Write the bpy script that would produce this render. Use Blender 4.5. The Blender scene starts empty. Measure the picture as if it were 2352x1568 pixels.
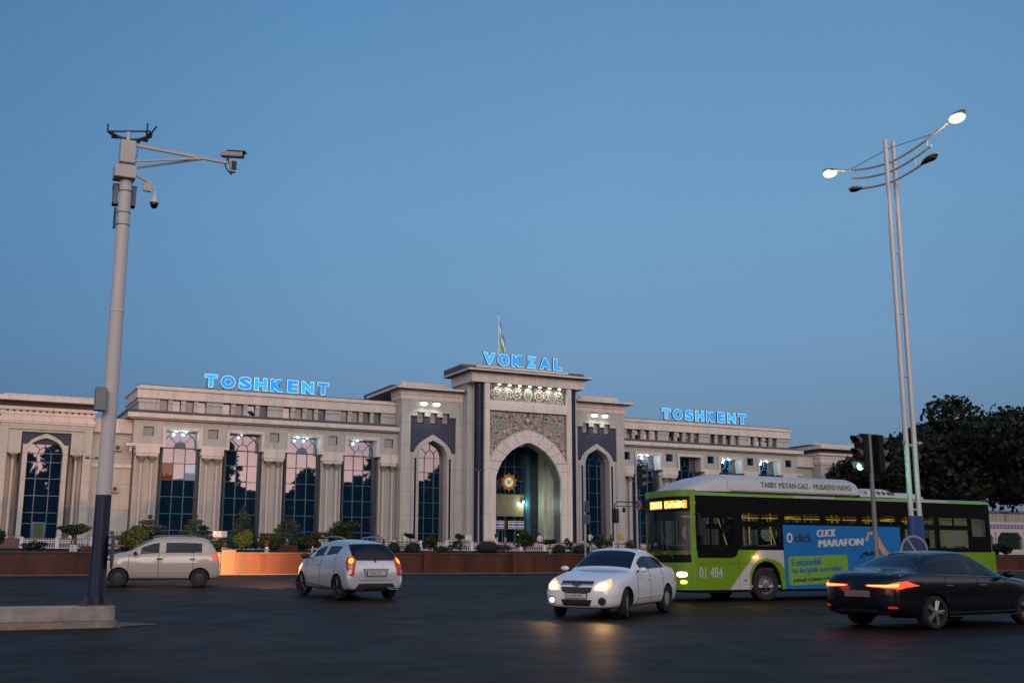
import bpy, bmesh, math, random
from mathutils import Vector, Matrix, noise
from mathutils.bvhtree import BVHTree
from mathutils.geometry import delaunay_2d_cdt
R = math.radians
rnd = random.Random(7)
scene = bpy.context.scene
COL = scene.collection

# ------------------------------------------------------------------ camera
ZC = 1.35
cam_d = bpy.data.cameras.new('camera'); cam = bpy.data.objects.new('camera', cam_d); COL.objects.link(cam)
cam_d.sensor_width = 36.0; cam_d.lens = 2548 / 2352 * 36; cam_d.clip_start = 0.1; cam_d.clip_end = 8000
cam.location = (0, 0, ZC)
cam.rotation_euler = (R(90) + math.atan(508 / 2548), 0, R(-27.11))
scene.camera = cam

# ------------------------------------------------------------------ sky (dusk: blue ahead, pink afterglow behind the viewer)
world = bpy.data.worlds.new('World'); scene.world = world; world.use_nodes = True
nt = world.node_tree; nt.nodes.clear()
def N(t, **k):
    n = nt.nodes.new(t)
    for a, b in k.items(): setattr(n, a, b)
    return n
def L(a, b): nt.links.new(a, b)
def ramp(n, stops):
    el = n.color_ramp.elements
    while len(el) > 1: el.remove(el[-1])
    el[0].position = stops[0][0]; el[0].color = (*stops[0][1], 1)
    for p, c in stops[1:]:
        e = el.new(p); e.color = (*c, 1)
def s2l(r, g, b):
    f = lambda c: ((c / 255 + .055) / 1.055) ** 2.4 if c > 10.3 else c / 255 / 12.92
    return (f(r), f(g), f(b))
tc = N('ShaderNodeTexCoord'); sep = N('ShaderNodeSeparateXYZ'); L(tc.outputs['Generated'], sep.inputs[0])
r1 = N('ShaderNodeValToRGB')
ramp(r1, [(0.0, s2l(102, 123, 143)), (0.05, s2l(100, 126, 151)), (0.11, s2l(106, 138, 169)), (0.19, s2l(112, 151, 189)),
          (0.30, s2l(111, 156, 196)), (0.40, s2l(102, 149, 191)), (0.50, s2l(92, 139, 184)), (0.7, s2l(70, 120, 175)), (1.0, s2l(60, 105, 165))])
L(sep.outputs['Z'], r1.inputs[0])
r2 = N('ShaderNodeValToRGB')
ramp(r2, [(0.0, (1.66, 1.27, 1.10)), (0.08, (1.85, 1.51, 1.37)), (0.25, (1.68, 1.45, 1.41)), (0.5, (1.05, 1.04, 1.14)), (1.0, (.22, .34, .56))])
L(sep.outputs['Z'], r2.inputs[0])
# soft pink clouds behind the viewer
nz = N('ShaderNodeTexNoise'); nz.inputs['Scale'].default_value = 3.2; nz.inputs['Detail'].default_value = 5
mp = N('ShaderNodeMapping'); mp.inputs['Scale'].default_value = (1, 1, 3.5); L(tc.outputs['Generated'], mp.inputs[0]); L(mp.outputs[0], nz.inputs['Vector'])
r3 = N('ShaderNodeValToRGB'); ramp(r3, [(0.35, (.62, .62, .70)), (0.65, (1.15, 1.05, 1.0))]); L(nz.outputs['Fac'], r3.inputs[0])
mul = N('ShaderNodeMix', data_type='RGBA', blend_type='MULTIPLY'); mul.inputs[0].default_value = 1
L(r2.outputs[0], mul.inputs[6]); L(r3.outputs[0], mul.inputs[7])
# azimuth weight: 1 straight behind the viewer
dot = N('ShaderNodeVectorMath', operation='DOT_PRODUCT'); dot.inputs[1].default_value = (-0.2, -0.98, 0); L(tc.outputs['Generated'], dot.inputs[0])
mr = N('ShaderNodeMapRange', interpolation_type='SMOOTHSTEP'); mr.inputs['From Min'].default_value = -0.35; mr.inputs['From Max'].default_value = 0.75
L(dot.outputs['Value'], mr.inputs['Value'])
# dusk sky ahead dims to the sides, most at left, corner vignette painted in
dr = N('ShaderNodeVectorMath', operation='DOT_PRODUCT'); dr.inputs[1].default_value = (.89, -.456, 0); L(tc.outputs['Generated'], dr.inputs[0])
r4 = N('ShaderNodeValToRGB'); ramp(r4, [(0.0, (.45, .52, .6)), (0.29, (.62, .72, .80)), (0.42, (.88, .93, .96)), (0.54, (1, 1, 1)), (0.66, (.98, .98, .98)), (0.72, (.86, .90, .92)), (1.0, (.5, .6, .7))])
ma = N('ShaderNodeMath', operation='MULTIPLY_ADD'); ma.inputs[1].default_value = .5; ma.inputs[2].default_value = .5; L(dr.outputs['Value'], ma.inputs[0]); L(ma.outputs[0], r4.inputs[0])
m4 = N('ShaderNodeMix', data_type='RGBA', blend_type='MULTIPLY'); m4.inputs[0].default_value = 1; L(r1.outputs[0], m4.inputs[6]); L(r4.outputs[0], m4.inputs[7])
mx = N('ShaderNodeMix', data_type='RGBA'); L(mr.outputs[0], mx.inputs[0]); L(m4.outputs[2], mx.inputs[6]); L(mul.outputs[2], mx.inputs[7])
# faint physical dusk sky on top of the afterglow
sky = N('ShaderNodeTexSky', sky_type='NISHITA', sun_disc=False); sky.sun_elevation = R(1.5); sky.sun_rotation = R(190)
bg1 = N('ShaderNodeBackground'); bg1.inputs[1].default_value = 1.0; L(mx.outputs[2], bg1.inputs[0])
bg2 = N('ShaderNodeBackground'); bg2.inputs[1].default_value = 0.004; L(sky.outputs[0], bg2.inputs[0])
ad = N('ShaderNodeAddShader'); L(bg1.outputs[0], ad.inputs[0]); L(bg2.outputs[0], ad.inputs[1])
out = N('ShaderNodeOutputWorld'); L(ad.outputs[0], out.inputs[0])

sun_d = bpy.data.lights.new('sun', 'SUN'); sun = bpy.data.objects.new('sun', sun_d); COL.objects.link(sun)
sun_d.energy = 0.8; sun_d.angle = R(30); sun_d.color = (1, .86, .77)
sun.rotation_euler = (R(71), 0, R(-15))          # low afterglow from behind the viewer
vs = scene.view_settings; vs.view_transform = 'Standard'; vs.look = 'None'; vs.exposure = 0; vs.gamma = 1
scene.cycles.use_denoising = True
scene.cycles.max_bounces = 8; scene.cycles.transparent_max_bounces = 12
scene.cycles.sample_clamp_indirect = 4

# ------------------------------------------------------------------ materials
MATS = {}
def mat(name, col, rough=.6, metal=0, spec=.5, var=0, vscale=3, bump=0, bscale=40, emit=None, es=1, coat=0, stretch=None, dirt=None):
    if name in MATS: return MATS[name]
    m = bpy.data.materials.new(name); m.use_nodes = True; t = m.node_tree; b = t.nodes['Principled BSDF']
    b.inputs['Base Color'].default_value = (*col, 1); b.inputs['Roughness'].default_value = rough; b.inputs['Metallic'].default_value = metal
    b.inputs['Specular IOR Level'].default_value = spec; b.inputs['Coat Weight'].default_value = coat; b.inputs['Coat Roughness'].default_value = .05
    if emit: b.inputs['Emission Color'].default_value = (*emit, 1); b.inputs['Emission Strength'].default_value = es
    g = t.nodes.new('ShaderNodeTexCoord')
    if var:
        n = t.nodes.new('ShaderNodeTexNoise'); n.inputs['Scale'].default_value = vscale; n.inputs['Detail'].default_value = 6; n.inputs['Roughness'].default_value = .65
        src = g.outputs['Object']
        if stretch:
            q = t.nodes.new('ShaderNodeMapping'); q.inputs['Scale'].default_value = stretch; t.links.new(src, q.inputs[0]); src = q.outputs[0]
        t.links.new(src, n.inputs['Vector'])
        r = t.nodes.new('ShaderNodeValToRGB'); r.color_ramp.elements[0].position = .3; r.color_ramp.elements[1].position = .72
        lo = tuple(max(0, c * (1 - var)) for c in col); hi = tuple(min(1, c * (1 + var)) for c in col)
        r.color_ramp.elements[0].color = (*(dirt or lo), 1); r.color_ramp.elements[1].color = (*hi, 1)
        t.links.new(n.outputs['Fac'], r.inputs[0]); t.links.new(r.outputs[0], b.inputs['Base Color'])
    if bump:
        n2 = t.nodes.new('ShaderNodeTexNoise'); n2.inputs['Scale'].default_value = bscale; n2.inputs['Detail'].default_value = 4
        t.links.new(g.outputs['Object'], n2.inputs['Vector'])
        bp = t.nodes.new('ShaderNodeBump'); bp.inputs['Strength'].default_value = bump; bp.inputs['Distance'].default_value = .02
        t.links.new(n2.outputs['Fac'], bp.inputs['Height']); t.links.new(bp.outputs[0], b.inputs['Normal'])
    MATS[name] = m; return m

def panelmat(name, col, pw, ph, joint=.024, var=.06, dark=.30, rough=.42, oz=0, ox=0, streak=.085):
    """facing panels: joints in metres along the wall and up, slight tone change from panel to panel, rain streaks"""
    m = bpy.data.materials.new(name); m.use_nodes = True; t = m.node_tree; b = t.nodes['Principled BSDF']
    g = t.nodes.new('ShaderNodeNewGeometry'); s = t.nodes.new('ShaderNodeSeparateXYZ'); t.links.new(g.outputs['Position'], s.inputs[0])
    a = t.nodes.new('ShaderNodeMath'); a.operation = 'ADD'; t.links.new(s.outputs['X'], a.inputs[0]); t.links.new(s.outputs['Y'], a.inputs[1])
    a2 = t.nodes.new('ShaderNodeMath'); a2.operation = 'ADD'; a2.inputs[1].default_value = ox; t.links.new(a.outputs[0], a2.inputs[0])
    z2 = t.nodes.new('ShaderNodeMath'); z2.operation = 'ADD'; z2.inputs[1].default_value = oz; t.links.new(s.outputs['Z'], z2.inputs[0])
    c = t.nodes.new('ShaderNodeCombineXYZ'); t.links.new(a2.outputs[0], c.inputs[0]); t.links.new(z2.outputs[0], c.inputs[1])
    br = t.nodes.new('ShaderNodeTexBrick'); br.offset = 0; br.squash = 1; br.inputs['Scale'].default_value = 1
    br.inputs['Brick Width'].default_value = pw; br.inputs['Row Height'].default_value = ph; br.inputs['Mortar Size'].default_value = joint / 2
    br.inputs['Mortar Smooth'].default_value = .3; br.inputs['Bias'].default_value = 0
    br.inputs['Color1'].default_value = (*[x * (1 - var) for x in col], 1); br.inputs['Color2'].default_value = (*[min(1, x * (1 + var)) for x in col], 1)
    br.inputs['Mortar'].default_value = (*[x * dark for x in col], 1); t.links.new(c.outputs[0], br.inputs['Vector'])
    n = t.nodes.new('ShaderNodeTexNoise'); n.inputs['Scale'].default_value = 1.0; n.inputs['Detail'].default_value = 6
    q = t.nodes.new('ShaderNodeMapping'); q.inputs['Scale'].default_value = (2.2, 2.2, .35); t.links.new(g.outputs['Position'], q.inputs[0]); t.links.new(q.outputs[0], n.inputs['Vector'])
    r = t.nodes.new('ShaderNodeValToRGB'); r.color_ramp.elements[0].position = .35; r.color_ramp.elements[1].position = .6
    r.color_ramp.elements[0].color = (1 - streak * 1.6, 1 - streak * 1.6, 1 - streak * 1.7, 1); r.color_ramp.elements[1].color = (1, 1, 1, 1)
    t.links.new(n.outputs['Fac'], r.inputs[0])
    mu = t.nodes.new('ShaderNodeMix'); mu.data_type = 'RGBA'; mu.blend_type = 'MULTIPLY'; mu.inputs[0].default_value = 1
    t.links.new(br.outputs['Color'], mu.inputs[6]); t.links.new(r.outputs[0], mu.inputs[7]); t.links.new(mu.outputs[2], b.inputs['Base Color'])
    b.inputs['Roughness'].default_value = rough
    MATS[name] = m; return m

def glassmat(name, dcol, gcol=(.8, .82, .86), fac=.62, rough=.015, transp=0, wob=.0):
    m = bpy.data.materials.new(name); m.use_nodes = True; t = m.node_tree; t.nodes.clear()
    d = t.nodes.new('ShaderNodeBsdfDiffuse'); d.inputs[0].default_value = (*dcol, 1)
    g = t.nodes.new('ShaderNodeBsdfAnisotropic'); g.inputs['Color'].default_value = (*gcol, 1); g.inputs['Roughness'].default_value = rough
    mxs = t.nodes.new('ShaderNodeMixShader'); mxs.inputs[0].default_value = fac
    base = d.outputs[0]
    if transp:
        tr = t.nodes.new('ShaderNodeBsdfTransparent'); tr.inputs[0].default_value = (.75, .8, .8, 1)
        m0 = t.nodes.new('ShaderNodeMixShader'); m0.inputs[0].default_value = transp; t.links.new(d.outputs[0], m0.inputs[1]); t.links.new(tr.outputs[0], m0.inputs[2]); base = m0.outputs[0]
    ge = t.nodes.new('ShaderNodeNewGeometry'); dp_ = t.nodes.new('ShaderNodeVectorMath'); dp_.operation = 'DOT_PRODUCT'; t.links.new(ge.outputs['Normal'], dp_.inputs[0]); t.links.new(ge.outputs['Incoming'], dp_.inputs[1])
    ab = t.nodes.new('ShaderNodeMath'); ab.operation = 'ABSOLUTE'; t.links.new(dp_.outputs['Value'], ab.inputs[0])
    su = t.nodes.new('ShaderNodeMath'); su.operation = 'SUBTRACT'; su.inputs[0].default_value = 1; t.links.new(ab.outputs[0], su.inputs[1])
    po = t.nodes.new('ShaderNodeMath'); po.operation = 'POWER'; po.inputs[1].default_value = 5; t.links.new(su.outputs[0], po.inputs[0])
    mm = t.nodes.new('ShaderNodeMapRange'); mm.inputs['To Min'].default_value = fac; mm.inputs['To Max'].default_value = 1; t.links.new(po.outputs[0], mm.inputs['Value'])
    t.links.new(mm.outputs[0], mxs.inputs[0]); t.links.new(base, mxs.inputs[1]); t.links.new(g.outputs[0], mxs.inputs[2])
    if wob:
        n = t.nodes.new('ShaderNodeTexNoise'); n.inputs['Scale'].default_value = .6; gg = t.nodes.new('ShaderNodeNewGeometry'); t.links.new(gg.outputs['Position'], n.inputs['Vector'])
        bp = t.nodes.new('ShaderNodeBump'); bp.inputs['Strength'].default_value = wob; bp.inputs['Distance'].default_value = .05
        t.links.new(n.outputs['Fac'], bp.inputs['Height']); t.links.new(bp.outputs[0], g.inputs['Normal'])
    o = t.nodes.new('ShaderNodeOutputMaterial'); t.links.new(mxs.outputs[0], o.inputs[0]); MATS[name] = m; return m
def emat(name, col, s=1):
    if name in MATS: return MATS[name]
    m = bpy.data.materials.new(name); m.use_nodes = True; t = m.node_tree; t.nodes.clear()
    e = t.nodes.new('ShaderNodeEmission'); e.inputs[0].default_value = (*col, 1); e.inputs[1].default_value = s
    o = t.nodes.new('ShaderNodeOutputMaterial'); t.links.new(e.outputs[0], o.inputs[0]); MATS[name] = m; return m

BEIGE = (.39, .388, .365); TRIM = (.60, .535, .49)  # wall darkened as recess shade, trim pinked as sunset glow, both in the colour
M_wall = panelmat('wall_panels', BEIGE, 400, 2.17, oz=-5.72 + 400 * 2.17, var=.03)
M_band = panelmat('band_panels', TRIM, 1.37, 400, oz=20, var=.05)
M_wall2 = panelmat('wall_panels_upright', BEIGE, 1.37, 400, oz=20, var=.03)
M_arch = panelmat('portal_panels', (.60, .545, .505), 400, 2.5, oz=-.9 + 100, var=.02)
M_port = panelmat('portal_beam_panels', (.60, .545, .505), 1.66, 400, oz=20, var=.02)
M_roof = mat('roof_metal', (.095, .092, .088), .6, .1, var=.3, vscale=1.5)
M_soffit = mat('soffit', (.07, .065, .065), .8)
M_navy = panelmat('navy_panels', (.008, .012, .036), 400, 2.22, dark=5, joint=.03, rough=.3, oz=50); M_navy.node_tree.nodes['Principled BSDF'].inputs['Specular IOR Level'].default_value = .2
M_dark = mat('dark_blue_panels', (.040, .045, .074), .6, spec=.2, var=.08, vscale=.8)
M_plinth = mat('red_granite', (.085, .038, .032), .4, var=.25, vscale=6)
M_teal = mat('window_frame_blue', (.02, .085, .13), .4)
M_glass = glassmat('station_glass', (.004, .018, .040), (.88, .76, .80), .31, wob=.03)  # pink of the mirrored afterglow is put into the gloss tint
M_glass2 = glassmat('station_glass_dark', (.003, .012, .026), (.7, .72, .8), .09, wob=.04)
M_cur = glassmat('curtained_glass', (.11, .095, .085), (.8, .76, .78), .13)
M_ora = glassmat('orange_curtain_glass', (.16, .045, .014), (.8, .7, .6), .08)
M_ltb = glassmat('pale_blind_glass', (.24, .34, .5), (.8, .8, .9), .2)
M_black = mat('black', (.006, .006, .008), .5)
M_cap = mat('capital_stone', (.21, .19, .175), .6)
M_col = mat('column_stone', (.44, .38, .345), .45)
M_tan = mat('ornament_ground', (.10, .085, .078), .8, var=.8, vscale=7)
M_orn = mat('ornament_relief', (.52, .45, .38), .6)
M_ornt = mat('ornament_teal', (.15, .19, .175), .6)

# ------------------------------------------------------------------ mesh helper
class MB:
    def __init__(s, dx=0): s.v = []; s.f = []; s.m = []; s.dx = dx
    def add(s, vs, fs, m=0):
        o = len(s.v); s.v += [(a[0] + s.dx, a[1], a[2]) for a in vs]
        s.f += [tuple(i + o for i in f) for f in fs]; s.m += [m] * len(fs)
    def box(s, x0, x1, y0, y1, z0, z1, m=0):
        if x0 > x1: x0, x1 = x1, x0
        if y0 > y1: y0, y1 = y1, y0
        v = [(x, y, z) for z in (z0, z1) for y in (y0, y1) for x in (x0, x1)]
        s.add(v, [(0, 2, 3, 1), (4, 5, 7, 6), (0, 1, 5, 4), (2, 6, 7, 3), (0, 4, 6, 2), (1, 3, 7, 5)], m)
    def prism(s, poly, a, b, axis='y', m=0, caps=True):
        P = {'y': lambda p, t: (p[0], t, p[1]), 'x': lambda p, t: (t, p[0], p[1]), 'z': lambda p, t: (p[0], p[1], t)}[axis]
        n = len(poly); v = [P(p, a) for p in poly] + [P(p, b) for p in poly]
        f = [(i, (i + 1) % n, n + (i + 1) % n, n + i) for i in range(n)]
        if caps: f += [tuple(range(n))[::-1], tuple(range(n, 2 * n))]
        s.add(v, f, m)
    def strip(s, A, B, m=0, close=False):
        n = len(A); v = list(A) + list(B)
        s.add(v, [(i, (i + 1) % n, n + (i + 1) % n, n + i) for i in range(n if close else n - 1)], m)
    def band(s, A, B, y0, y1, m=0):
        """solid between two open XZ polylines A (outer) and B (inner) from y0 to y1"""
        f = lambda P, y: [(p[0], y, p[1]) for p in P]
        s.strip(f(A, y0), f(B, y0), m); s.strip(f(B, y1), f(A, y1), m); s.strip(f(B, y0), f(B, y1), m); s.strip(f(A, y1), f(A, y0), m)
    def tube(s, pts, r, n=8, m=0, cap=True, r2=None):
        pts = [Vector(p) for p in pts]; rings = []; k = len(pts)
        up = None
        for i, p in enumerate(pts):
            d = (pts[min(i + 1, k - 1)] - pts[max(i - 1, 0)]).normalized()
            if up is None: up = Vector((0, 0, 1)) if abs(d.z) < .9 else Vector((0, 1, 0))
            a = d.cross(up).normalized(); b = a.cross(d).normalized(); up = b
            rr = r if r2 is None else r + (r2 - r) * i / (k - 1)
            rings.append([p + (a * math.cos(t) + b * math.sin(t)) * rr for t in [2 * math.pi * j / n for j in range(n)]])
        v = [tuple(q) for ring in rings for q in ring]
        f = [(i * n + j, i * n + (j + 1) % n, (i + 1) * n + (j + 1) % n, (i + 1) * n + j) for i in range(k - 1) for j in range(n)]
        if cap: f += [tuple(range(n))[::-1], tuple(range((k - 1) * n, k * n))]
        s.add(v, f, m)
    def cyl(s, p0, p1, r0, r1=None, n=16, m=0): s.tube([p0, p1], r0, n, m, True, r1 if r1 is not None else r0)
    def lathe(s, c, prof, n=16, axis='z', m=0, cap=True):
        v = []
        for r, h in prof:
            for j in range(n):
                t = 2 * math.pi * j / n; a, b = r * math.cos(t), r * math.sin(t)
                v.append({'z': (c[0] + a, c[1] + b, c[2] + h), 'y': (c[0] + a, c[1] + h, c[2] + b), 'x': (c[0] + h, c[1] + a, c[2] + b)}[axis])
        k = len(prof)
        f = [(i * n + j, i * n + (j + 1) % n, (i + 1) * n + (j + 1) % n, (i + 1) * n + j) for i in range(k - 1) for j in range(n)]
        if cap: f += [tuple(range(n))[::-1], tuple(range((k - 1) * n, k * n))]
        s.add(v, f, m)
    def ell(s, c, rx, ry, rz, n=12, k=8, m=0):
        prof = [(math.sin(math.pi * i / k), -math.cos(math.pi * i / k)) for i in range(k + 1)]
        v = [(c[0] + rx * a * math.cos(2 * math.pi * j / n), c[1] + ry * a * math.sin(2 * math.pi * j / n), c[2] + rz * b) for a, b in prof for j in range(n)]
        s.add(v, [(i * n + j, i * n + (j + 1) % n, (i + 1) * n + (j + 1) % n, (i + 1) * n + j) for i in range(k) for j in range(n)], m)
    def xf(s, M): s.v = [tuple(M @ Vector(p)) for p in s.v]; return s
    def build(s, name, mats, parent=None, smooth=False, bevel=0, recalc=True, ang=35):
        me = bpy.data.meshes.new(name); me.from_pydata(s.v, [], s.f)
        if not isinstance(mats, (list, tuple)): mats = [mats]
        for m in mats: me.materials.append(m)
        if len(mats) > 1: me.polygons.foreach_set('material_index', s.m)
        if recalc:
            bm = bmesh.new(); bm.from_mesh(me); bmesh.ops.remove_doubles(bm, verts=bm.verts, dist=1e-5); bmesh.ops.recalc_face_normals(bm, faces=bm.faces); bm.to_mesh(me); bm.free()
        o = bpy.data.objects.new(name, me); COL.objects.link(o)
        if parent: adopt(o, parent)
        if smooth: me.shade_smooth(); me.set_sharp_from_angle(angle=R(ang))
        if bevel:
            b = o.modifiers.new('bevel', 'BEVEL'); b.width = bevel; b.segments = 2; b.limit_method = 'ANGLE'
        return o
def adopt(o, p):
    """parent built in world coordinates keeps its place; vehicles are built around the origin"""
    o.parent = p
    if p.type == 'EMPTY' and p.parent is None and not p.get('local'): o.matrix_parent_inverse = Matrix.Translation(p.location).inverted()
def empty(name, loc, label=None, cat=None, group=None, local=False):
    o = bpy.data.objects.new(name, None); COL.objects.link(o); o.location = loc; o.empty_display_size = .3
    if local: o['local'] = 1
    return tag(o, label, cat, group)
def tag(o, label=None, cat=None, group=None, kind=None):
    if label: o['label'] = label
    if cat: o['category'] = cat
    if group: o['group'] = group
    if kind: o['kind'] = kind
    return o
def copy_tree(o, parent=None):
    c = o.copy(); COL.objects.link(c)
    if parent: c.parent = parent; c.matrix_parent_inverse = o.matrix_parent_inverse.copy()
    for ch in [x for x in bpy.data.objects if x.parent == o and x.name in scene.objects]: copy_tree(ch, c)
    return c
def lamp(name, kind, loc, energy, col, parent=None, radius=.1, rot=None, spot=None, blend=.5):
    d = bpy.data.lights.new(name, kind); d.energy = energy; d.color = col
    if kind in ('POINT', 'SPOT'): d.shadow_soft_size = radius
    if kind == 'SPOT': d.spot_size = R(spot); d.spot_blend = blend
    o = bpy.data.objects.new(name, d); COL.objects.link(o); o.location = loc
    if rot: o.rotation_euler = rot
    if parent: adopt(o, parent)
    return o
def aim(v):
    return Vector(v).to_track_quat('-Z', 'Y').to_euler()

TXT = {}
def text_verts(body, offset=0.0, extrude=0.0):
    """a text as mesh data (verts, faces) lying in XZ facing -Y"""
    key = (body, offset, extrude)
    if key in TXT: return TXT[key]
    c = bpy.data.curves.new('t', 'FONT'); c.body = body; c.size = 1; c.offset = offset; c.extrude = extrude; c.resolution_u = 4
    o = bpy.data.objects.new('t', c); COL.objects.link(o)
    dg = bpy.context.evaluated_depsgraph_get(); dg.update()
    me = o.evaluated_get(dg).to_mesh()
    v = [(p.co.x, -p.co.z, p.co.y) for p in me.vertices]; f = [tuple(p.vertices) for p in me.polygons]
    o.evaluated_get(dg).to_mesh_clear(); bpy.data.objects.remove(o); bpy.data.curves.remove(c)
    TXT[key] = (v, f); return v, f
def put_text(mb, body, x0, x1, z0, z1, y, offset=.0, extrude=0.0, m=0, shear=0, ref=None):
    """fit a text into a box on the plane Y=y"""
    v, f = text_verts(body, offset, extrude)
    rv = text_verts(body, ref, 0)[0] if ref is not None else v
    ax = min(p[0] for p in rv); bx = max(p[0] for p in rv); az = min(p[2] for p in rv); bz = max(p[2] for p in rv)
    sx = (x1 - x0) / (bx - ax); sz = (z1 - z0) / (bz - az)
    mb.add([(x0 + (p[0] - ax) * sx + shear * (p[2] - az) * sz, y + p[1], z0 + (p[2] - az) * sz) for p in v], f, m)

# ------------------------------------------------------------------ ground, road, plaza
PR = [(-200, 1.5), (-20, 1.5), (0, 1.35), (8.5, 1.24), (19.5, 1.12), (22.5, 1.06), (27.9, .90), (35.7, .69), (41, .52), (43.9, .46), (300, .46)]
def gz(Y):
    for (a, b), (c, d) in zip(PR, PR[1:]):
        if a <= Y <= c: return ZC - (b + (d - b) * (Y - a) / (c - a))
    return ZC - .46
def roadmat():
    m = bpy.data.materials.new('asphalt'); m.use_nodes = True; t = m.node_tree; b = t.nodes['Principled BSDF']
    g = t.nodes.new('ShaderNodeNewGeometry')
    def nz(scale, det, st=(1, 1, 1)):
        q = t.nodes.new('ShaderNodeMapping'); q.inputs['Scale'].default_value = st; t.links.new(g.outputs['Position'], q.inputs[0])
        n = t.nodes.new('ShaderNodeTexNoise'); n.inputs['Scale'].default_value = scale; n.inputs['Detail'].default_value = det; t.links.new(q.outputs[0], n.inputs['Vector']); return n
    n1 = nz(.30, 8); n2 = nz(60, 2); n3 = nz(1.2, 6)
    r = t.nodes.new('ShaderNodeValToRGB'); r.color_ramp.elements[0].position = .32; r.color_ramp.elements[1].position = .7
    r.color_ramp.elements[0].color = (.0105, .0066, .0031, 1); r.color_ramp.elements[1].color = (.0260, .0162, .0078, 1); t.links.new(n1.outputs['Fac'], r.inputs[0])
    r2 = t.nodes.new('ShaderNodeValToRGB'); r2.color_ramp.elements[0].position = .3; r2.color_ramp.elements[1].position = .75
    r2.color_ramp.elements[0].color = (.55, .55, .55, 1); r2.color_ramp.elements[1].color = (1.5, 1.5, 1.5, 1); t.links.new(n2.outputs['Fac'], r2.inputs[0])
    mu = t.nodes.new('ShaderNodeMix'); mu.data_type = 'RGBA'; mu.blend_type = 'MULTIPLY'; mu.inputs[0].default_value = .8
    t.links.new(r.outputs[0], mu.inputs[6]); t.links.new(r2.outputs[0], mu.inputs[7])
    # tarred cracks
    q = t.nodes.new('ShaderNodeMapping'); q.inputs['Scale'].default_value = (.16, .42, 1); t.links.new(g.outputs['Position'], q.inputs[0])
    vo = t.nodes.new('ShaderNodeTexVoronoi'); vo.feature = 'DISTANCE_TO_EDGE'; vo.inputs['Scale'].default_value = 1
    dn = t.nodes.new('ShaderNodeTexNoise'); dn.inputs['Scale'].default_value = 2; dn.inputs['Detail'].default_value = 5; t.links.new(q.outputs[0], dn.inputs['Vector'])
    mm = t.nodes.new('ShaderNodeMix'); mm.data_type = 'VECTOR'; mm.inputs[0].default_value = .25; t.links.new(q.outputs[0], mm.inputs[4]); t.links.new(dn.outputs['Color'], mm.inputs[5]); t.links.new(mm.outputs[1], vo.inputs['Vector'])
    cr = t.nodes.new('ShaderNodeValToRGB'); cr.color_ramp.elements[0].position = 0; cr.color_ramp.elements[1].position = .016
    cr.color_ramp.elements[0].color = (.35, .35, .35, 1); cr.color_ramp.elements[1].color = (1, 1, 1, 1); t.links.new(vo.outputs['Distance'], cr.inputs[0])
    m3 = t.nodes.new('ShaderNodeMix'); m3.data_type = 'RGBA'; m3.blend_type = 'MULTIPLY'; m3.inputs[0].default_value = 1
    t.links.new(mu.outputs[2], m3.inputs[6]); t.links.new(cr.outputs[0], m3.inputs[7]); n4 = nz(1, 4, (.06, .9, 1)); r5 = t.nodes.new('ShaderNodeValToRGB'); r5.color_ramp.elements[0].position = .38; r5.color_ramp.elements[1].position = .62
    r5.color_ramp.elements[0].color = (.72, .72, .72, 1); r5.color_ramp.elements[1].color = (1.25, 1.25, 1.25, 1); t.links.new(n4.outputs['Fac'], r5.inputs[0])
    m5 = t.nodes.new('ShaderNodeMix'); m5.data_type = 'RGBA'; m5.blend_type = 'MULTIPLY'; m5.inputs[0].default_value = 1; t.links.new(m3.outputs[2], m5.inputs[6]); t.links.new(r5.outputs[0], m5.inputs[7])
    v2 = t.nodes.new('ShaderNodeTexVoronoi'); v2.feature = 'F1'; v2.distance = 'CHEBYCHEV'; v2.inputs['Scale'].default_value = .11; t.links.new(g.outputs['Position'], v2.inputs['Vector'])
    sx_ = t.nodes.new('ShaderNodeSeparateColor'); t.links.new(v2.outputs['Color'], sx_.inputs[0]); r6 = t.nodes.new('ShaderNodeValToRGB'); r6.color_ramp.interpolation = 'CONSTANT'
    r6.color_ramp.elements[0].color = (1, 1, 1, 1); r6.color_ramp.elements[1].position = .74; r6.color_ramp.elements[1].color = (.66, .66, .68, 1); t.links.new(sx_.outputs[0], r6.inputs[0])
    m6 = t.nodes.new('ShaderNodeMix'); m6.data_type = 'RGBA'; m6.blend_type = 'MULTIPLY'; m6.inputs[0].default_value = 1; t.links.new(m5.outputs[2], m6.inputs[6]); t.links.new(r6.outputs[0], m6.inputs[7])
    t.links.new(m6.outputs[2], b.inputs['Base Color'])
    rr = t.nodes.new('ShaderNodeMapRange'); rr.inputs['To Min'].default_value = .42; rr.inputs['To Max'].default_value = .72; t.links.new(n3.outputs['Fac'], rr.inputs['Value']); t.links.new(rr.outputs[0], b.inputs['Roughness'])
    b.inputs['Specular IOR Level'].default_value = .09
    bp = t.nodes.new('ShaderNodeBump'); bp.inputs['Strength'].default_value = .35; bp.inputs['Distance'].default_value = .008; t.links.new(n2.outputs['Fac'], bp.inputs['Height']); t.links.new(bp.outputs[0], b.inputs['Normal'])
    return m
M_road = roadmat()
b = MB(); ys = [-260, -60, -20, -10, 0, 4, 8.5, 12, 16, 19.5, 21, 22.5, 25, 27.9, 31, 35.7, 38, 41, 43.9, 44.3]; xs = [-400, -100, -20, 0, 10, 20, 30, 40, 60, 100, 400]
b.add([(x, y, gz(y)) for y in ys for x in xs], [(j * 11 + i, j * 11 + i + 1, (j + 1) * 11 + i + 1, (j + 1) * 11 + i) for j in range(len(ys) - 1) for i in range(10)])
tag(b.build('road', M_road, smooth=True, recalc=False, ang=80), 'dark worn asphalt of the wide junction in front of the station', kind='structure')
zp = lambda Y: 1.72 + .58 * min(max((Y - 44.5) / 38.5, 0), 1)
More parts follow.
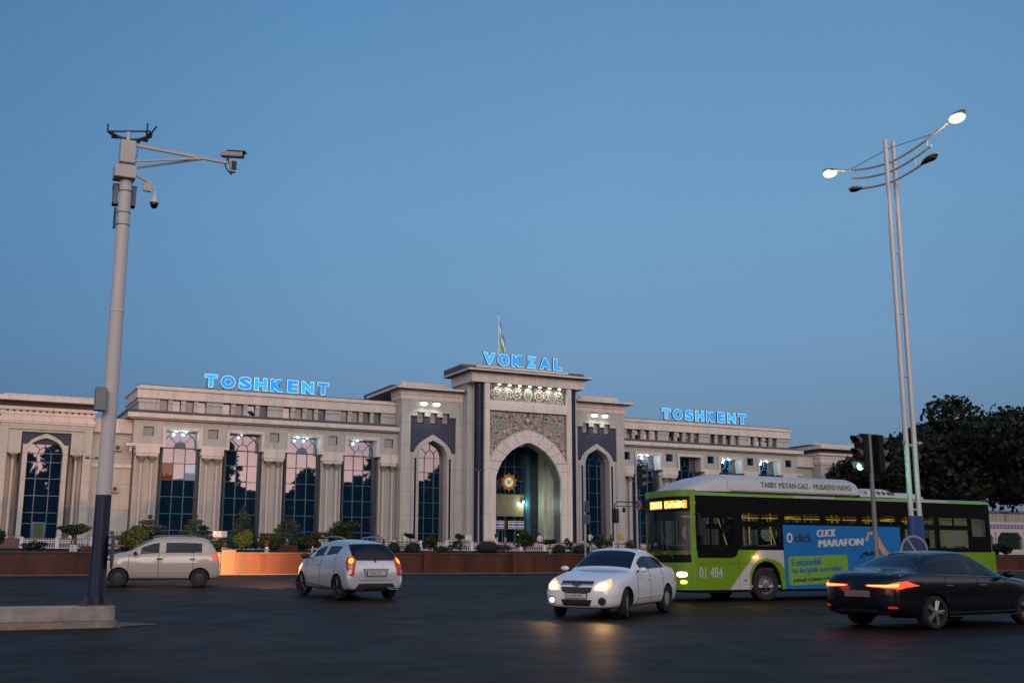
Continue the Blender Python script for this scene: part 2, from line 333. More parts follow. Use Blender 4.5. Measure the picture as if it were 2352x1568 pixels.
M_soil = mat('grass_soil', (.022, .030, .014), 1, spec=.05, var=.45, vscale=1.2, bump=.6, bscale=25)
b = MB(); ys = [44.62, 50, 58, 66, 74, 80.9]
b.add([(x, y, zp(y)) for y in ys for x in (-120, 400)], [(2 * i, 2 * i + 1, 2 * i + 3, 2 * i + 2) for i in range(len(ys) - 1)])
tag(b.build('flower_bed', M_soil), 'sloping strip of grass and soil behind the red wall', kind='structure')
M_pave = mat('plaza_paving', (.16, .14, .13), .7, var=.2, vscale=.8)
b = MB(); b.add([(-400, 80.9, 2.29), (600, 80.9, 2.29), (600, 1500, 2.31), (-400, 1500, 2.31)], [(0, 1, 2, 3)])
tag(b.build('plaza', M_pave), 'paved square at the foot of the station', kind='structure')
b = MB(); b.add([(-3000, -3000, -.35), (3000, -3000, -.35), (3000, 4000, -.35), (-3000, 4000, -.35)], [(0, 1, 2, 3)])
tag(b.build('ground', M_soil), kind='structure')
b = MB()
for i in range(40):
    x = 250 + i * 40; h = 34 + 9 * math.sin(i * .7) + 5 * math.sin(i * 1.9)
    b.v.append((x, 1300, 0)); b.v.append((x, 1300, h)); b.v.append((x + 60, 1700, 0)); b.v.append((x + 60, 1700, h * 1.1))
for i in range(39):
    a = i * 4; b.f += [(a, a + 4, a + 5, a + 1), (a + 1, a + 5, a + 7, a + 3)]; b.m += [0, 0]
tag(b.build('hills', mat('far_hills', (.05, .075, .11), .9)), kind='structure')

# concrete median with the camera pole
M_conc = mat('kerb_concrete', (.34, .30, .275), .85, var=.28, vscale=2.2, bump=.5, bscale=12, dirt=(.20, .17, .155))
M_conc2 = mat('kerb_concrete_base', (.22, .185, .165), .9, var=.35, vscale=4, bump=.5, bscale=20)
def plan_round(x0, x1, y0, y1, r=.18, end='r'):
    pts = [(x0, y0)]
    for k in range(5): t = -math.pi / 2 + k * math.pi / 8; pts.append((x1 - r + r * math.cos(t), y0 + r + r * math.sin(t)))
    for k in range(5): t = k * math.pi / 8; pts.append((x1 - r + r * math.cos(t), y1 - r + r * math.sin(t)))
    return pts + [(x0, y1)]
isl = empty('traffic_island', (0, 21.2, gz(21)), 'pale concrete median kerb carrying the camera pole', 'traffic island')
isl['kind'] = 'structure'
b = MB(); pr = plan_round(-60, 2.93, 20.86, 21.55); b.prism(pr, .36, .615, 'z'); b.build('kerb_block', M_conc, isl, bevel=.02)
b = MB(); b.prism(plan_round(-60, 2.96, 20.80, 21.60), gz(20.8) - .05, .36, 'z'); b.build('kerb_base', M_conc2, isl, bevel=.01)
b = MB()
for k in range(24):                        # low tongue of dust and mortar at the nose
    pass
pts = [(2.9 + .55 * (1 - (2 * k / 11 - 1) ** 2) ** .5 + (.5 if 3 < k < 8 else 0) * rnd.random(), 20.8 + .8 * k / 11) for k in range(12)]
b.add([(p[0], p[1], gz(p[1]) + .012) for p in pts] + [(2.9, 21.2, .33)], [(i, i + 1, 12) for i in range(11)])
b.build('mortar_apron', mat('dust_mortar', (.13, .115, .10), .95, var=.5, vscale=6), isl)
b = MB(); y = 20.62
b.add([(-60, 20.66, gz(20.66) + .004), (3.0, 20.66, gz(20.66) + .004), (3.0, 20.78, gz(20.78) + .004), (-60, 20.78, gz(20.78) + .004)], [(0, 1, 2, 3)])
tag(b.build('road_marking', mat('yellow_paint', (.36, .22, .045), .6, var=.4, vscale=5)), 'thin yellow line along the foot of the median', kind='structure')
M_white = mat('white_paint', (.42, .42, .42), .6, var=.4, vscale=5)
for n, (yy, xa, xb) in enumerate([(33.2, -60, 1.2), (29.2, -40, .9), (26.4, -40, 1.4), (23.6, -40, 2.6)]):
    b = MB(); b.add([(xa, yy, gz(yy) + .004), (xb, yy, gz(yy) + .004), (xb, yy + .14, gz(yy + .14) + .004), (xa, yy + .14, gz(yy + .14) + .004)], [(0, 1, 2, 3)])
    tag(b.build('lane_line', M_white), kind='structure')

# ------------------------------------------------------------------ red granite planter wall
def granite():
    m = panelmat('wall_granite', (.085, .031, .022), 1.22, 40, joint=.012, var=.10, dark=.45, rough=.28, streak=.3)
    t = m.node_tree; b = t.nodes['Principled BSDF']
    g = t.nodes.new('ShaderNodeNewGeometry'); n = t.nodes.new('ShaderNodeTexNoise'); n.inputs['Scale'].default_value = 22; n.inputs['Detail'].default_value = 5; t.links.new(g.outputs['Position'], n.inputs['Vector'])
    r = t.nodes.new('ShaderNodeValToRGB'); r.color_ramp.elements[0].position = .35; r.color_ramp.elements[1].position = .72; r.color_ramp.elements[0].color = (.6, .55, .55, 1); r.color_ramp.elements[1].color = (1.6, 1.5, 1.45, 1)
    t.links.new(n.outputs['Fac'], r.inputs[0]); mu = t.nodes.new('ShaderNodeMix'); mu.data_type = 'RGBA'; mu.blend_type = 'MULTIPLY'; mu.inputs[0].default_value = 1
    src = b.inputs['Base Color'].links[0].from_socket; t.links.new(src, mu.inputs[6]); t.links.new(r.outputs[0], mu.inputs[7]); t.links.new(mu.outputs[2], b.inputs['Base Color']); return m
M_gran = granite()
pw = empty('planter_wall', (25, 44.5, .89), 'long low retaining wall of polished red granite along the far kerb', 'wall')
b = MB(); b.box(-120, 240, 44.5, 44.95, .80, 1.71); b.build('wall_face', M_gran, pw)
b = MB(); b.box(-120, 240, 44.46, 45.0, 1.713, 1.765); b.build('coping', mat('coping_granite', (.065, .038, .030), .5, var=.3, vscale=5), pw, bevel=.01)
xsp = [1.5 + 4.24 * k - 0 for k in range(-6, 30)]
b = None
for x in (-6.9, -2.7, 1.5, 5.75, 9.98, 14.3, 18.54, 22.76, 27.0, 31.2, 35.5, 39.7, 44.0, 48.2, 52.5, 56.7, 61):
    if x in (1.5, 5.75, 14.3): continue
    p = MB(); p.box(x, x + .58, 44.36, 45.06, .84, 1.86); p.build('pillar', M_gran, pw, bevel=.012)
b = MB(); b.box(-120, 240, 44.25, 44.62, .80, .93); tag(b.build('kerb', mat('far_kerb', (.12, .10, .085), .85, var=.3, vscale=3), bevel=.01), kind='structure')

# ------------------------------------------------------------------ the station
XC = 50.55
st = empty('railway_station', (XC, 97, 2.3), 'long beige railway station with a tall pointed-arch portal between two towers', 'building')
def S(): return MB(XC)
def arch_pts(hw, z0, z1, n=9, k=.82):
    """pointed arch polyline from left foot to right foot"""
    L_ = []
    for i in range(n + 1):
        t = i / n
        x = hw * math.cos(t * math.pi / 2) ** k; z = z0 + (z1 - z0) * (math.sin(t * math.pi / 2) ** 1.0 * .86 + t * .14)
        L_.append((x, z))
    L_[-1] = (0, z1)
    right = L_; left = [(-x, z) for x, z in reversed(right[:-1])]
    return [( -x, z) for x, z in right] + [(x, z) for x, z in reversed(right[:-1])]
def sh(P, dx): return [(x + dx, z) for x, z in P]
PORT_IN = [(-3.57, 3.27), (-3.57, 9.33), (-3.33, 10.0), (-2.95, 10.8), (-2.4, 11.47), (-1.87, 11.97), (-.95, 12.5), (-.22, 12.78), (.22, 12.78), (.95, 12.5), (1.87, 11.97), (2.4, 11.47), (2.95, 10.8), (3.33, 10.0), (3.57, 9.33), (3.57, 3.27)]
PORT_OUT = [(-4.25, 3.27), (-4.25, 9.33), (-4.25, 10.2), (-4.24, 10.95), (-3.55, 12.0), (-2.85, 12.75), (-1.65, 13.5), (-.40, 13.93), (.40, 13.93), (1.65, 13.5), (2.85, 12.75), (3.55, 12.0), (4.24, 10.95), (4.25, 10.2), (4.25, 9.33), (4.25, 3.27)]
Yp = 95.1
# plinth with steps
b = S(); b.box(-46.75, 46.75, 97.0, 130, 2.2, 3.27); b.box(-13, 13, 94.4, 97.0, 2.2, 3.265)
for k in range(4): b.box(-3.4, 3.4, 94.4 - .32 * (k + 1), 94.4 - .32 * k, 2.2, 3.06 - .21 * k)
b.build('plinth', M_plinth, st)
# --- portal
port = S()
port.band(PORT_OUT, PORT_IN, Yp + .02, Yp + 1.5, 0)
port.build('arch_surround', [M_arch], st)
b = S()     # voussoir joints
for k in range(2, 14):
    if k in (7, 8): continue
    a, c = PORT_IN[k], PORT_OUT[k]; b.tube([(a[0], Yp + .012, a[1]), (c[0], Yp + .012, c[1])], .018, 4)
b.build('arch_joint', mat('joint_dark', (.14, .12, .11), .9), st)
for sx in (-1, 1): b = S(); b.box(sx * 4.255, sx * 4.79, Yp - .03, Yp + 1.5, 3.27, 18.385); b.build('portal_frame', M_arch, st)
b = S(); b.box(-4.25, 4.25, Yp - .028, Yp + 1.5, 15.77, 16.67); b.build('portal_beam', M_port, st)
b = S(); b.box(-6.25, 6.25, 94.95, 99.8, 18.39, 19.37); b.build('portal_fascia', M_port, st)
b = S()
b.prism([(94.3, 19.375), (94.3, 19.56), (96.0, 19.95), (96.0, 20.17), (100.4, 20.17), (100.4, 19.375)], -6.8, 6.8, 'x', 0)
b.build('portal_roof', M_roof, st)
b = S(); b.box(-6.8, 6.8, 94.24, 94.30, 19.40, 19.57); b.box(-5.33, 4.95, 95.9, 95.98, 19.97, 20.19); b.box(-6.86, -6.8, 94.24, 100.3, 19.40, 19.57); b.box(6.8, 6.86, 94.24, 100.3, 19.40, 19.57); b.build('eave_trim', M_band, st)
b = S(); b.box(-5.6, 5.6, 96.7, 112, 3.27, 18.38); 
b = S()
for sx in (-1, 1):
    b.box(sx * 4.8, sx * 5.6, 96.6, 99.8, 3.27, 18.385)
    b.box(sx * 5.53, sx * 6.06, 96.3, 99.79, 3.27, 18.38)
b.box(-4.8, 4.8, 96.7, 99.79, 15.2, 18.382)
b.build('portal_side_wall', M_wall, st)
for sx in (-1, 1):
    b = S(); b.lathe((sx * 5.10, 95.75, 0), [(.46, 3.27), (.46, 18.38)], 28); b.build('navy_column', M_navy, st, smooth=True)
    b = S(); b.box(sx * 5.44, sx * 5.52, 95.9, 96.4, 3.27, 18.37); b.build('column_fillet', M_col, st)
# ornament panels
def spiral(mb, cx, cz, r, turns, y, w, m=0, ph=0, flip=1):
    P = []
    n = int(14 * turns) + 4
    for i in range(n + 1):
        t = i / n; a = ph + flip * t * turns * 2 * math.pi; rr = r * (1 - .86 * t)
        P.append((cx + rr * math.cos(a), cz + rr * math.sin(a)))
    ribbon(mb, P, y, w, m)
def ribbon(mb, P, y, w, m=0, closed=False):
    A = []; B = []; n = len(P)
    for i in range(n):
        p = Vector(P[i]); q = Vector(P[(i + 1) % n] if closed or i < n - 1 else P[i]); o = Vector(P[i - 1] if closed or i > 0 else P[i])
        d = (q - o); d = d.normalized() if d.length else Vector((1, 0)); nn = Vector((-d.y, d.x)) * w / 2
        A.append((p.x + nn.x, y, p.y + nn.y)); B.append((p.x - nn.x, y, p.y - nn.y))
    mb.strip(A, B, m, close=closed)
def outer_z(x):
    for (a, b_), (c, d) in zip(PORT_OUT[3:13], PORT_OUT[4:13]):
        if a <= x <= c: return b_ + (d - b_) * (x - a) / (c - a)
    return 0
b = S(); b.box(-4.25, 4.25, Yp + .22, Yp + .5, 16.67, 18.385); b.build('top_ornament_ground', M_tan, st)
b = S()
y = Yp + .20
for cx, r in ((-3.45, .62), (-2.15, .52), (-1.2, .62), (1.2, .62), (2.15, .52), (3.5, .60)):
    spiral(b, cx, 17.5, r, 1.9, y, .07, ph=rnd.random() * 6, flip=1 if cx < 0 else -1)
    for k in range(7):
        a = k * .9; b.ell((cx + .78 * r * math.cos(a), y, 17.5 + .78 * r * math.sin(a)), .06, .01, .06, 6, 4)
for cx in [-4 + .33 * k for k in range(25)]:
    for cz in (16.85, 18.15): spiral(b, cx, cz, .13, 1.1, y, .04, ph=rnd.random() * 6)
for z in (16.74, 18.28): b.box(-4.2, 4.2, y - .005, y + .01, z - .02, z + .02)
for cx in (-2.72, 0, 2.72):
    pts = [(cx + .40 * math.cos(a) * (1 + .1 * math.cos(4 * a)), 17.5 + .66 * math.sin(a) * (1 + .08 * math.cos(2 * a))) for a in [2 * math.pi * k / 20 for k in range(20)]]
    b.prism(pts, y - .012, y - .004, 'y', 1); ribbon(b, pts, y - .016, .05, 0, True)
    for k in range(4): a = k * math.pi / 2; b.ell((cx + .17 * math.cos(a), y - .02, 17.5 + .24 * math.sin(a)), .08, .008, .10, 8, 4, 2)
b.build('top_ornament', [M_orn, M_ornt, mat('ornament_red', (.22, .07, .05), .7)], st)
# spandrel panel above the arch
b = S()
for i in range(34):
    xa = -4.24 + 8.48 * i / 34; xb = xa + 8.48 / 34
    za, zb = outer_z(xa), outer_z(xb)
    b.add([(xa, Yp + .24, za - .05), (xb, Yp + .24, zb - .05), (xb, Yp + .24, 15.77), (xa, Yp + .24, 15.77)], [(0, 1, 2, 3)])
b.build('spandrel_ground', M_tan, st, recalc=False)
b = S(); y = Yp + .22
rr_ = random.Random(3)
spots = [(.98, 15.0, .44), (1.9, 14.55, .50), (2.1, 13.85, .30), (3.78, 15.4, .30), (3.75, 14.7, .32), (3.75, 14.0, .34), (3.6, 13.2, .38), (3.9, 12.5, .28), (3.95, 11.9, .22), (2.4, 15.4, .28), (3.1, 15.45, .26), (3.05, 13.3, .30), (.45, 14.35, .24), (1.25, 14.2, .22), (1.5, 15.5, .2), (.4, 15.5, .2), (4.0, 11.4, .14)]
for cx, cz, r in spots:
    for s_ in (-1, 1): spiral(b, s_ * cx, cz, r, 2.0, y, .042, ph=cx * 3, flip=s_)
for _ in range(900):
    x = rr_.uniform(.05, 4.15); z = rr_.uniform(11.2, 15.65)
    if z < outer_z(x) + .18: continue
    r = rr_.uniform(.06, .11); ph = rr_.random() * 6
    for s_ in (-1, 1): spiral(b, s_ * x, z, r, .9, y + .004, .032, ph=ph, flip=s_)
for s_ in (-1, 1):
    cx = s_ * 3.02
    pts = [(cx + .52 * math.copysign(abs(math.cos(a)) ** .5, math.cos(a)) , 14.35 + .56 * math.copysign(abs(math.sin(a)) ** .5, math.sin(a))) for a in [2 * math.pi * (k + .5) / 28 for k in range(28)]]
    b.prism(pts, y - .012, y - .004, 'y', 1); ribbon(b, pts, y - .016, .045, 0, True)
    for k in range(10): a = k * math.pi / 5; b.ell((cx + .25 * math.cos(a), y - .018, 14.35 + .27 * math.sin(a)), .05, .006, .05, 6, 4, 0)
    b.ell((s_ * 2.55, y - .01, 13.75), .15, .01, .17, 8, 4, 3)
b.ell((0, y - .01, 15.0), .2, .01, .24, 8, 4, 3)
edge = [(x, z + .12) for x, z in PORT_OUT[3:13]]; ribbon(b, edge, y - .01, .06, 3)
edge = [(x, z + .04) for x, z in PORT_OUT[3:13]]; ribbon(b, edge, y - .01, .03, 0)
b.build('spandrel_ornament', [M_orn, M_ornt, M_orn, mat('ornament_pale', (.42, .42, .42), .6)], st)
# porch interior
b = S(); PL = [(x * .996, z - (.02 if z > 12 else 0)) for x, z in PORT_IN]
b.strip([(x, Yp + .3, z) for x, z in PL], [(x, Yp + 1.55, z) for x, z in PL]); b.build('arch_lining', mat('lining_grey', (.10, .11, .11), .5), st, recalc=False)
PM = panelmat('porch_stone', (.42, .43, .37), .8, 2.1, var=.04, rough=.35)
for sx in (-1, 1): b = S(); b.box(sx * 3.58, sx * 3.9, 96.62, 98.2, 3.27, 13.6); b.box(sx * 3.3, sx * 3.9, 98.2, 99.6, 3.27, 13.6); b.build('porch_wall', PM, st)
b = S(); b.box(-3.9, 3.9, 96.62, 99.9, 13.0, 13.4); b.build('porch_ceiling', M_black, st)
b = S(); b.box(-3.9, 3.9, 94.9, 99.9, 3.27, 3.30); b.build('porch_floor', M_plinth, st)
def panes(mb, xs_, zs_, y, r_=rnd, tilt=.0028, mats=None):
    for i in range(len(xs_) - 1):
        for j in range(len(zs_) - 1):
            x0, x1, z0, z1 = xs_[i], xs_[i + 1], zs_[j], zs_[j + 1]; a = r_.uniform(-tilt, tilt); c = r_.uniform(-tilt, tilt)
            q = lambda x, z: (x, y + a * (x - (x0 + x1) / 2) + c * (z - (z0 + z1) / 2), z)
            mb.add([q(x0, z0), q(x1, z0), q(x1, z1), q(x0, z1)], [(0, 1, 2, 3)], mats(i, j) if mats else 0)
gw = S(); panes(gw, [-3.3, -2.35, -1.4, -.4, .62, 1.62, 2.27, 3.3], [3.3, 4.6, 5.37, 6.71, 8.1, 9.4, 10.8, 12.9], 99.5)
gwo = gw.build('porch_glazing', M_glass2, st, recalc=False)
b = S()
for x in (-2.35, -1.4, -.4, .62, 2.27, 3.28): b.box(x - .035, x + .035, 99.42, 99.5, 3.3, 12.9)
for z in (4.6, 5.37, 6.71, 8.12, 9.4, 10.8): b.box(-3.3, 3.3, 99.43, 99.49, z - .03, z + .03)
b.box(1.72, 2.2, 99.0, 99.45, 3.3, 12.9)
b.build('glazing_bars', M_teal, gwo)
b = S(); b.box(-3.2, 1.6, 99.32, 99.4, 5.88, 8.04); b.build('bronze_panel', panelmat('bronze_mosaic', (.19, .175, .11), .12, .12, joint=.012, var=.12, rough=.25), st)
b = S(); b.box(.57, 1.37, 99.30, 99.40, 3.3, 4.62); dr = b.build('door', mat('door_frame_grey', (.10, .12, .12), .4), st)
b = S(); b.box(.66, 1.28, 99.27, 99.30, 3.4, 4.52, 0); b.build('door_glass', M_glass2, dr)
b = S(); b.box(.85, 1.12, 99.25, 99.26, 4.02, 4.16); b.build('door_sticker', mat('yellow_sticker', (.6, .5, .02), .5, emit=(.6, .5, .02), es=.25), dr)
b = S(); b.box(-1.3, -.75, 99.30, 99.40, 3.3, 4.62); dr = b.build('door', MATS['door_frame_grey'], st)
b = S(); b.box(-1.22, -.83, 99.27, 99.30, 3.4, 4.52); b.build('door_glass', M_glass2, dr)
# --- towers
T_ARI = [(-1.44, 3.27), (-1.44, 10.9), (-1.42, 11.4), (-1.30, 11.85), (-1.05, 12.22), (-.6, 12.50), (0, 12.80), (.6, 12.50), (1.05, 12.22), (1.30, 11.85), (1.42, 11.4), (1.44, 10.9), (1.44, 3.27)]
T_ARO = [(-2.35, 3.27), (-2.35, 11.575), (-1.95, 11.575), (-1.78, 11.98), (-1.45, 12.42), (-.82, 12.88), (0, 13.36), (.82, 12.88), (1.45, 12.42), (1.78, 11.98), (1.95, 11.575), (2.35, 11.575), (2.35, 3.27)]
M_floodbox = mat('lamp_housing', (.05, .05, .05), .5)
for sx in (-1, 1):
    Y = 97.35; c = sx * 9.13
    X = lambda a: sx * a
    b = S()
    for x0, x1 in ((12.41, 11.48), (6.78, 6.08)): b.box(X(x0), X(x1), Y, 99.79, 3.27, 15.42)
    b.box(X(12.41), X(6.08), Y, 99.79, 15.42, 16.5)
    for x0, x1 in ((11.48, 10.77), (10.04, 9.48), (8.75, 8.19), (7.46, 6.78)): b.box(X(x0), X(x1), Y + .02, 98, 15.05, 15.42)
    b.box(X(12.41), X(6.08), 99.8, 108, 3.27, 16.5)
    b.build('tower_wall', M_wall, st)
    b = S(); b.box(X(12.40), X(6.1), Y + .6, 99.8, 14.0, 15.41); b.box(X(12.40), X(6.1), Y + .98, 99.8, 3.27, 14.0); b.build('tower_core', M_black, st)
    b = S()
    for z0, z1, o in ((16.5, 16.60, .05), (16.60, 17.02, .13), (17.03, 17.36, .2), (17.36, 17.49, .28)): b.box(X(12.41 + o), X(6.09), Y - o, 99.78, z0, z1)
    b.build('tower_cornice', M_band, st)
    b = S(); b.prism([(96.56, 17.49), (96.56, 17.68), (98.2, 18.0), (106, 18.0), (106, 17.49)], X(13.16), X(6.09), 'x'); b.build('tower_roof', M_roof, st)
    b = S(); b.box(X(13.2), X(6.3), 96.5, 96.558, 17.52, 17.72); b.box(X(13.22), X(13.163), 96.5, 105, 17.52, 17.72); b.box(X(12.2), X(7.4), 98.1, 98.2, 18.0, 18.36); b.build('tower_eave_trim', M_band, st)
    # dark crenellated panel
    b = S()
    for x0, x1 in ((11.48, 10.77), (10.04, 9.48), (8.75, 8.19), (7.46, 6.78)): b.box(X(x0), X(x1), Y + .14, Y + .3, 14.44, 15.05)
    b.prism([(x + c, z) for x, z in [(-2.35, 11.575), (-2.35, 14.44), (2.35, 14.44), (2.35, 11.575), (1.95, 11.575), (1.78, 11.98), (1.45, 12.42), (.82, 12.88), (0, 13.36), (-.82, 12.88), (-1.45, 12.42), (-1.78, 11.98), (-1.95, 11.575)]], Y + .14, Y + .3, 'y'); b.build('dark_panel', M_dark, st)
    b = S(); b.band(sh(T_ARO, c), sh(T_ARI, c), Y + .06, Y + .9)
    b.band(sh([(x * 1.07, z + (.16 if z > 11 else 0)) for x, z in T_ARI], c), sh(T_ARI, c), Y + .0, Y + .06)
    b.build('tower_arch', M_wall, st)
    b = S()
    for x in (-1.79, 1.76): b.box(c + x - .09, c + x + .10, Y + .045, Y + .07, 3.52, 11.08)
    for x in (-2.2, 2.2): b.box(c + x - .015, c + x + .015, Y + .05, Y + .07, 3.4, 11.4)
    b.build('arch_slot', M_navy, st)
    for k in range(3):
        x0 = 10.77 - k * 1.29; f = S(); panes(f, sorted([X(x0), X(x0 - .73)]), [14.44, 14.95, 15.42], Y + .35, tilt=.02, mats=lambda i, j: 0 if j else 1); w_ = f.build('window', [M_cur, MATS['curtained_glass']], st, recalc=False)
        f = S(); f.box(X(x0) - .02, X(x0) + .02, Y + .14, Y + .4, 14.4, 15.42); f.box(X(x0 - .73) - .02, X(x0 - .73) + .02, Y + .14, Y + .4, 14.4, 15.42); f.box(X(x0), X(x0 - .73), Y + .14, Y + .4, 14.38, 14.44); f.box(X(x0), X(x0 - .73), Y + .3, Y + .34, 14.93, 14.96); f.build('window_frame', M_soffit, w_)
    # tall arched window
    g = S(); Yg = Y + .92
    panes(g, [c - 1.44, c - .52, c + .45, c + 1.44], [3.3, 4.07, 5.5, 6.94, 8.37, 9.81, 11.16], Yg, mats=lambda i, j: 0)
    inn = sh([p for p in T_ARI if p[1] > 11.16], c); fan = [(c + .0, 11.16)]
    for i in range(len(inn) - 1):
        g.add([(c, Yg, 11.16), (inn[i][0], Yg, inn[i][1]), (inn[i + 1][0], Yg, inn[i + 1][1])], [(0, 1, 2)])
    g.add([(c, Yg, 11.16), (c - 1.44, Yg, 11.16), (inn[0][0], Yg, inn[0][1])], [(0, 1, 2)]); g.add([(c, Yg, 11.16), (c + 1.44, Yg, 11.16), (inn[-1][0], Yg, inn[-1][1])], [(0, 1, 2)])
    w_ = g.build('arched_window', [M_glass], st, recalc=False)
    f = S()
    for x in (-.52, .45): f.box(c + x - .03, c + x + .03, Yg - .05, Yg, 3.3, 11.16)
    for z in (4.07, 5.5, 6.94, 8.37, 9.81, 11.16): f.box(c - 1.44, c + 1.44, Yg - .045, Yg, z - .025, z + .025)
    arc = [(c + .5 * math.cos(a), 11.16 + .72 * math.sin(a)) for a in [math.pi * k / 10 for k in range(11)]]
    f.tube([(x, Yg - .03, z) for x, z in arc], .035, 4)
    for a, e in ((90, (0, 12.75)), (140, (-1.0, 12.2)), (40, (1.0, 12.2))): f.tube([(c + .5 * math.cos(R(a)), Yg - .03, 11.16 + .72 * math.sin(R(a))), (c + e[0], Yg - .03, e[1])], .03, 4)
    f.build('window_frame', M_teal, w_)
# --- wings
caps = []
def capital(mb, x, y, z0, z1):
    mb.lathe((x, y, 0), [(.14, z0), (.16, z0 + .08), (.14, z0 + .12), (.28, z1 - .22), (.33, z1 - .12)], 8); mb.box(x - .34, x + .34, y - .34, y + .34, z1 - .12, z1)
def column(x, y, z0, z1, cz=.6):
    b = S(); b.lathe((x, y, 0), [(.20, z0), (.20, z0 + .12), (.14, z0 + .2), (.13, z1 - cz)], 12); o = b.build('column', M_col, st, smooth=True)
    k = S(); capital(k, x, y, z1 - cz, z1); k.build('capital', M_cap, o)
for sx in (-1, 1):
    X = lambda a: sx * a
    cs = [32.28 - 5.45 * k for k in range(4)]; ps = [35.13, 29.65, 24.2, 18.74, 13.27]
    Yw = 98.3
    b = S()        # box storey wall above and between the tall windows
    b.box(X(36.37), X(12.3), Yw, Yw + .3, 12.85, 13.40)
    edges = [36.37] + [v for c in cs for v in (c + 1.68, c - 1.68)] + [12.42]
    for k in range(5):
        e0, e1 = edges[2 * k], edges[2 * k + 1]; p = ps[k]
        b.box(X(e0), X(p + .43), Yw, Yw + .3, 11.3, 12.85); b.box(X(p - .43), X(e1), Yw, Yw + .3, 11.3, 12.85)
        b.box(X(p + .43), X(p - .43), Yw, Yw + .3, 11.3, 11.985); b.box(X(p + .43), X(p - .43), Yw, Yw + .3, 12.80, 12.85)
    b.box(X(36.37), X(36.1), Yw + .3, 106, 11.3, 13.40)
    b.build('box_storey_wall', M_wall2, st)
    b = S()
    b.box(X(36.1), X(12.42), 99.85, 108, 3.27, 13.38); b.build('wing_core', M_wall, st)
    for k, c in enumerate(cs):     # pink-grey frame ribbon round each tall window
        f = S()
        f.box(X(c + 1.68), X(c - 1.68), 98.13, 98.45, 12.585, 12.848)
        for a in (1.68, -1.68 + .27): f.box(X(c + a), X(c + a - .27), 98.13, 98.45, 11.06, 12.585)
        f.build('window_surround', M_band, st)
    led = [(36.93, cs[0] + 1.68)] + [(cs[k] - 1.68, cs[k + 1] + 1.68) for k in range(3)] + [(cs[3] - 1.68, 12.42)]
    for k, (a, c2) in enumerate(led):
        f = S(); f.box(X(a), X(c2), 98.12, 98.6, 11.08, 11.31); f.build('ledge', M_band, st)
        p = ps[k]; w = .97 if k not in (0, 4) else (.99 if k == 0 else .85)
        f = S(); f.box(X(p + w), X(p - w), 98.13, 99.84, 10.50, 11.08); f.box(X(p + w - .08), X(p - w + .08), 98.2, 99.84, 10.28, 10.50); f.build('bracket_block', panelmat_band2 if False else M_band, st)
        f = S(); f.box(X(p + w - .04), X(p - w + .04), 98.75, 99.84, 3.27, 10.28)
        for a_ in (-w + .09, w - .09): f.box(X(p) + a_ - .07, X(p) + a_ + .07, 98.62, 98.75, 3.27, 10.28)
        f.build('pier', M_wall, st)
        for a_ in (.43, -.46): column(X(p) + sx * a_, 98.45, 3.27, 10.28)
    # jamb lining and soffit behind the frame
    for c in cs:
        f = S()
        for s_ in (-1, 1): f.box(X(c) + s_ * 1.41, X(c) + s_ * 1.66, 98.45, 99.84, 11.06, 12.62)
        f.box(X(c) - 1.66, X(c) + 1.66, 98.45, 99.84, 12.60, 12.84); f.build('window_reveal', M_wall2, st)
    for k, c in enumerate(cs):
        Yg = 99.25; x = X(c); g = S()
        xs_ = [x - 1.62, x - .48, x + .50, x + 1.62]; zs_ = [3.3, 4.1, 5.51, 6.95, 8.38, 9.81, 11.15]
        def pm(i, j, k=k, sx=sx):
            if sx < 0 and k == 0 and j == 4 and i == 0: return 1
            if sx < 0 and k == 0 and j == 4 and i == 2: return 2
            return 0
        panes(g, xs_, zs_, Yg, mats=pm); panes(g, [x - 1.4, x, x + 1.4], [11.15, 12.6], Yg)
        w_ = g.build('tall_window', [M_glass, M_ora, M_ltb], st, recalc=False)
        f = S()
        for a in (-1.6, -.48, .50, 1.6): f.box(x + a - .035, x + a + .035, Yg - .06, Yg + .01, 3.3, 11.15)
        for z in zs_[1:]: f.box(x - 1.62, x + 1.62, Yg - .055, Yg + .01, z - .03, z + .03)
        for a in (-1.62, 1.44): f.box(x + a, x + a + .18, Yg - .30, Yg - .06, 3.3, 11.06, 1)
        f.box(x - 1.44, x + 1.44, Yg - .12, Yg - .06, 11.09, 11.16, 1)
        big = [(x + 1.40 * math.cos(a) ** .9 * (1 if True else 0), 11.2 + 1.42 * (math.sin(a) * .8 + a / (math.pi / 2) * .2)) for a in [math.pi / 2 * q / 8 for q in range(9)]]
        f.tube([(p[0], Yg - .03, p[1]) for p in big], .04, 4); f.tube([(2 * x - p[0], Yg - .03, p[1]) for p in big], .04, 4)
        f.tube([(x + .47 * math.cos(a), Yg - .03, 11.18 + .5 * math.sin(a)) for a in [math.pi * q / 10 for q in range(11)]], .04, 4)
        f.box(x - .03, x + .03, Yg - .06, Yg, 11.68, 12.6)
        for s_ in (-1, 1): f.tube([(x + s_ * .34, Yg - .03, 11.52), (x + s_ * .98, Yg - .03, 12.18)], .03, 4)
        f.build('window_frame', [M_teal, mat('deep_blue_post', (.008, .028, .05), .4)], w_)
        f = S(); f.prism([(x + .44 * math.cos(a), 11.18 + .47 * math.sin(a)) for a in [math.pi * q / 10 for q in range(11)]], Yg - .04, Yg - .02, 'y'); f.build('fan_vent', M_glass2 if k % 2 == 0 else M_glass, w_)
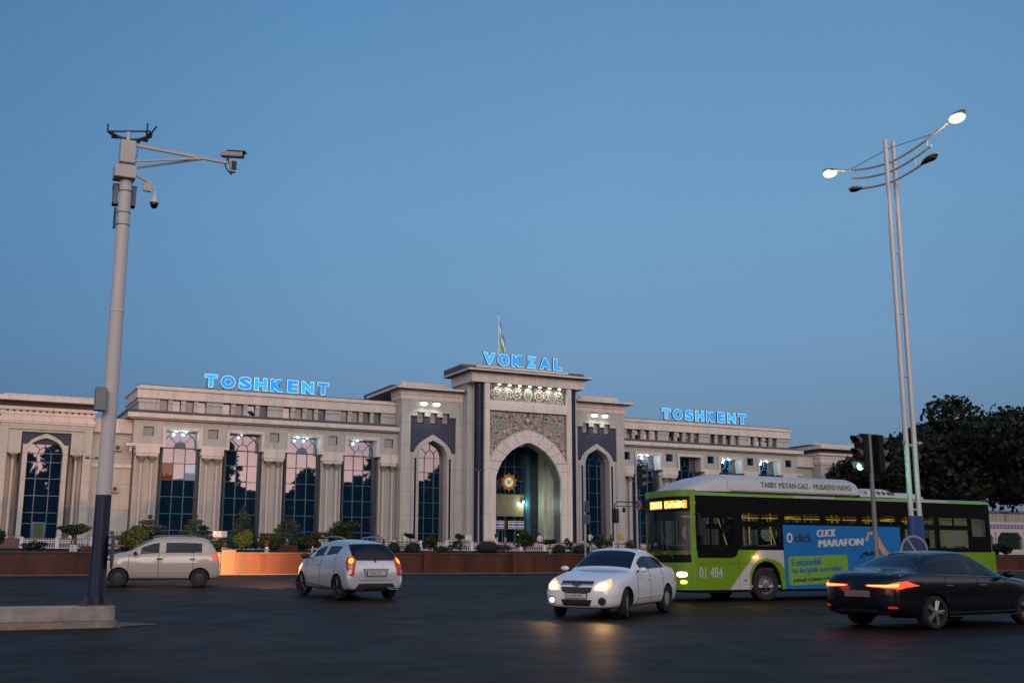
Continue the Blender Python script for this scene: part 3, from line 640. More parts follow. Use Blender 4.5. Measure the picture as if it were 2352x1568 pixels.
    for k, p in enumerate(ps):     # small square windows
        g = S(); panes(g, sorted([X(p + .42), X(p - .42)]), [12.0, 12.8], Yw + .2, tilt=.02); w_ = g.build('square_window', M_cur if sx < 0 else M_glass, st, recalc=False)
        f = S()
        for s_ in (-1, 1): f.box(X(p) + s_ * .43, X(p) + s_ * .38, Yw + .06, Yw + .22, 11.99, 12.80)
        f.box(X(p) - .38, X(p) + .38, Yw + .06, Yw + .22, 12.75, 12.80); f.box(X(p) - .38, X(p) + .38, Yw + .06, Yw + .22, 11.99, 12.03); f.build('window_frame', M_teal, w_)
    f = S(); f.box(X(36.98), X(12.3), 97.75, 98.6, 13.52, 13.90); f.box(X(36.7), X(12.3), 98.05, 98.6, 13.40, 13.52); f.box(X(36.98), X(36.5), 98.6, 106, 13.52, 13.90); f.build('box_cornice', M_band, st)
    f = S(); f.prism([(97.8, 13.90), (99.15, 14.32), (106, 14.32), (106, 13.90)], X(36.9), X(12.3), 'x'); f.build('box_roof', M_roof, st)
    # upper storey
    f = S(); gs = [34.23 - 5.46 * k for k in range(4)]; cuts = [35.98]
    for g0 in gs:
        for k in range(4): cuts += [g0 - 1.1 * k, g0 - 1.1 * k - .72]
    cuts.append(12.35)
    for k in range(0, len(cuts), 2):
        f.box(X(cuts[k]), X(cuts[k + 1]), 99.1, 99.5, 14.25, 14.96)
    f.box(X(35.98), X(12.35), 99.5, 106, 14.25, 15.32); f.box(X(35.98), X(12.35), 99.1, 99.45, 14.2, 14.318)
    f.build('upper_wall', M_wall2, st)
    f = S()
    for k in range(0, len(cuts), 2):
        if cuts[k] - cuts[k + 1] < .6: continue
        f = S(); f.box(X(cuts[k] + (.07 if k == 0 else 0)), X(cuts[k + 1]), 99.02, 99.5, 14.965, 15.315)
        if k == 0: f.box(X(36.06), X(35.98), 99.5, 106, 14.965, 15.315)
        f.build('window_band', M_wall2, st)
    for k in range(0, len(cuts), 2):
        if cuts[k] - cuts[k + 1] < .6: f = S(); f.box(X(cuts[k]), X(cuts[k + 1]), 99.02, 99.5, 14.965, 15.315); f.build('mullion_cap', M_wall2, st)
    f = S(); f.box(X(36.16), X(12.35), 98.93, 106, 15.32, 16.11); f.build('upper_fascia', M_band, st)
    f = S(); f.box(X(36.17), X(12.35), 98.915, 98.93, 15.30, 15.335); f.box(X(36.17), X(12.35), 98.90, 98.93, 16.085, 16.112); f.box(X(36.4), X(12.3), 98.27, 98.30, 13.34, 13.40); f.build('painted_shadow_line', M_soffit, st)  # thin dark strips painted as the shade lines under fascia and cornice
    f = S(); f.box(X(36.28), X(12.35), 98.83, 106, 16.115, 16.27); f.build('upper_lip', M_band, st)
    f = S(); f.box(X(35.95), X(12.35), 99.15, 106, 16.27, 16.50); f.build('parapet', M_band, st)
    f = S(); f.box(X(36.0), X(12.35), 99.10, 99.2, 16.50, 16.53); f.build('parapet_flashing', M_roof, st)
    for gi, g0 in enumerate(gs):
        for k in range(4):
            x0 = g0 - 1.1 * k; mm = rnd.choice([M_cur, M_glass, M_cur, M_glass2]) if sx < 0 else rnd.choice([M_glass, M_glass2, M_glass2, M_cur])
            g = S(); panes(g, sorted([X(x0), X(x0 - .72)]), [14.32, 14.8, 15.27], 99.38, tilt=.03); w_ = g.build('clerestory_window', mm, st, recalc=False)
            f = S(); f.box(X(x0), X(x0 - .04), 99.3, 99.4, 14.32, 15.3); f.box(X(x0 - .68), X(x0 - .72), 99.3, 99.4, 14.32, 15.3); f.box(X(x0), X(x0 - .72), 99.3, 99.4, 15.26, 15.32); f.build('window_frame', M_soffit, w_)
    # link to the pavilion
    f = S(); f.box(X(40), X(36.2), 99.5, 108, 3.27, 12.2); f.build('link_wall', M_wall, st)
    f = S(); f.box(X(40), X(36.37), 99.1, 108, 12.2, 12.5); f.box(X(40), X(36.37), 99.2, 108, 12.5, 13.4); f.box(X(40), X(36.2), 99.35, 99.5, 9.27, 9.58); f.build('link_cornice', M_band, st)
    # pavilion
    c = sx * 43.17; Y = 98.0
    f = S()
    f.box(X(46.7), X(46.05), Y, 104, 3.27, 12.5); f.box(X(40.27), X(39.65), Y, 104, 3.27, 12.5); f.box(X(46.05), X(40.27), Y, Y + 2, 12.04, 12.5)
    f.box(X(46.7), X(39.65), Y + 2, 112, 3.27, 12.5)
    f.box(X(46.05), X(45.04), Y + .16, Y + 2, 10.1, 12.04); f.box(X(41.26), X(40.27), Y + .16, Y + 2, 10.1, 12.04); f.box(X(45.04), X(41.26), Y + .16, Y + 2, 11.84, 12.04)
    for xx in (45.85, 40.5): f.box(X(xx + .2), X(xx - .23 + .0), Y + 1.0, Y + 2, 3.27, 10.1)
    f.build('pavilion_wall', M_wall, st)
    f = S(); f.band([(c - 1.89, 3.5), (c - 1.89, 11.84), (c + 1.89, 11.84), (c + 1.89, 3.5)], [(c - 1.6, 3.5), (c - 1.3, 10.9), (c + 1.3, 10.9), (c + 1.6, 3.5)], Y + .34, Y + .5); f.build('pavilion_dark_panel', M_dark, st)
    PI_ = [(-1.35, 3.27), (-1.35, 10.15), (-1.25, 10.6), (-.95, 10.98), (-.5, 11.22), (0, 11.38), (.5, 11.22), (.95, 10.98), (1.25, 10.6), (1.35, 10.15), (1.35, 3.27)]
    PO_ = [(-1.72, 3.27), (-1.72, 10.83), (-1.4, 10.83), (-1.1, 11.2), (-.6, 11.5), (0, 11.74), (.6, 11.5), (1.1, 11.2), (1.4, 10.83), (1.72, 10.83), (1.72, 3.27)]
    f = S(); f.band(sh(PO_, c), sh(PI_, c), Y + .1, Y + .62); f.build('pavilion_arch', M_wall, st)
    Yg = Y + .6; g = S(); panes(g, [c - 1.35, c - .57, c + .50, c + 1.35], [3.3, 4.48, 5.35, 6.71, 8.09, 9.43, 10.15], Yg)
    inn = sh([p for p in PI_ if p[1] > 10.14], c)
    for i in range(len(inn) - 1): g.add([(c, Yg, 10.15), (inn[i][0], Yg, inn[i][1]), (inn[i + 1][0], Yg, inn[i + 1][1])], [(0, 1, 2)])
    w_ = g.build('arched_window', M_glass, st, recalc=False)
    f = S()
    for x in (-.57, .50): f.box(c + x - .035, c + x + .035, Yg - .05, Yg, 3.3, 10.15)
    for z in (4.48, 5.35, 6.71, 8.09, 9.43, 10.15): f.box(c - 1.35, c + 1.35, Yg - .045, Yg, z - .03, z + .03)
    f.tube([(c + .5 * math.cos(a), Yg - .03, 10.15 + .45 * math.sin(a)) for a in [math.pi * q / 10 for q in range(11)]], .035, 4)
    for a, e in ((90, (0, 11.35)), (140, (-.9, 11.0)), (40, (.9, 11.0))): f.tube([(c + .5 * math.cos(R(a)), Yg - .03, 10.15 + .45 * math.sin(R(a))), (c + e[0], Yg - .03, e[1])], .03, 4)
    f.box(c - .55, c + .48, Yg - .05, Yg, 3.3, 4.6); f.build('window_frame', M_teal, w_)
    if sx < 0:
        f = S(); f.box(c - .38, c + .30, Yg - .07, Yg - .05, 3.3, 4.5); f.build('door_glass', emat('dim_doorway', (.05, .055, .03), 1), w_)
    for a in (2.42, -2.38): column(c + a, Y + .45, 3.27, 10.1, .5)
    f = S()
    for z0, z1, o in ((12.5, 12.66, .1), (12.66, 12.93, .16), (12.95, 13.2, .02), (13.56, 13.82, .24)): f.box(X(46.7 + o), X(39.65 - o), Y - o, 112, z0, z1)
    f.box(X(46.8), X(39.55), Y - .08, 112, 13.2, 13.56)
    f.build('pavilion_cornice', M_band, st)
    f = S()
    n = 14
    for k in range(n): xx = 46.35 - k * (6.4 / (n - 1)); f.box(X(xx), X(xx - .17), Y - .10, Y - .07, 13.42, 13.56)
    f.build('dentil_recess', M_dark, st)
    f = S(); f.box(X(47.0), X(39.4), Y - .1, 112, 13.83, 14.25); f.build('pavilion_soffit', M_soffit, st)
    f = S(); f.box(X(47.5), X(39.0), Y - .9, 112, 14.25, 14.62); f.build('pavilion_eave', M_band, st)
    f = S(); f.prism([(Y - .86, 14.62), (Y + 1.2, 14.86), (112, 14.86), (112, 14.62)], X(47.4), X(39.1), 'x'); f.build('pavilion_roof', M_roof, st)
    f = S(); f.box(X(46.6), X(39.6), Y + 1.1, Y + 1.2, 14.86, 15.02); f.build('pavilion_parapet', M_band, st)
# right annex beyond the pavilion
b = S(); b.box(46.7, 49.2, 99.3, 110, 3.27, 12.0); b.box(46.7, 49.3, 99.5, 110, 12.8, 13.9); b.build('annex_wall', M_wall, st)
b = S(); b.box(46.7, 49.5, 98.9, 110, 12.0, 12.3); b.box(46.7, 49.2, 99.1, 110, 12.3, 12.8); b.build('annex_cornice', M_band, st)
# pavement lighting: vestibule lamp

# ------------------------------------------------------------------ rooftop signs
M_sgn = emat('sign_blue', (.035, .36, .95), 1.0); M_sgn2 = emat('sign_cyan', (.06, .50, 1.0), 1.0); M_sgw = emat('sign_outline', (.62, .90, 1.0), 1.15)
def roof_sign(y, z0, z1, letters, label, zb):
    xa, xb = letters[0][1], letters[-1][2]
    root = empty('rooftop_sign', (XC + (xa + xb) / 2, y, zb), label, 'sign')
    for i, (ch, x0, x1) in enumerate(letters):
        b = S(); w = (x1 - x0); e = .05
        put_text(b, ch, x0 - .02, x1 + .02, z0 - .03, z1 + .03, y + .10, .09, .09, 2, ref=.09)
        put_text(b, ch, x0, x1, z0, z1, y - .004, .088, 0, 0, ref=.088)
        put_text(b, ch, x0 + e, x1 - e, z0 + e, z1 - e, y - .014, .062, 0, 1, ref=.062)
        b.build('letter', [M_sgw, M_sgn if i % 3 else M_sgn2, M_black], root, recalc=False)
    b = S()
    for ch, x0, x1 in letters:
        for t in (.25, .75):
            x = x0 + (x1 - x0) * t; b.tube([(x, y + .12, z0 + .2), (x, y + .12, zb)], .022, 4)
            b.tube([(x, y + .12, z0 + .75 * (z1 - z0)), (x, y + .95, zb)], .022, 4)
    b.tube([(xa - .3, y + .12, zb + .03), (xb + .3, y + .12, zb + .03)], .03, 4); b.build('support_frame', M_black, root)
LEFT = [('T', -30.43, -29.24), ('O', -28.99, -27.64), ('S', -27.38, -26.18), ('H', -25.98, -24.71), ('K', -24.49, -23.2), ('E', -22.91, -21.80), ('N', -21.56, -20.32), ('T', -20.05, -18.86)]
roof_sign(99.6, 16.72, 17.94, LEFT, 'blue lit letters TOSHKENT with white outlines on the roof left of the portal', 16.5)
roof_sign(99.6, 16.74, 17.96, [(c, a + 49.22, b_ + 49.22) for c, a, b_ in LEFT], 'blue lit letters TOSHKENT with white outlines on the roof right of the portal', 16.5)
roof_sign(96.3, 20.36, 21.60, [('V', -4.45, -3.06), ('O', -2.86, -1.53), ('K', -1.29, .02), ('Z', .35, 1.50), ('A', 1.80, 3.14), ('L', 3.40, 4.44)], 'blue lit letters VOKZAL on top of the central portal', 20.17)
fp = empty('flagpole', (XC - 2.3, 97.2, 20.17), 'thin metal flagpole with a limp blue, white and green flag above VOKZAL', 'flagpole')
b = S(); b.cyl((-2.27, 97.2, 20.1), (-2.27, 97.2, 25.75), .05, .035, 8); b.ell((-2.27, 97.2, 25.8), .09, .09, .09, 8, 6); b.build('pole', mat('pole_steel', (.45, .45, .44), .35, .6), fp, smooth=True)
# limp flag: hangs from the hoist in folds, stripes blue/white/green
b = S(); W_, H_ = 16, 12; V = []
for j in range(H_ + 1):
    for i in range(W_ + 1):
        u = i / W_; v = j / H_            # u along fly, v down the hoist
        drop = u ** .75 * 2.3; x = -2.22 + .62 * u + .09 * math.sin(u * 8) * u + .10 * (1 - v) * math.sin(u * 3.0)
        V.append((x, 97.2 - .12 * math.sin(u * 11 + v), 25.15 - v * 1.75 * (1 - .15 * u) - drop * (1 - .0 * v)))
F_ = []; Mi = []
for j in range(H_):
    for i in range(W_):
        a = j * (W_ + 1) + i; F_.append((a, a + 1, a + W_ + 2, a + W_ + 1)); Mi.append(0 if j < 3 else (1 if j < 8 else 2))
for f_, m_ in zip(F_, Mi): b.add([V[k] for k in f_], [(0, 1, 2, 3)], m_)
b.build('flag', [mat('flag_blue', (.03, .22, .55), .8), mat('flag_white', (.75, .75, .75), .8), mat('flag_green', (.08, .42, .07), .8)], fp, smooth=True, ang=80)

# ------------------------------------------------------------------ lamps of the building
M_led = emat('floodlight_glow', (1, 1, .90), 3); M_ledb = emat('downlight_glow', (.85, .97, 1), 2.5)
nlab = {(-1, 0): 'left lamp of the bright pair on the tower left of the portal', (-1, 1): 'right lamp of the bright pair on the tower left of the portal',
        (1, 0): 'left lamp of the bright pair on the tower right of the portal', (1, 1): 'right lamp of the bright pair on the tower right of the portal'}
for sx in (-1, 1):
    for q, x in enumerate((-10.33, -9.03) if sx < 0 else (8.6, 9.85)):
        r_ = empty('floodlight', (XC + x, 97.3, 16.35), nlab[(sx, q)], 'floodlight', 'floodlights on the two towers')
        b = S(); b.box(x - .34, x + .34, 96.78, 97.12, 16.32, 16.42); b.box(x - .03, x + .03, 97.1, 97.36, 16.3, 16.38); b.build('housing', M_floodbox, r_)
        b = S(); b.ell((x, 96.93, 16.20), .38, .16, .22, 16, 10); b.build('lens', M_led, r_, smooth=True)  # lens swollen past its housing to take in the lamp's glare
        lamp('light', 'SPOT', (XC + x, 96.72, 16.15), 110, (.95, 1, .88), r_, .12, aim((0, .42, -1)), 120, .8)
for k in range(7):
    x = -3.28 + 1.11 * k
    r_ = empty('soffit_lamp', (XC + x, 95.2, 18.38), '%s of the seven small lamps above the carved frieze' % ['leftmost', 'second from left', 'third from left', 'middle one', 'third from right', 'second from right', 'rightmost'][k], 'lamp', 'lamps above the carved frieze')
    b = S(); b.box(x - .16, x + .16, 94.98, 95.1, 18.30, 18.37); b.build('housing', M_floodbox, r_)
    b = S(); b.ell((x, 95.0, 18.27), .20, .07, .09, 12, 6); b.build('lens', M_led, r_, smooth=True)
    lamp('light', 'SPOT', (XC + x, 94.92, 18.22), 100, (.93, 1, .86), r_, .08, aim((0, .62, -1)), 130, .8)
WL = [(-32.78, 'left lamp in the first tall window from the left'), (-31.98, 'right lamp in the first tall window from the left'), (-27.1, 'dim lamp in the second tall window from the left'),
      (-21.96, 'left lamp in the third tall window from the left'), (-21.12, 'right lamp in the third tall window from the left'), (-16.3, 'single lamp in the tall window left of the tower'),
      (14.75, 'left lamp in the first tall window right of the portal'), (15.4, 'middle lamp in the first tall window right of the portal'), (16.15, 'right lamp in the first tall window right of the portal'),
      (26.2, 'left lamp in the third tall window right of the portal'), (26.98, 'right lamp in the third tall window right of the portal'),
      (31.5, 'left lamp in the last tall window of the right wing'), (32.3, 'right lamp in the last tall window of the right wing')]
for x, lb in WL:
    r_ = empty('window_lamp', (XC + x, 98.6, 12.6), lb, 'lamp', 'lamps in the heads of the tall windows')
    dim = x == -27.1
    b = S(); b.box(x - .14, x + .14, 98.50, 98.78, 12.545, 12.598); b.build('housing', M_floodbox, r_)
    b = S(); b.ell((x, 98.60, 12.50), .17 if not dim else .09, .12, .06, 12, 6); b.build('lens', M_ledb, r_, smooth=True)
    lamp('light', 'POINT', (XC + x, 98.72, 12.36), 40 if not dim else 8, (.62, .92, 1), r_, .08)
for x, lb in ((42.3, 'left lamp inside the arched niche of the right pavilion'), (44.2, 'right lamp inside the arched niche of the right pavilion')):
    r_ = empty('niche_lamp', (XC + x, 98.2, 11.8), lb, 'lamp', 'lamps in the right pavilion niche')
    b = S(); b.box(x - .14, x + .14, 98.12, 98.3, 11.78, 11.835); b.build('housing', M_floodbox, r_)
    b = S(); b.ell((x, 98.18, 11.74), .20, .12, .07, 12, 6); b.build('lens', M_ledb, r_, smooth=True)
    lamp('light', 'POINT', (XC + x, 98.05, 11.62), 18, (.85, .98, 1), r_, .08)
r_ = empty('porch_lamp', (XC + 2.9, 96.9, 8.6), 'white-green lamp lighting the right wall inside the entrance arch', 'lamp')
b = S(); b.box(1.30, 1.55, 99.05, 99.2, 7.25, 7.5); b.build('housing', M_floodbox, r_)
b = S(); b.ell((1.42, 99.02, 7.3), .12, .05, .16, 10, 8); b.build('lens', M_led, r_, smooth=True)
lamp('light', 'POINT', (XC + 1.45, 98.75, 7.1), 120, (.80, 1, .78), r_, .12)

# entrance boards
M_bnavy = mat('board_navy', (.02, .03, .12), .4, emit=(.02, .03, .14), es=.5)
M_bgold = mat('board_gold', (.55, .36, .14), .35, emit=(.75, .5, .2), es=.35)
M_bw = emat('board_white', (.75, .8, .9), .75)
for (x0, x1, lb) in ((-.28, 1.40, 'wide navy notice board in a gold frame above the entrance door'), (-2.4, -.79, 'narrow navy notice board partly hidden by the left arch jamb')):
    r_ = empty('notice_board', (XC + (x0 + x1) / 2, 99.2, 4.66), lb, 'sign', 'notice boards in the entrance')
    b = S(); b.box(x0, x1, 98.9, 99.0, 4.66, 5.42, 0); b.box(x0 + .05, x1 - .05, 98.88, 98.9, 4.71, 5.37, 1); b.build('board', [M_bgold, M_bnavy], r_)
    b = S(); cx = (x0 + x1) / 2; xm = cx
    for xx in (x0 + .3, xm + .25):
        for j, z in enumerate((5.23, 5.15, 4.93, 4.85)): b.box(xx - .05 + .05 * (j % 2), xx + .34 - .05 * (j % 2), 98.865, 98.875, z - .022, z + .022)
    for xx in (x0 + .15, xm - .12, xm + .08, x1 - .15):
        for z in (5.18, 4.88): b.ell((xx, 98.87, z), .05, .005, .07, 6, 4)
    b.build('lettering', M_bw, r_)
# railway emblem hanging in the arch
em = empty('railway_emblem', (XC - .4, 98.6, 9.2), 'golden toothed wheel emblem with a round face hanging inside the entrance arch', 'emblem')
EX, EY, EZ = XC - .42, 98.6, 9.2
b = MB(); b.lathe((EX, EY, EZ), [(.50, .06), (.50, -.06), (.72, -.06), (.74, 0), (.72, .06), (.50, .06)], 28, 'y', cap=False)
for k in range(10):
    a = 2 * math.pi * k / 10 + .3
    b.tube([(EX + .70 * math.cos(a), EY, EZ + .70 * math.sin(a)), (EX + .83 * math.cos(a), EY, EZ + .83 * math.sin(a))], .03, 6); b.ell((EX + .87 * math.cos(a), EY, EZ + .87 * math.sin(a)), .06, .03, .06, 8, 6)
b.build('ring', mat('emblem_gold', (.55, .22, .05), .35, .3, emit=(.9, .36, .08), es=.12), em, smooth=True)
b = MB()
for k in range(12):
    a = 2 * math.pi * (k + .5) / 12; b.prism([(EX + r * math.cos(a + d), EZ + r * math.sin(a + d)) for r, d in ((.56, -.16), (.67, -.16), (.67, .16), (.56, .16))], EY - .072, EY - .062, 'y')
b.build('ring_slot', mat('emblem_slot', (.05, .012, .004), .6), em)
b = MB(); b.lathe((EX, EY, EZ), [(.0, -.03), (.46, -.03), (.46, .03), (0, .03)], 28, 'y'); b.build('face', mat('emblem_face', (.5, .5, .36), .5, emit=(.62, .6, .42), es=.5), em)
b = MB()
for q in ((-.33, .30), (.33, .30)): b.tube([(EX, EY - .05, EZ - .25), (EX + q[0], EY - .05, EZ + q[1])], .018, 4)
for k in range(9): a = rnd.random() * 6.3; r0 = rnd.uniform(.05, .28); b.ell((EX + r0 * math.cos(a), EY - .045, EZ - .1 + r0 * math.sin(a)), .06, .006, .05, 6, 4)
b.build('face_mark', mat('emblem_green', (.06, .12, .05), .6), em)
b = MB(); b.tube([(EX, EY, EZ + .7), (EX, EY, 12.9)], .015, 4); b.build('hanger', M_black, em)

# twin floodlight masts on the square
M_galv = mat('galvanised', (.30, .31, .31), .5, .3, var=.15)
for X0, z1, lb in ((9.86, 8.95, 'thin mast with two dark floodlights beside the left pavilion'), (41.78, 9.25, 'thin mast with two floodlights standing before the entrance arch')):
    r_ = empty('floodlight_mast', (X0, 88, 2.3), lb, 'lamp post', 'floodlight masts on the square')
    b = MB(); b.cyl((X0, 88, 2.3), (X0, 88, z1), .075, .045, 10); b.build('mast', M_galv, r_, smooth=True)
    b = MB(); b.box(X0 - .45, X0 + .45, 87.97, 88.03, z1 - .03, z1 + .03); b.build('crossbar', M_floodbox, r_)
    for s_ in (-1, 1): b = MB(); b.box(X0 + s_ * .33 - .13, X0 + s_ * .33 + .13, 87.8, 88.0, z1 + .02, z1 + .16); b.build('floodlight_head', M_floodbox, r_, bevel=.01)
# air conditioners on the link wall
M_ac = mat('ac_beige', (.36, .34, .31), .6)
for z, lb in ((10.69, 'top air conditioner cage on the wall right of the camera pole'), (7.2, 'middle air conditioner cage on the wall right of the camera pole'), (3.55, 'lowest air conditioner cage just above the bushes by the camera pole')):
    x0, x1 = -38.05, -37.1
    r_ = empty('air_conditioner', (XC + (x0 + x1) / 2, 99.3, z), lb, 'air conditioner', 'air conditioners on the link wall')
    b = S(); b.box(x0, x1, 99.05, 99.45, z, z + .5); b.build('casing', M_ac, r_, bevel=.015)
    b = S(); b.lathe((x0 + .6, 99.04, z + .25), [(.0, 0), (.19, 0), (.19, .02), (0, .02)], 16, 'y'); b.build('fan_grille', M_soffit, r_)
for sx, lb in ((-1, 'white security camera under the left end of the left wing'), (1, 'white security camera under the right end of the right wing')):
    x = sx * 36.55; r_ = empty('security_camera', (XC + x, 98.3, 10.7), lb, 'camera', 'security cameras at the wing ends')
    b = S(); b.box(x - .02, x + .02, 98.1, 98.2, 10.8, 11.08); b.box(min(x, x - sx * .5), max(x, x - sx * .5), 98.12, 98.18, 10.92, 10.98); b.build('bracket', M_ac, r_)
    b = S(); b.ell((x, 98.15, 10.7), .14, .14, .2, 10, 8); b.build('dome', mat('cam_white', (.5, .5, .5), .4), r_, smooth=True)
# yellow wheelchair signs
M_yel = mat('yellow_sign', (.62, .45, .02), .5)
for xa, xb, za, zb_, lb in ((38.38, 38.9, 3.51, 4.04, 'yellow wheelchair sign on the foot of the left tower'), (62.12, 62.62, 3.75, 4.20, 'yellow wheelchair sign on the foot of the right tower')):
    r_ = empty('wheelchair_sign', ((xa + xb) / 2, 97.3, za), lb, 'sign', 'yellow wheelchair signs')
    b = MB(); b.box(xa, xb, 97.28, 97.33, za, zb_, 1); b.box(xa + .03, xb - .03, 97.265, 97.28, za + .03, zb_ - .03, 0); b.build('plate', [M_yel, M_black], r_)
    cx, cz = (xa + xb) / 2, (za + zb_) / 2; b = MB()
    arc = [(cx + .02 + .11 * math.cos(a), 97.262, cz - .07 + .11 * math.sin(a)) for a in [R(150) + R(220) * k / 10 for k in range(11)]]; b.tube(arc, .012, 4)
    b.ell((cx - .03, 97.262, cz + .17), .03, .008, .03, 8, 4); b.tube([(cx - .03, 97.262, cz + .13), (cx - .02, 97.262, cz - .02), (cx + .08, 97.262, cz - .02), (cx + .12, 97.262, cz - .15)], .015, 4)
    b.build('wheelchair_symbol', M_black, r_)

# ------------------------------------------------------------------ fence
M_fence = mat('fence_white', (.55, .55, .56), .55, var=.1)
fe = empty('fence', (34, 83, 2.29), 'long low white picket fence between the planting and the square', 'fence')
x = 5.2; FY = 83.0
n = 0
while x < 62:
    b = MB(); b.box(x - .11, x + .11, FY - .11, FY + .11, 2.29, 2.98); b.box(x - .14, x + .14, FY - .14, FY + .14, 2.98, 3.02)
    b.add([(x - .12, FY - .12, 3.02), (x + .12, FY - .12, 3.02), (x + .12, FY + .12, 3.02), (x - .12, FY + .12, 3.02), (x, FY, 3.13)], [(0, 1, 4), (1, 2, 4), (2, 3, 4), (3, 0, 4)]); b.build('post', M_fence, fe)
    b = MB()
    for z in (2.36, 2.72, 2.87): b.box(x + .12, x + 2.12, FY - .02, FY + .02, z - .02, z + .02)
    for k in range(12):
        px = x + .2 + k * .168; b.box(px - .012, px + .012, FY - .012, FY + .012, 2.31, 2.97); b.add([(px - .022, FY - .01, 2.96), (px + .022, FY - .01, 2.96), (px, FY, 3.03), (px, FY + .01, 2.96)], [(0, 1, 2), (0, 3, 1), (0, 2, 3), (1, 3, 2)])
    for k in range(11): b.tube([(x + .2 + k * .168 + .084 + .05 * math.cos(t), FY, 2.795 + .05 * math.sin(t)) for t in [2 * math.pi * q / 6 for q in range(7)]], .008, 3, cap=False)
    b.build('picket_panel', M_fence, fe); x += 2.24
M_board = mat('board_white_plain', (.6, .6, .6), .5)
for X0, Yb, w, z0, z1, lb in ((12.04, 54, .66, 2.55, 2.83, 'blank white notice board behind the shrubs of the left planting'), (23.2, 50, .36, 2.45, 2.68, 'small white notice board on a thin post near the portal')):
    r_ = empty('notice_board', (X0, Yb, zp(Yb)), lb, 'sign')
    b = MB(); b.box(X0 - w / 2, X0 + w / 2, Yb - .01, Yb + .01, z0, z1); b.build('board', M_board, r_)
    b = MB(); b.cyl((X0, Yb + .03, zp(Yb) - .05), (X0, Yb + .03, z1 + .02), .014, .014, 6); b.build('post', M_galv, r_)

# ------------------------------------------------------------------ camera pole on the median
M_pole = mat('pole_paint', (.53, .50, .485), .45, var=.03, vscale=.8)
M_band_b = mat('pole_blue_band', (.006, .012, .040), .4, var=.3, vscale=4, stretch=(1, 1, .2))
M_box = mat('box_paint', (.48, .45, .43), .5, var=.04); M_grey = mat('grey_box', (.13, .14, .15), .5); M_gbox = mat('grey_green_box', (.20, .215, .21), .5, var=.1)
CX, CY = 2.62, 21.2
cp = empty('camera_pole', (CX, CY, .615), 'tall white pole with a navy foot carrying traffic cameras on the concrete median', 'pole')
b = MB(); b.lathe((CX, CY, 0), [(.135, 2.54), (.131, 3.9), (.127, 5.89), (.133, 5.90), (.133, 5.93), (.125, 5.935), (.113, 8.5)], 24); b.build('pole', M_pole, cp, smooth=True, ang=24)
b = MB(); b.lathe((CX, CY, 0), [(.150, .63), (.140, 1.6), (.137, 2.545)], 24); b.build('blue_band', M_band_b, cp, smooth=True)
b = MB(); b.box(CX - .27, CX + .27, CY - .26, CY + .26, .615, .64)
for a in range(8):
    t = a * math.pi / 4; c, s_ = math.cos(t), math.sin(t)
    b.add([(CX + c * .14 - s_ * .006, CY + s_ * .14 + c * .006, .64), (CX + c * .25 - s_ * .006, CY + s_ * .25 + c * .006, .64), (CX + c * .14 - s_ * .006, CY + s_ * .14 + c * .006, .82), (CX + c * .14 + s_ * .006, CY + s_ * .14 - c * .006, .64), (CX + c * .25 + s_ * .006, CY + s_ * .25 - c * .006, .64), (CX + c * .14 + s_ * .006, CY + s_ * .14 - c * .006, .82)], [(0, 1, 2), (5, 4, 3), (1, 4, 5, 2), (0, 2, 5, 3)])
for s1 in (-1, 1):
    for s2 in (-1, 1): b.cyl((CX + s1 * .22, CY + s2 * .21, .64), (CX + s1 * .22, CY + s2 * .21, .68), .02, .02, 6)
b.build('base_plate', M_floodbox, cp)
b = MB(); b.box(CX - .29, CX - .10, CY - .30, CY - .08, 4.03, 4.45); b.build('meter_box', M_gbox, cp, bevel=.01)
b = MB(); b.box(CX - .155, CX + .115, CY - .16, CY + .13, 8.78, 9.22); b.build('upper_box', M_box, cp, bevel=.006)
b = MB(); b.box(CX - .235, CX + .15, CY - .2, CY + .16, 8.47, 8.71); b.build('lower_box', M_box, cp, bevel=.006)
b = MB(); b.box(CX - .09, CX + .09, CY - .09, CY + .09, 8.70, 8.785); b.cyl((CX - .015, CY, 9.2), (CX - .015, CY, 9.43), .035, .035, 10); b.build('neck', M_pole, cp)
b = MB(); b.box(CX - .2, CX - .12, CY + .05, CY + .25, 8.0, 8.40, 0); b.box(CX + .10, CX + .21, CY + .05, CY + .25, 8.0, 8.37, 0); b.box(CX - .21, CX + .22, CY + .10, CY + .22, 8.30, 8.41, 1); b.box(CX - .2, CX + .20, CY + .10, CY + .22, 8.0, 8.07, 1); b.build('rear_cabinet', [M_grey, M_black], cp)
b = MB(); b.box(CX - .175, CX - .135, CY - .03, CY + .04, 7.5, 7.9); b.build('strap_bracket', M_black, cp)
b = MB(); b.tube([(CX + .10, CY - .02, 8.40), (CX + .15, CY - .03, 8.2), (CX + .14, CY - .03, 8.02), (CX + .09, CY - .05, 7.95)], .012, 6); b.tube([(CX + .17, CY - .05, 9.12), (CX + .13, CY - .1, 8.85), (CX + .12, CY - .1, 8.72)], .008, 5)
b.build('cable', mat('cable_grey', (.12, .12, .13), .6), cp)
for z in (7.58, 7.82, 8.24): b = MB(); b.lathe((CX, CY, z), [(.126, -.008), (.126, .008)], 20); b.build('strap', M_grey, cp)
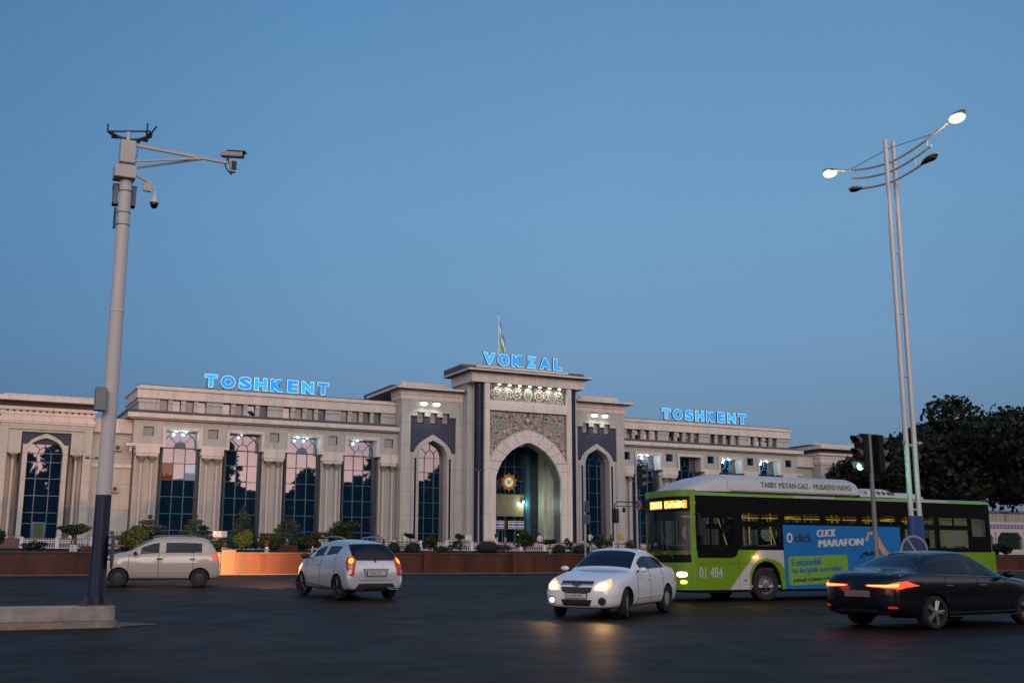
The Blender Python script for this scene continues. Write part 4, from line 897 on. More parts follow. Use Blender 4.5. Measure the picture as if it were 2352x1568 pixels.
# crown ring with brackets: a straight bar with half a ring behind it
ux, uy = .89, -.456
def rg(u, v, z): return (CX - .015 + ux * u - uy * v, CY + uy * u + ux * v, z)
RG = MB(); RG.tube([rg(-.40, 0, 9.45), rg(.40, 0, 9.45)], .018, 6)
RG.tube([rg(.40 * math.cos(a), .46 * math.sin(a), 9.45) for a in [math.pi * k / 20 for k in range(21)]], .022, 6, cap=False)
RG.tube([rg(.33 * math.cos(a), .37 * math.sin(a), 9.44) for a in [math.pi * k / 20 for k in range(21)]], .016, 5, cap=False)
for a in (.5, 1.1, 2.05, 2.65): RG.tube([rg(.02 * math.cos(a), 0, 9.22), rg(.12 * math.cos(a), .12, 9.33), rg(.36 * math.cos(a), .42 * math.sin(a), 9.44)], .012, 5)
RG.build('crown_ring', mat('ring_steel', (.10, .10, .115), .5, .4), cp, smooth=True)
for du, dv, tu in ((-.40, 0, -.01), (.36, -.02, 0), (.39, .12, .10)): b = MB(); b.tube([rg(du, dv, 9.43), rg(du + tu * .3, dv, 9.5), rg(du + tu, dv, 9.60)], .016, 5); b.build('ring_prong', M_black, cp)
for a in (.35, 1.0, 1.5, 2.0, 2.7): b = MB(); c_ = rg(.37 * math.cos(a), .42 * math.sin(a), 9.42); b.box(c_[0] - .055, c_[0] + .055, c_[1] - .03, c_[1] + .03, 9.385, 9.46); b.build('clamp_block', M_black, cp)
def beam(mb, p, q, w=.03, h=.03):
    p, q = Vector(p), Vector(q); d = (q - p).normalized(); u = Vector((0, 0, 1)); s_ = d.cross(u).normalized() * w / 2; u = s_.normalized().cross(d) * h / 2
    v = [tuple(a + i * s_ + j * u) for a in (p, q) for i, j in ((-1, -1), (1, -1), (1, 1), (-1, 1))]
    mb.add(v, [(0, 1, 2, 3), (7, 6, 5, 4), (0, 4, 5, 1), (1, 5, 6, 2), (2, 6, 7, 3), (3, 7, 4, 0)])
b = MB(); beam(b, (CX + .11, CY - .06, 9.17), (CX + 1.87, CY - .06, 9.115), .05, .055); beam(b, (CX + .11, CY - .12, 8.83), (CX + 1.42, CY - .06, 9.13), .035, .035); beam(b, (CX + .13, CY + .06, 8.75), (CX + 1.42, CY - .06, 9.12), .035, .035); b.build('arm', M_box, cp)
bc = MB(); Mx = Matrix.Translation((CX + 1.96, CY - .06, 9.30)) @ Matrix.Rotation(R(-30), 4, 'Z') @ Matrix.Rotation(R(4), 4, 'Y')
q = MB(); q.prism([(-.075, -.05), (.075, -.05), (.085, .02), (.06, .055), (-.06, .055), (-.085, .02)], -.22, .22, 'x', 0)
q.v = [(x, y, z) for x, y, z in q.v]; q.xf(Mx); q.build('bullet_camera', mat('cam_body', (.36, .35, .34), .45), cp, bevel=.004)
q = MB(); q.prism([(-.06, -.042), (.06, -.042), (.07, .018), (.05, .04), (-.05, .04), (-.07, .018)], .215, .224, 'x'); q.box(-.1, .27, -.09, .09, .055, .062); q.xf(Mx); q.build('camera_hood', M_black, cp)
q = MB(); q.box(CX + 1.92, CX + 2.03, CY - .13, CY - .02, 8.93, 9.17, 0); q.box(CX + 1.935, CX + 2.035, CY - .135, CY - .06, 8.96, 9.15, 1); q.build('infrared_lamp', [M_box, M_black], cp, bevel=.004)
q = MB(); q.tube([(CX + 1.82, CY - .06, 9.09), (CX + 1.85, CY - .06, 9.0), (CX + 1.94, CY - .06, 8.9), (CX + 1.97, CY - .06, 8.88)], .014, 6); q.cyl((CX + 1.87, CY - .06, 9.10), (CX + 1.87, CY - .06, 9.24), .025, .025, 8); q.build('camera_cable', M_black, cp)
b = MB(); beam(b, (CX + .13, CY - .06, 8.60), (CX + .42, CY - .06, 8.47), .045, .04); b.box(CX + .37, CX + .46, CY - .1, CY - .02, 8.29, 8.50); b.box(CX + .31, CX + .37, CY - .09, CY - .03, 8.29, 8.44); b.build('short_arm', M_box, cp)
b = MB(); b.tube([(CX + .46, CY - .06, 8.36), (CX + .50, CY - .06, 8.39), (CX + .53, CY - .06, 8.34), (CX + .53, CY - .06, 8.26)], .022, 8)
b.lathe((CX + .53, CY - .06, 0), [(.022, 8.27), (.035, 8.22), (.06, 8.17), (.085, 8.12), (.088, 8.08)], 16); b.build('dome_housing', mat('dome_white', (.58, .56, .55), .35), cp, smooth=True)
b = MB(); b.ell((CX + .53, CY - .06, 8.06), .075, .075, .095, 16, 10); b.build('dome_camera', mat('dome_black', (.008, .008, .01), .08), cp, smooth=True)
# round sign fixed to the pole, seen nearly edge-on
rs = empty('round_sign', (CX + .22, CY - .02, 1.24), 'round road sign seen nearly edge-on on the right of the camera pole', 'road sign')
Ms = Matrix.Translation((CX + .215, CY + .0, 1.545)) @ Matrix.Rotation(R(-12), 4, 'Z')
b = MB(); b.lathe((0, 0, 0), [(.0, -.012), (.30, -.012), (.315, 0), (.30, .012), (0, .012)], 32, 'x'); b.xf(Ms); b.build('disc', mat('sign_back_grey', (.09, .10, .11), .45, .4), rs, smooth=True)
b = MB(); b.box(-.09, -.01, -.03, .03, .10, .13); b.box(-.09, -.01, -.03, .03, -.15, -.12); b.xf(Ms); b.build('clamp', M_black, rs)

# ------------------------------------------------------------------ twin-stem street lamp
M_stem = mat('lamp_stem', (.52, .50, .49), .4, .1, var=.06)
LX, LY = 22.32, 20.9
M_lit = emat('street_lamp_glow', (1, .90, .66), 1.45)
sl = empty('street_lamp', (LX, LY, gz(LY)), 'tall twin-stem street lamp with two lit and two dark heads on curved arms', 'street lamp')
for dx, zt in ((-.145, 12.72), (.145, 12.72)):
    b = MB(); b.lathe((LX + dx, LY, 0), [(.068, 2.5), (.062, zt - .05), (.045, zt - .01), (.01, zt + .02)], 14); b.build('stem', M_stem, sl, smooth=True)
b = MB()
for dx in (-.13, .13): b.lathe((LX + dx, LY, 0), [(.115, .3), (.105, 2.53)], 14)
b.box(LX - .13, LX + .13, LY - .09, LY + .09, .3, 2.52); b.build('blue_foot', mat('lamp_blue_foot', (.014, .055, .20), .4, var=.12), sl, smooth=True)
b = MB()
for z in (2.69, 4.33, 6.15, 7.85, 9.51, 11.52, 11.82, 12.08, 12.48): b.cyl((LX - .145, LY, z), (LX + .145, LY, z), .022, .022, 8)
b.build('rung', M_stem, sl)
b = MB(); b.box(LX - .24, LX - .2, LY - .05, LY + .05, 4.38, 4.44); b.box(LX + .2, LX + .38, LY - .05, LY + .03, 4.38, 4.45); b.cyl((LX - .25, LY, 4.36), (LX + .32, LY, 4.36), .02, .02, 6); b.build('clamp', M_galv, sl)
def armc(s_, z0, L_, z1): return [(LX, LY - s_ * L_ * t, z0 + (z1 - z0) * t ** 1.7) for t in [k / 12 for k in range(13)]]
heads = [(1, 12.08, 2.0, 12.50, True), (-1, 12.08, 2.0, 12.50, True), (1, 11.82, 1.42, 12.06, None), (-1, 11.82, 1.42, 12.06, None), (1, 11.52, 1.05, 11.66, False), (-1, 11.52, 1.05, 11.66, False)]
for s_, z0, L_, z1, lit in heads:
    P = armc(s_, z0, L_, z1); b = MB(); b.tube(P, .032, 8); b.build('arm', M_stem, sl, smooth=True)
    if lit is None: continue
    e = P[-1]; hd = MB(); y0 = e[1]; d = -s_
    secs = []
    for t, w, h in ((0, .04, .03), (.05, .07, .05), (.16, .13, .075), (.32, .15, .085), (.46, .11, .07), (.55, .04, .03)):
        yc = y0 + d * t; zc = e[2] + t * .22
        secs.append([(LX + w * math.cos(a), yc, zc + (h * math.sin(a) if math.sin(a) > 0 else h * .35 * math.sin(a))) for a in [2 * math.pi * k / 12 for k in range(12)]])
    for A, B in zip(secs, secs[1:]): hd.strip(A, B, 0, True)
    hd.add(secs[0], [tuple(range(12))]); hd.add(secs[-1], [tuple(range(12))])
    ho = hd.build('lamp_head', mat('lamp_head_grey', (.20, .18, .15), .4, .3), sl, smooth=True)
    g = MB(); g.ell((LX, y0 + d * .30, e[2] + (.0 if lit else .045)), .175 if lit else .12, .23 if lit else .20, .12 if lit else .05, 16, 10)
    g.build('lens', M_lit if lit else mat('lens_dark', (.03, .025, .018), .15), ho, smooth=True)
    if lit: lamp('light', 'POINT', (LX, y0 + d * .3, e[2] - .5), 40, (1, .80, .52), sl, .12)
b = MB()
for s_ in (-1, 1):
    b.cyl((LX, LY - s_ * 1.30, 12.28), (LX, LY - s_ * 1.28, 12.00), .018, .018, 6); b.cyl((LX, LY - s_ * .85, 11.90), (LX, LY - s_ * .83, 11.58), .018, .018, 6)
b.build('arm_strut', M_stem, sl)
b = MB()
for s_ in (-1, 1): b.cyl((LX, LY, 12.48), (LX, LY - s_ * 1.45, 12.36), .009, .009, 5)
b.build('stay_wire', M_black, sl)

# ------------------------------------------------------------------ traffic lights
M_tl = mat('signal_black', (.006, .007, .008), .6, spec=.2); M_visor = mat('visor_grey', (.07, .07, .075), .5)
def sig_head(root, M, lit, hgt=.93):
    b = MB(); b.box(-.155, .155, -.09, .09, 0, hgt); b.xf(M); b.build('housing', M_tl, root, bevel=.01)
    for k, c in enumerate(('green', 'amber', 'red')):
        z = .155 + k * .31
        cols = {'green': (.0, .05, .03), 'amber': (.12, .05, .005), 'red': (.10, .008, .005)}
        on = lit and c == 'green'; m_ = emat('green_light', (.0, .80, .42), 1.6) if on else mat('lens_' + c, cols[c], .25)
        b = MB(); b.lathe((0, -.095, z), [(.0, -.015), (.06, -.012), (.105, 0), (.105, .02)], 20, 'y'); b.xf(M); lo = b.build('lens', m_, root, smooth=True)
        if on: b = MB(); b.ell((0, -.108, z), .092, .025, .096, 18, 8); b.xf(M); b.build('lens_core', emat('green_core', (.55, 1, .85), 3), lo, smooth=True)
        v = MB(); n = 16
        A = []; B = []
        for q in range(n + 1):
            a = R(-25) + R(230) * q / n; A.append((.125 * math.cos(a), -.09, z + .125 * math.sin(a))); ln = .12 + .17 * max(0, math.sin(a)) ; B.append((.125 * math.cos(a), -.09 - ln, z + .125 * math.sin(a)))
        A2 = [(x * .95, y, z + (zz - z) * .95) for x, y, zz in A]; B2 = [(x * .95, y, z + (zz - z) * .95) for x, y, zz in B]
        v.strip(A, B); v.strip(B2, A2); v.strip(B, B2); v.xf(M); v.build('visor', M_visor, root, recalc=False, smooth=True)
TX, TY = 20.50, 20.5
tl = empty('traffic_light', (TX, TY, gz(TY)), 'near traffic light on a grey post, green lamp lit, in front of the bus', 'traffic light')
b = MB(); b.lathe((TX, TY, 0), [(.062, gz(TY)), (.058, 2.0), (.05, 4.50), (.0, 4.52)], 14); b.build('post', mat('signal_post', (.20, .19, .18), .45, .3, var=.1), tl, smooth=True)
M1 = Matrix.Translation((TX - .20, TY + .08, 3.54)) @ Matrix.Rotation(R(-80), 4, 'Z')
sig_head(tl, M1, True)
M2 = Matrix.Translation((TX + .28, TY + .05, 3.55)) @ Matrix.Rotation(R(92), 4, 'Z')
sig_head(tl, M2, False)
b = MB(); b.box(TX - .3, TX + .3, TY, TY + .03, 4.47, 4.50); b.box(TX - .2, TX + .2, TY, TY + .03, 3.48, 3.50); b.build('bracket', M_tl, tl)
gd = Matrix.Rotation(R(-80), 3, 'Z') @ Vector((0, -1, 0))
lamp('light', 'SPOT', Vector((TX - .20, TY + .08, 3.69)) + gd * .06, 25, (0, 1, .5), tl, .08, aim(gd), 150, .6)
lamp('light', 'SPOT', (TX + .46, TY + .05, 3.72), 30, (0, 1, .45), tl, .05, aim((1, .12, .05)), 110, .8)
# far signal beyond the bus nose
FX, FYY = 28.62, 43.3
ft = empty('traffic_light', (FX, FYY, gz(FYY)), 'far traffic light seen from the side above the front of the bus', 'traffic light')
b = MB(); b.lathe((FX, FYY, 0), [(.055, gz(FYY)), (.05, 6.08), (.0, 6.10)], 10); b.build('post', M_galv, ft, smooth=True)
sig_head(ft, Matrix.Translation((FX + .17, FYY, 4.72)) @ Matrix.Rotation(R(75), 4, 'Z') @ Matrix.Scale(1.15, 4), False)
sig_head(ft, Matrix.Translation((FX + .36, FYY + .1, 4.75)) @ Matrix.Rotation(R(95), 4, 'Z') @ Matrix.Scale(1.1, 4), False)
b = MB(); b.tube([(FX, FYY, 4.5), (FX + .28, FYY, 3.95), (FX + .34, FYY, 3.6)], .012, 5); b.build('cable', M_black, ft)
# no-stopping sign in front of the lamp foot
ns = empty('no_stopping_sign', (21.5, 20.2, gz(20.2)), 'round blue sign with a pale slash beside the blue foot of the street lamp', 'road sign')
SXx = 21.46; b = MB(); b.cyl((SXx, 20.25, gz(20.2)), (SXx, 20.25, 1.95), .028, .028, 8); b.build('post', M_galv, ns)
Mn = Matrix.Translation((SXx, 20.2, 1.67)) @ Matrix.Rotation(R(-22), 4, 'Z')
b = MB(); b.lathe((0, 0, 0), [(.0, -.006), (.345, -.006), (.35, 0), (.345, .006), (0, .006)], 36, 'y', 0); b.lathe((0, -.009, 0), [(.0, 0), (.30, 0), (.30, .002), (0, .002)], 36, 'y', 1)
b.xf(Mn); b.build('disc', [mat('sign_rim_pale', (.22, .22, .24), .5), mat('sign_face_blue', (.012, .03, .13), .4)], ns)
b = MB(); q = .024; a = R(-58); c, s_ = math.cos(a), math.sin(a)
b.prism([(c * u - s_ * v, s_ * u + c * v) for u, v in ((-.30, -q), (.30, -q), (.30, q), (-.30, q))], -.016, -.012, 'y'); b.xf(Mn); b.build('slash', MATS['sign_rim_pale'], ns)
# sign post by the far kerb (backs of the signs)
bs = empty('sign_post', (26.14, 43.8, .89), 'grey post by the far kerb with the backs of a round and a square sign', 'road sign')
b = MB(); b.cyl((26.14, 43.8, .85), (26.14, 43.8, 4.12), .04, .04, 8); b.build('post', M_galv, bs)
b = MB(); b.lathe((0, 0, 0), [(.0, -.01), (.28, -.01), (.28, .01), (0, .01)], 24, 'y'); b.xf(Matrix.Translation((26.22, 43.74, 3.87)) @ Matrix.Rotation(R(38), 4, 'Z')); b.build('round_panel', MATS['sign_back_grey'], bs)
b = MB(); b.box(-.22, .22, -.01, .01, 3.1, 3.48); b.xf(Matrix.Translation((26.2, 43.74, 0)) @ Matrix.Rotation(R(10), 4, 'Z')); b.build('square_panel', MATS['sign_back_grey'], bs)

# ------------------------------------------------------------------ low arcade and shed on the right
M_tile = mat('arcade_stone', (.42, .39, .40), .6, var=.05); M_patt = mat('arcade_blue_tile', (.12, .11, .22), .4)
ar = empty('arcade_building', (86, 66, 1.8), 'low pale building with blue patterned tile frieze right of the bus', 'building')
b = MB(); b.box(70, 110, 66, 66.3, 3.98, 4.68)
for k in range(9):
    x = 79.45 - 7.1 + 3.55 * k; b.box(x, x + .42, 66, 66.3, 1.7, 3.98)
b.box(70, 110, 66, 66.3, 1.7, 2.47); b.box(70, 110, 66.0, 74, 4.681, 4.75); b.build('arcade_wall', M_tile, ar)
b = MB(); b.box(70, 110, 65.985, 66, 4.20, 4.55); 
for k in range(9):
    x = 79.45 - 7.1 + 3.55 * k; b.box(x + .14, x + .28, 65.985, 66, 2.5, 3.9)
b.build('tile_band', M_patt, ar)
b = MB()
for k in range(86):
    x = 71 + k * .42; b.add([(x - .10, 65.975, 4.375), (x, 65.975, 4.25), (x + .10, 65.975, 4.375), (x, 65.975, 4.50)], [(0, 1, 2, 3)])
b.build('tile_diamond', M_tile, ar)
for k in range(9):
    x = 79.45 - 7.1 + 3.55 * k + .42
    g = MB(); panes(g, [x, x + 1.0, x + 2.1, x + 3.13], [2.47, 3.5, 3.98], 66.2); w_ = g.build('window', glassmat('arcade_glass', (.02, .035, .025), fac=.25) if 'arcade_glass' not in MATS else MATS['arcade_glass'], ar, recalc=False)
    f = MB(); f.box(x + .98, x + 1.02, 66.15, 66.2, 2.47, 3.98); f.box(x + 2.08, x + 2.12, 66.15, 66.2, 2.47, 3.98); f.box(x, x + 3.13, 66.15, 66.2, 3.48, 3.52); f.build('window_frame', M_black, w_)
    f = MB(); f.band([(x, 3.5), (x, 3.98), (x + 3.13, 3.98), (x + 3.13, 3.5)], [(x + .02, 3.4), (x + .5, 3.88), (x + 2.63, 3.88), (x + 3.11, 3.4)], 66.02, 66.2); f.build('arch_corner', M_tile, ar)
sd = empty('shed', (150, 110, 2.3), 'long plain grey-beige shed with a flat roof far right behind the trees', 'building')
b = MB(); b.box(118, 200, 110, 125, 2.3, 8.3); b.build('shed_wall', panelmat('shed_cladding', (.25, .22, .20), .8, 60, joint=.05), sd)
b = MB(); b.box(117.5, 201, 109.7, 125.5, 8.31, 8.6); b.build('shed_roof', M_roof, sd)
for X0, Y0, h, lb in ((98.5, 80, 6.4, 'lamp post with a flat head above the arcade at the right edge'),):
    r_ = empty('street_lamp', (X0, Y0, 2.2), lb, 'street lamp'); b = MB(); b.cyl((X0, Y0, 2.2), (X0 - .3, Y0, h), .05, .04, 8); b.build('post', M_galv, r_)
    b = MB(); b.box(X0 - .8, X0 + .25, Y0 - .15, Y0 + .15, h, h + .1); b.build('lamp_head', M_floodbox, r_)
r_ = empty('mast', (112, 100, 2.3), 'thin grey mast seen below the tree crowns right of the street lamp', 'mast')
b = MB(); b.cyl((112, 100, 2.3), (112, 100, 12), .14, .1, 8); b.build('pole', M_galv, r_); b = MB(); b.box(110.9, 113, 99.9, 100.1, 10.9, 11.05); b.build('crossarm', M_galv, r_)

# ------------------------------------------------------------------ vehicles
M_tyre = mat('tyre', (.012, .012, .012), .85); M_trim = mat('black_trim', (.012, .012, .013), .45)
M_cglass = glassmat('car_glass', (.006, .009, .012), (.75, .8, .85), .05, rough=.02, transp=.25)
M_cglass2 = glassmat('car_glass_clear', (.006, .009, .012), (.75, .8, .85), .05, rough=.02, transp=.75)
M_chrome = mat('chrome', (.6, .6, .62), .15, 1)
M_under = mat('underbody', (.008, .008, .008), .9)
def eval_mesh(o):
    dg = bpy.context.evaluated_depsgraph_get(); dg.update()
    return bpy.data.meshes.new_from_object(o.evaluated_get(dg))
def car_body(root, st, wheels, wr, paint, slots, mats, sub=2, arch=1.16, bevel_w=None):
    """st rows: x, zb, w, zbelt, wbelt, zrail, wrail, ztop; slots: list of (name, mat, fn(i, j) -> bool) by cage cell"""
    rows = []
    for x, zb, w, zbelt, wb, zr, wrl, zt in st:
        zs = zb + min(.20, .5 * (zbelt - zb)); L_ = lambda a, b, t: a + (b - a) * t
        half = [(0, zb), (w * .78, zb), (w * .955, zb + .05), (w, zs), (w * 1.0, L_(zs, zbelt, .45)), (L_(w, wb, .45), zbelt - .07), (wb, zbelt), (L_(wb, wrl, .86), L_(zbelt, zr, .88)), (wrl, zr), (wrl * .84, L_(zr, zt, .62)), (0, zt)]
        rows.append([(x, y, z) for y, z in half] + [(x, -y, z) for y, z in half[-2:0:-1]])
    n = 20; v = [p for r_ in rows for p in r_]; f = []; cell = []
    for i in range(len(rows) - 1):
        for j in range(n): f.append((i * n + j, i * n + (j + 1) % n, (i + 1) * n + (j + 1) % n, (i + 1) * n + j)); cell.append((i, j))
    f.append(tuple(range(n))[::-1]); cell.append((-1, 0)); f.append(tuple(range((len(rows) - 1) * n, len(rows) * n))); cell.append((-2, 0))
    me = bpy.data.meshes.new('cage'); me.from_pydata(v, [], f)
    for k in range(len(slots) + 2): me.materials.append(None)
    me.materials[0] = paint
    for k, s_ in enumerate(slots): me.materials[k + 1] = s_[1]
    me.materials[len(slots) + 1] = M_under
    for p, c in zip(me.polygons, cell):
        for k, s_ in enumerate(slots):
            if s_[2](*c): p.material_index = k + 1; break
    o = bpy.data.objects.new('cage', me); COL.objects.link(o)
    bm = bmesh.new(); bm.from_mesh(me); bmesh.ops.recalc_face_normals(bm, faces=bm.faces)
    if bm.calc_volume(signed=True) < 0: bmesh.ops.reverse_faces(bm, faces=bm.faces)
    bm.to_mesh(me); bm.free()
    md = o.modifiers.new('s', 'SUBSURF'); md.levels = sub; md.render_levels = sub
    cutters = []
    for (wx, wy, r_) in wheels:
        cm = MB(); cm.cyl((wx, wy - .42 * (1 if wy > 0 else -1), r_[1]), (wx, wy + .5 * (1 if wy > 0 else -1), r_[1]), r_[0] * arch, n=28)
        c = cm.build('cut', M_under); c.data.materials.clear(); cutters.append(c)
        bo = o.modifiers.new('b', 'BOOLEAN'); bo.operation = 'DIFFERENCE'; bo.object = c; bo.solver = 'EXACT'
    me2 = eval_mesh(o)
    for c in cutters: bpy.data.objects.remove(c)
    bpy.data.objects.remove(o)
    # wheel-well faces get the underbody material
    for p in me2.polygons:
        c = p.center
        for (wx, wy, r_) in wheels:
            if abs(math.hypot(c.x - wx, c.z - r_[1]) - r_[0] * arch) < .012 and abs(c.y) > abs(wy) - .46 and abs(p.normal.y) < .5: p.material_index = len(slots) + 1
            elif math.hypot(c.x - wx, c.z - r_[1]) < r_[0] * arch - .01 and abs(p.normal.y) > .7 and abs(c.y) < abs(wy) - .3: p.material_index = len(slots) + 1
    bm0 = bmesh.new(); bm0.from_mesh(me2); bvh = BVHTree.FromBMesh(bm0)
    names = ['body'] + [s_[0] for s_ in slots] + ['underbody']
    mlist = [paint] + [s_[1] for s_ in slots] + [M_under]
    objs = {}
    for k, nm in enumerate(names):
        fs = [fc for fc in bm0.faces if fc.material_index == k]
        if not fs: continue
        vm = {}; vv = []; ff = []
        for fc in fs:
            q = []
            for vt in fc.verts:
                if vt.index not in vm: vm[vt.index] = len(vv); vv.append(tuple(vt.co))
                q.append(vm[vt.index])
            ff.append(q)
        m3 = bpy.data.meshes.new(nm); m3.from_pydata(vv, [], ff); m3.materials.append(mlist[k]); m3.shade_smooth(); m3.set_sharp_from_angle(angle=R(38))
        ob = bpy.data.objects.new(nm, m3); COL.objects.link(ob); ob.parent = root; objs.setdefault(nm, []).append(ob)
        if nm == 'door':           # dark panel gaps along the door edge
            cnt = {}
            for q in ff:
                for a, b_ in zip(q, q[1:] + q[:1]): cnt[tuple(sorted((a, b_)))] = cnt.get(tuple(sorted((a, b_))), 0) + 1
            g = MB()
            for (a, b_), c_ in cnt.items():
                if c_ == 1: g.tube([vv[a], vv[b_]], .006, 4, cap=False)
            go = g.build('door_gap', M_under, ob)
    bm0.free(); return bvh, objs
def project(bvh, mb, poly, origin, U, V, Nn, off=.006, m=0, grid=.05, maxd=3):
    """lay a 2-D outline onto the bodywork as a thin conforming patch"""
    origin, U, V, Nn = map(Vector, (origin, U, V, Nn)); U.normalize(); V.normalize(); Nn.normalize()
    P = []
    k = len(poly)
    for i in range(k):
        a, c = Vector(poly[i]), Vector(poly[(i + 1) % k]); nn = max(1, int((c - a).length / grid))
        P += [a + (c - a) * t / nn for t in range(nn)]
    nb = len(P); x0, x1 = min(p.x for p in P), max(p.x for p in P); y0, y1 = min(p.y for p in P), max(p.y for p in P)
    def inside(x, y):
        c = False
        for i in range(nb):
            a, b_ = P[i], P[i - 1]
            if (a.y > y) != (b_.y > y) and x < (b_.x - a.x) * (y - a.y) / (b_.y - a.y) + a.x: c = not c
        return c
    X = x0 + grid / 2
    while X < x1:
        Y = y0 + grid / 2
        while Y < y1:
            if inside(X, Y) and min((Vector((X, Y)) - p).length for p in P) > grid * .4: P.append(Vector((X, Y)))
            Y += grid
        X += grid
    r_ = delaunay_2d_cdt(P, [], [list(range(nb))], 1, 1e-6)
    vs_, fs_ = r_[0], r_[2]; out_ = []; ok = []
    for p in vs_:
        o = origin + U * p.x + V * p.y; h = bvh.ray_cast(o, -Nn, maxd)
        if h[0] is None: out_.append(tuple(o - Nn * 1)); ok.append(False)
        else: out_.append(tuple(h[0] + Nn * off + (h[1] * off * .5 if h[1].dot(Nn) > 0 else Vector()))); ok.append(True)
    mb.add(out_, [tuple(f) for f in fs_ if all(ok[i] for i in f)], m)
def rrect(x0, x1, y0, y1, r=.02, n=4):
    P = []
    for cx, cy, a0 in ((x1 - r, y1 - r, 0), (x0 + r, y1 - r, 90), (x0 + r, y0 + r, 180), (x1 - r, y0 + r, 270)):
        for k in range(n + 1): a = R(a0 + 90 * k / n); P.append((cx + r * math.cos(a), cy + r * math.sin(a)))
    return P
def wheel(root, x, y, r, w, rim_mat, spokes, turn=0, style='cover', hub=None):
    """tyre with rim; outer side is the sign of y"""
    s_ = 1 if y > 0 else -1
    ti = .64 if style == 'cover' else .76; wh = MB(); wh.lathe((0, 0, 0), [(r * ti, -w / 2), (r * .94, -w / 2), (r, -w * .36), (r, w * .36), (r * .94, w / 2), (r * ti, w / 2)], 32, 'y', cap=False)
    e = bpy.data.objects.new('wheel', None); COL.objects.link(e); e.parent = root; e.location = (x, y, r); e.rotation_euler = (0, 0, turn); e['local'] = 1
    t = wh.build('tyre', M_tyre, e, smooth=True); 
    b = MB(); yo = s_ * w * .40
    b.lathe((0, 0, 0), [(r * (ti + .03), yo), (r * (ti + .01), yo + s_ * .012), (r * (ti - .05), yo + s_ * .006), (r * (ti - .08), yo - s_ * .03), (0.001, yo - s_ * .035)], 32, 'y', 1, cap=False)
    if style == 'cover':
        b.lathe((0, yo, 0), [(r * .60, -s_ * .005), (r * .5, s_ * .014), (r * .25, s_ * .02), (.001, s_ * .022)], 32, 'y', 0, cap=False)
        for k in range(spokes):
            a = 2 * math.pi * k / spokes; q = MB(); q.ell((r * .53 * math.cos(a), yo + s_ * .008, r * .53 * math.sin(a)), .026, .012, .026, 8, 4, 1); b.add(q.v, q.f, 1)
        for k in range(5): a = 2 * math.pi * k / 5; b.ell((r * .18 * math.cos(a), yo + s_ * .02, r * .18 * math.sin(a)), .011, .008, .011, 6, 4, 1)
    else:
        for k in range(spokes):
            for da in (-.13, .13):
                a = 2 * math.pi * k / spokes; c, sn = math.cos(a + da), math.sin(a + da); c0, s0 = math.cos(a), math.sin(a)
                b.tube([(r * .12 * c0, yo, r * .12 * s0), (r * .74 * c, yo - s_ * .005, r * .74 * sn)], .030, 5, 0, True, .022)
        b.lathe((0, yo, 0), [(.001, s_ * .02), (r * .16, s_ * .012), (r * .18, -s_ * .02), (.001, -s_ * .02)], 20, 'y', 0)
        b.lathe((0, yo, 0), [(r * .79, s_ * .012), (r * .73, s_ * .008), (r * .73, -s_ * .05), (r * .77, -s_ * .05)], 32, 'y', 0, cap=False)
    b.build('rim', [rim_mat, M_trim], e, smooth=True)
    return e
def plate(root, bvh, org, Nn, U, w, h, txt, z):
    """registration plate as a flat board standing just off the bodywork"""
    U = Vector(U).normalized(); Nn = Vector(Nn).normalized(); hit = bvh.ray_cast(Vector(org) + Nn * 1.0, -Nn, 3)
    c = (hit[0] if hit[0] else Vector(org)) + Nn * .03; V = Nn.cross(U).normalized()
    if V.z < 0: V = -V
    Mx = Matrix((( U.x, -Nn.x, V.x, c.x), (U.y, -Nn.y, V.y, c.y), (U.z, -Nn.z, V.z, c.z), (0, 0, 0, 1)))
    b = MB(); b.box(-w / 2, w / 2, -.004, .012, -h / 2, h / 2, 1); b.box(-w / 2 + .012, w / 2 - .012, -.008, -.004, -h / 2 + .012, h / 2 - .012, 0); b.xf(Mx)
    po = b.build('number_plate', [mat('plate_white', (.55, .55, .54), .5), M_black], root)
    b = MB(); put_text(b, '01', -w * .44, -w * .30, -h * .22, h * .2, -.0095, .012, 0, 0, ref=.012); put_text(b, txt, -w * .25, w * .34, -h * .28, h * .28, -.0095, .016, 0, 0, ref=.016); b.box(-w * .275, -w * .265, -.0095, -.0085, -h * .4, h * .4)
    b.xf(Mx); b.build('plate_lettering', M_black, po, recalc=False)
def mirror(root, paint, x, y, z, s_, w=.12, h=.075, black=False):
    b = MB(); b.ell((x, y + s_ * .12, z), .055, w, h, 14, 8); b.tube([(x, y - s_ * .02, z - .03), (x, y + s_ * .08, z - .02)], .02, 6, 1); b.build('wing_mirror', [M_trim if black else paint, M_trim], root, smooth=True)
side = lambda js: (lambda i, j, js=js: False)
def both(rng, js): return [(rng, js), (rng, [19 - j for j in js])]
# ring cells: 0,1 floor; 2 sill; 3,4 lower door; 5 shoulder; 6 side glass; 7 pillar/rail; 8,9 roof or screen; mirrored 10..19
def seg(rng, js, sidesign=0):
    ml = [19 - j for j in js]
    def fn(i, j):
        if i not in rng: return False
        if sidesign >= 0 and j in js: return True
        if sidesign <= 0 and j in ml: return True
        return False
    return fn
def place(root, x, y, head):
    sl_ = (gz(y + .8) - gz(y - .8)) / 1.6; h = R(head); f = Vector((math.cos(h), math.sin(h), math.sin(h) * sl_)).normalized(); n_ = Vector((0, -sl_, 1)).normalized(); l_ = n_.cross(f).normalized()
    root.location = (x, y, gz(y) + .004); root.rotation_euler = Matrix(((f.x, l_.x, n_.x), (f.y, l_.y, n_.y), (f.z, l_.z, n_.z))).to_euler()

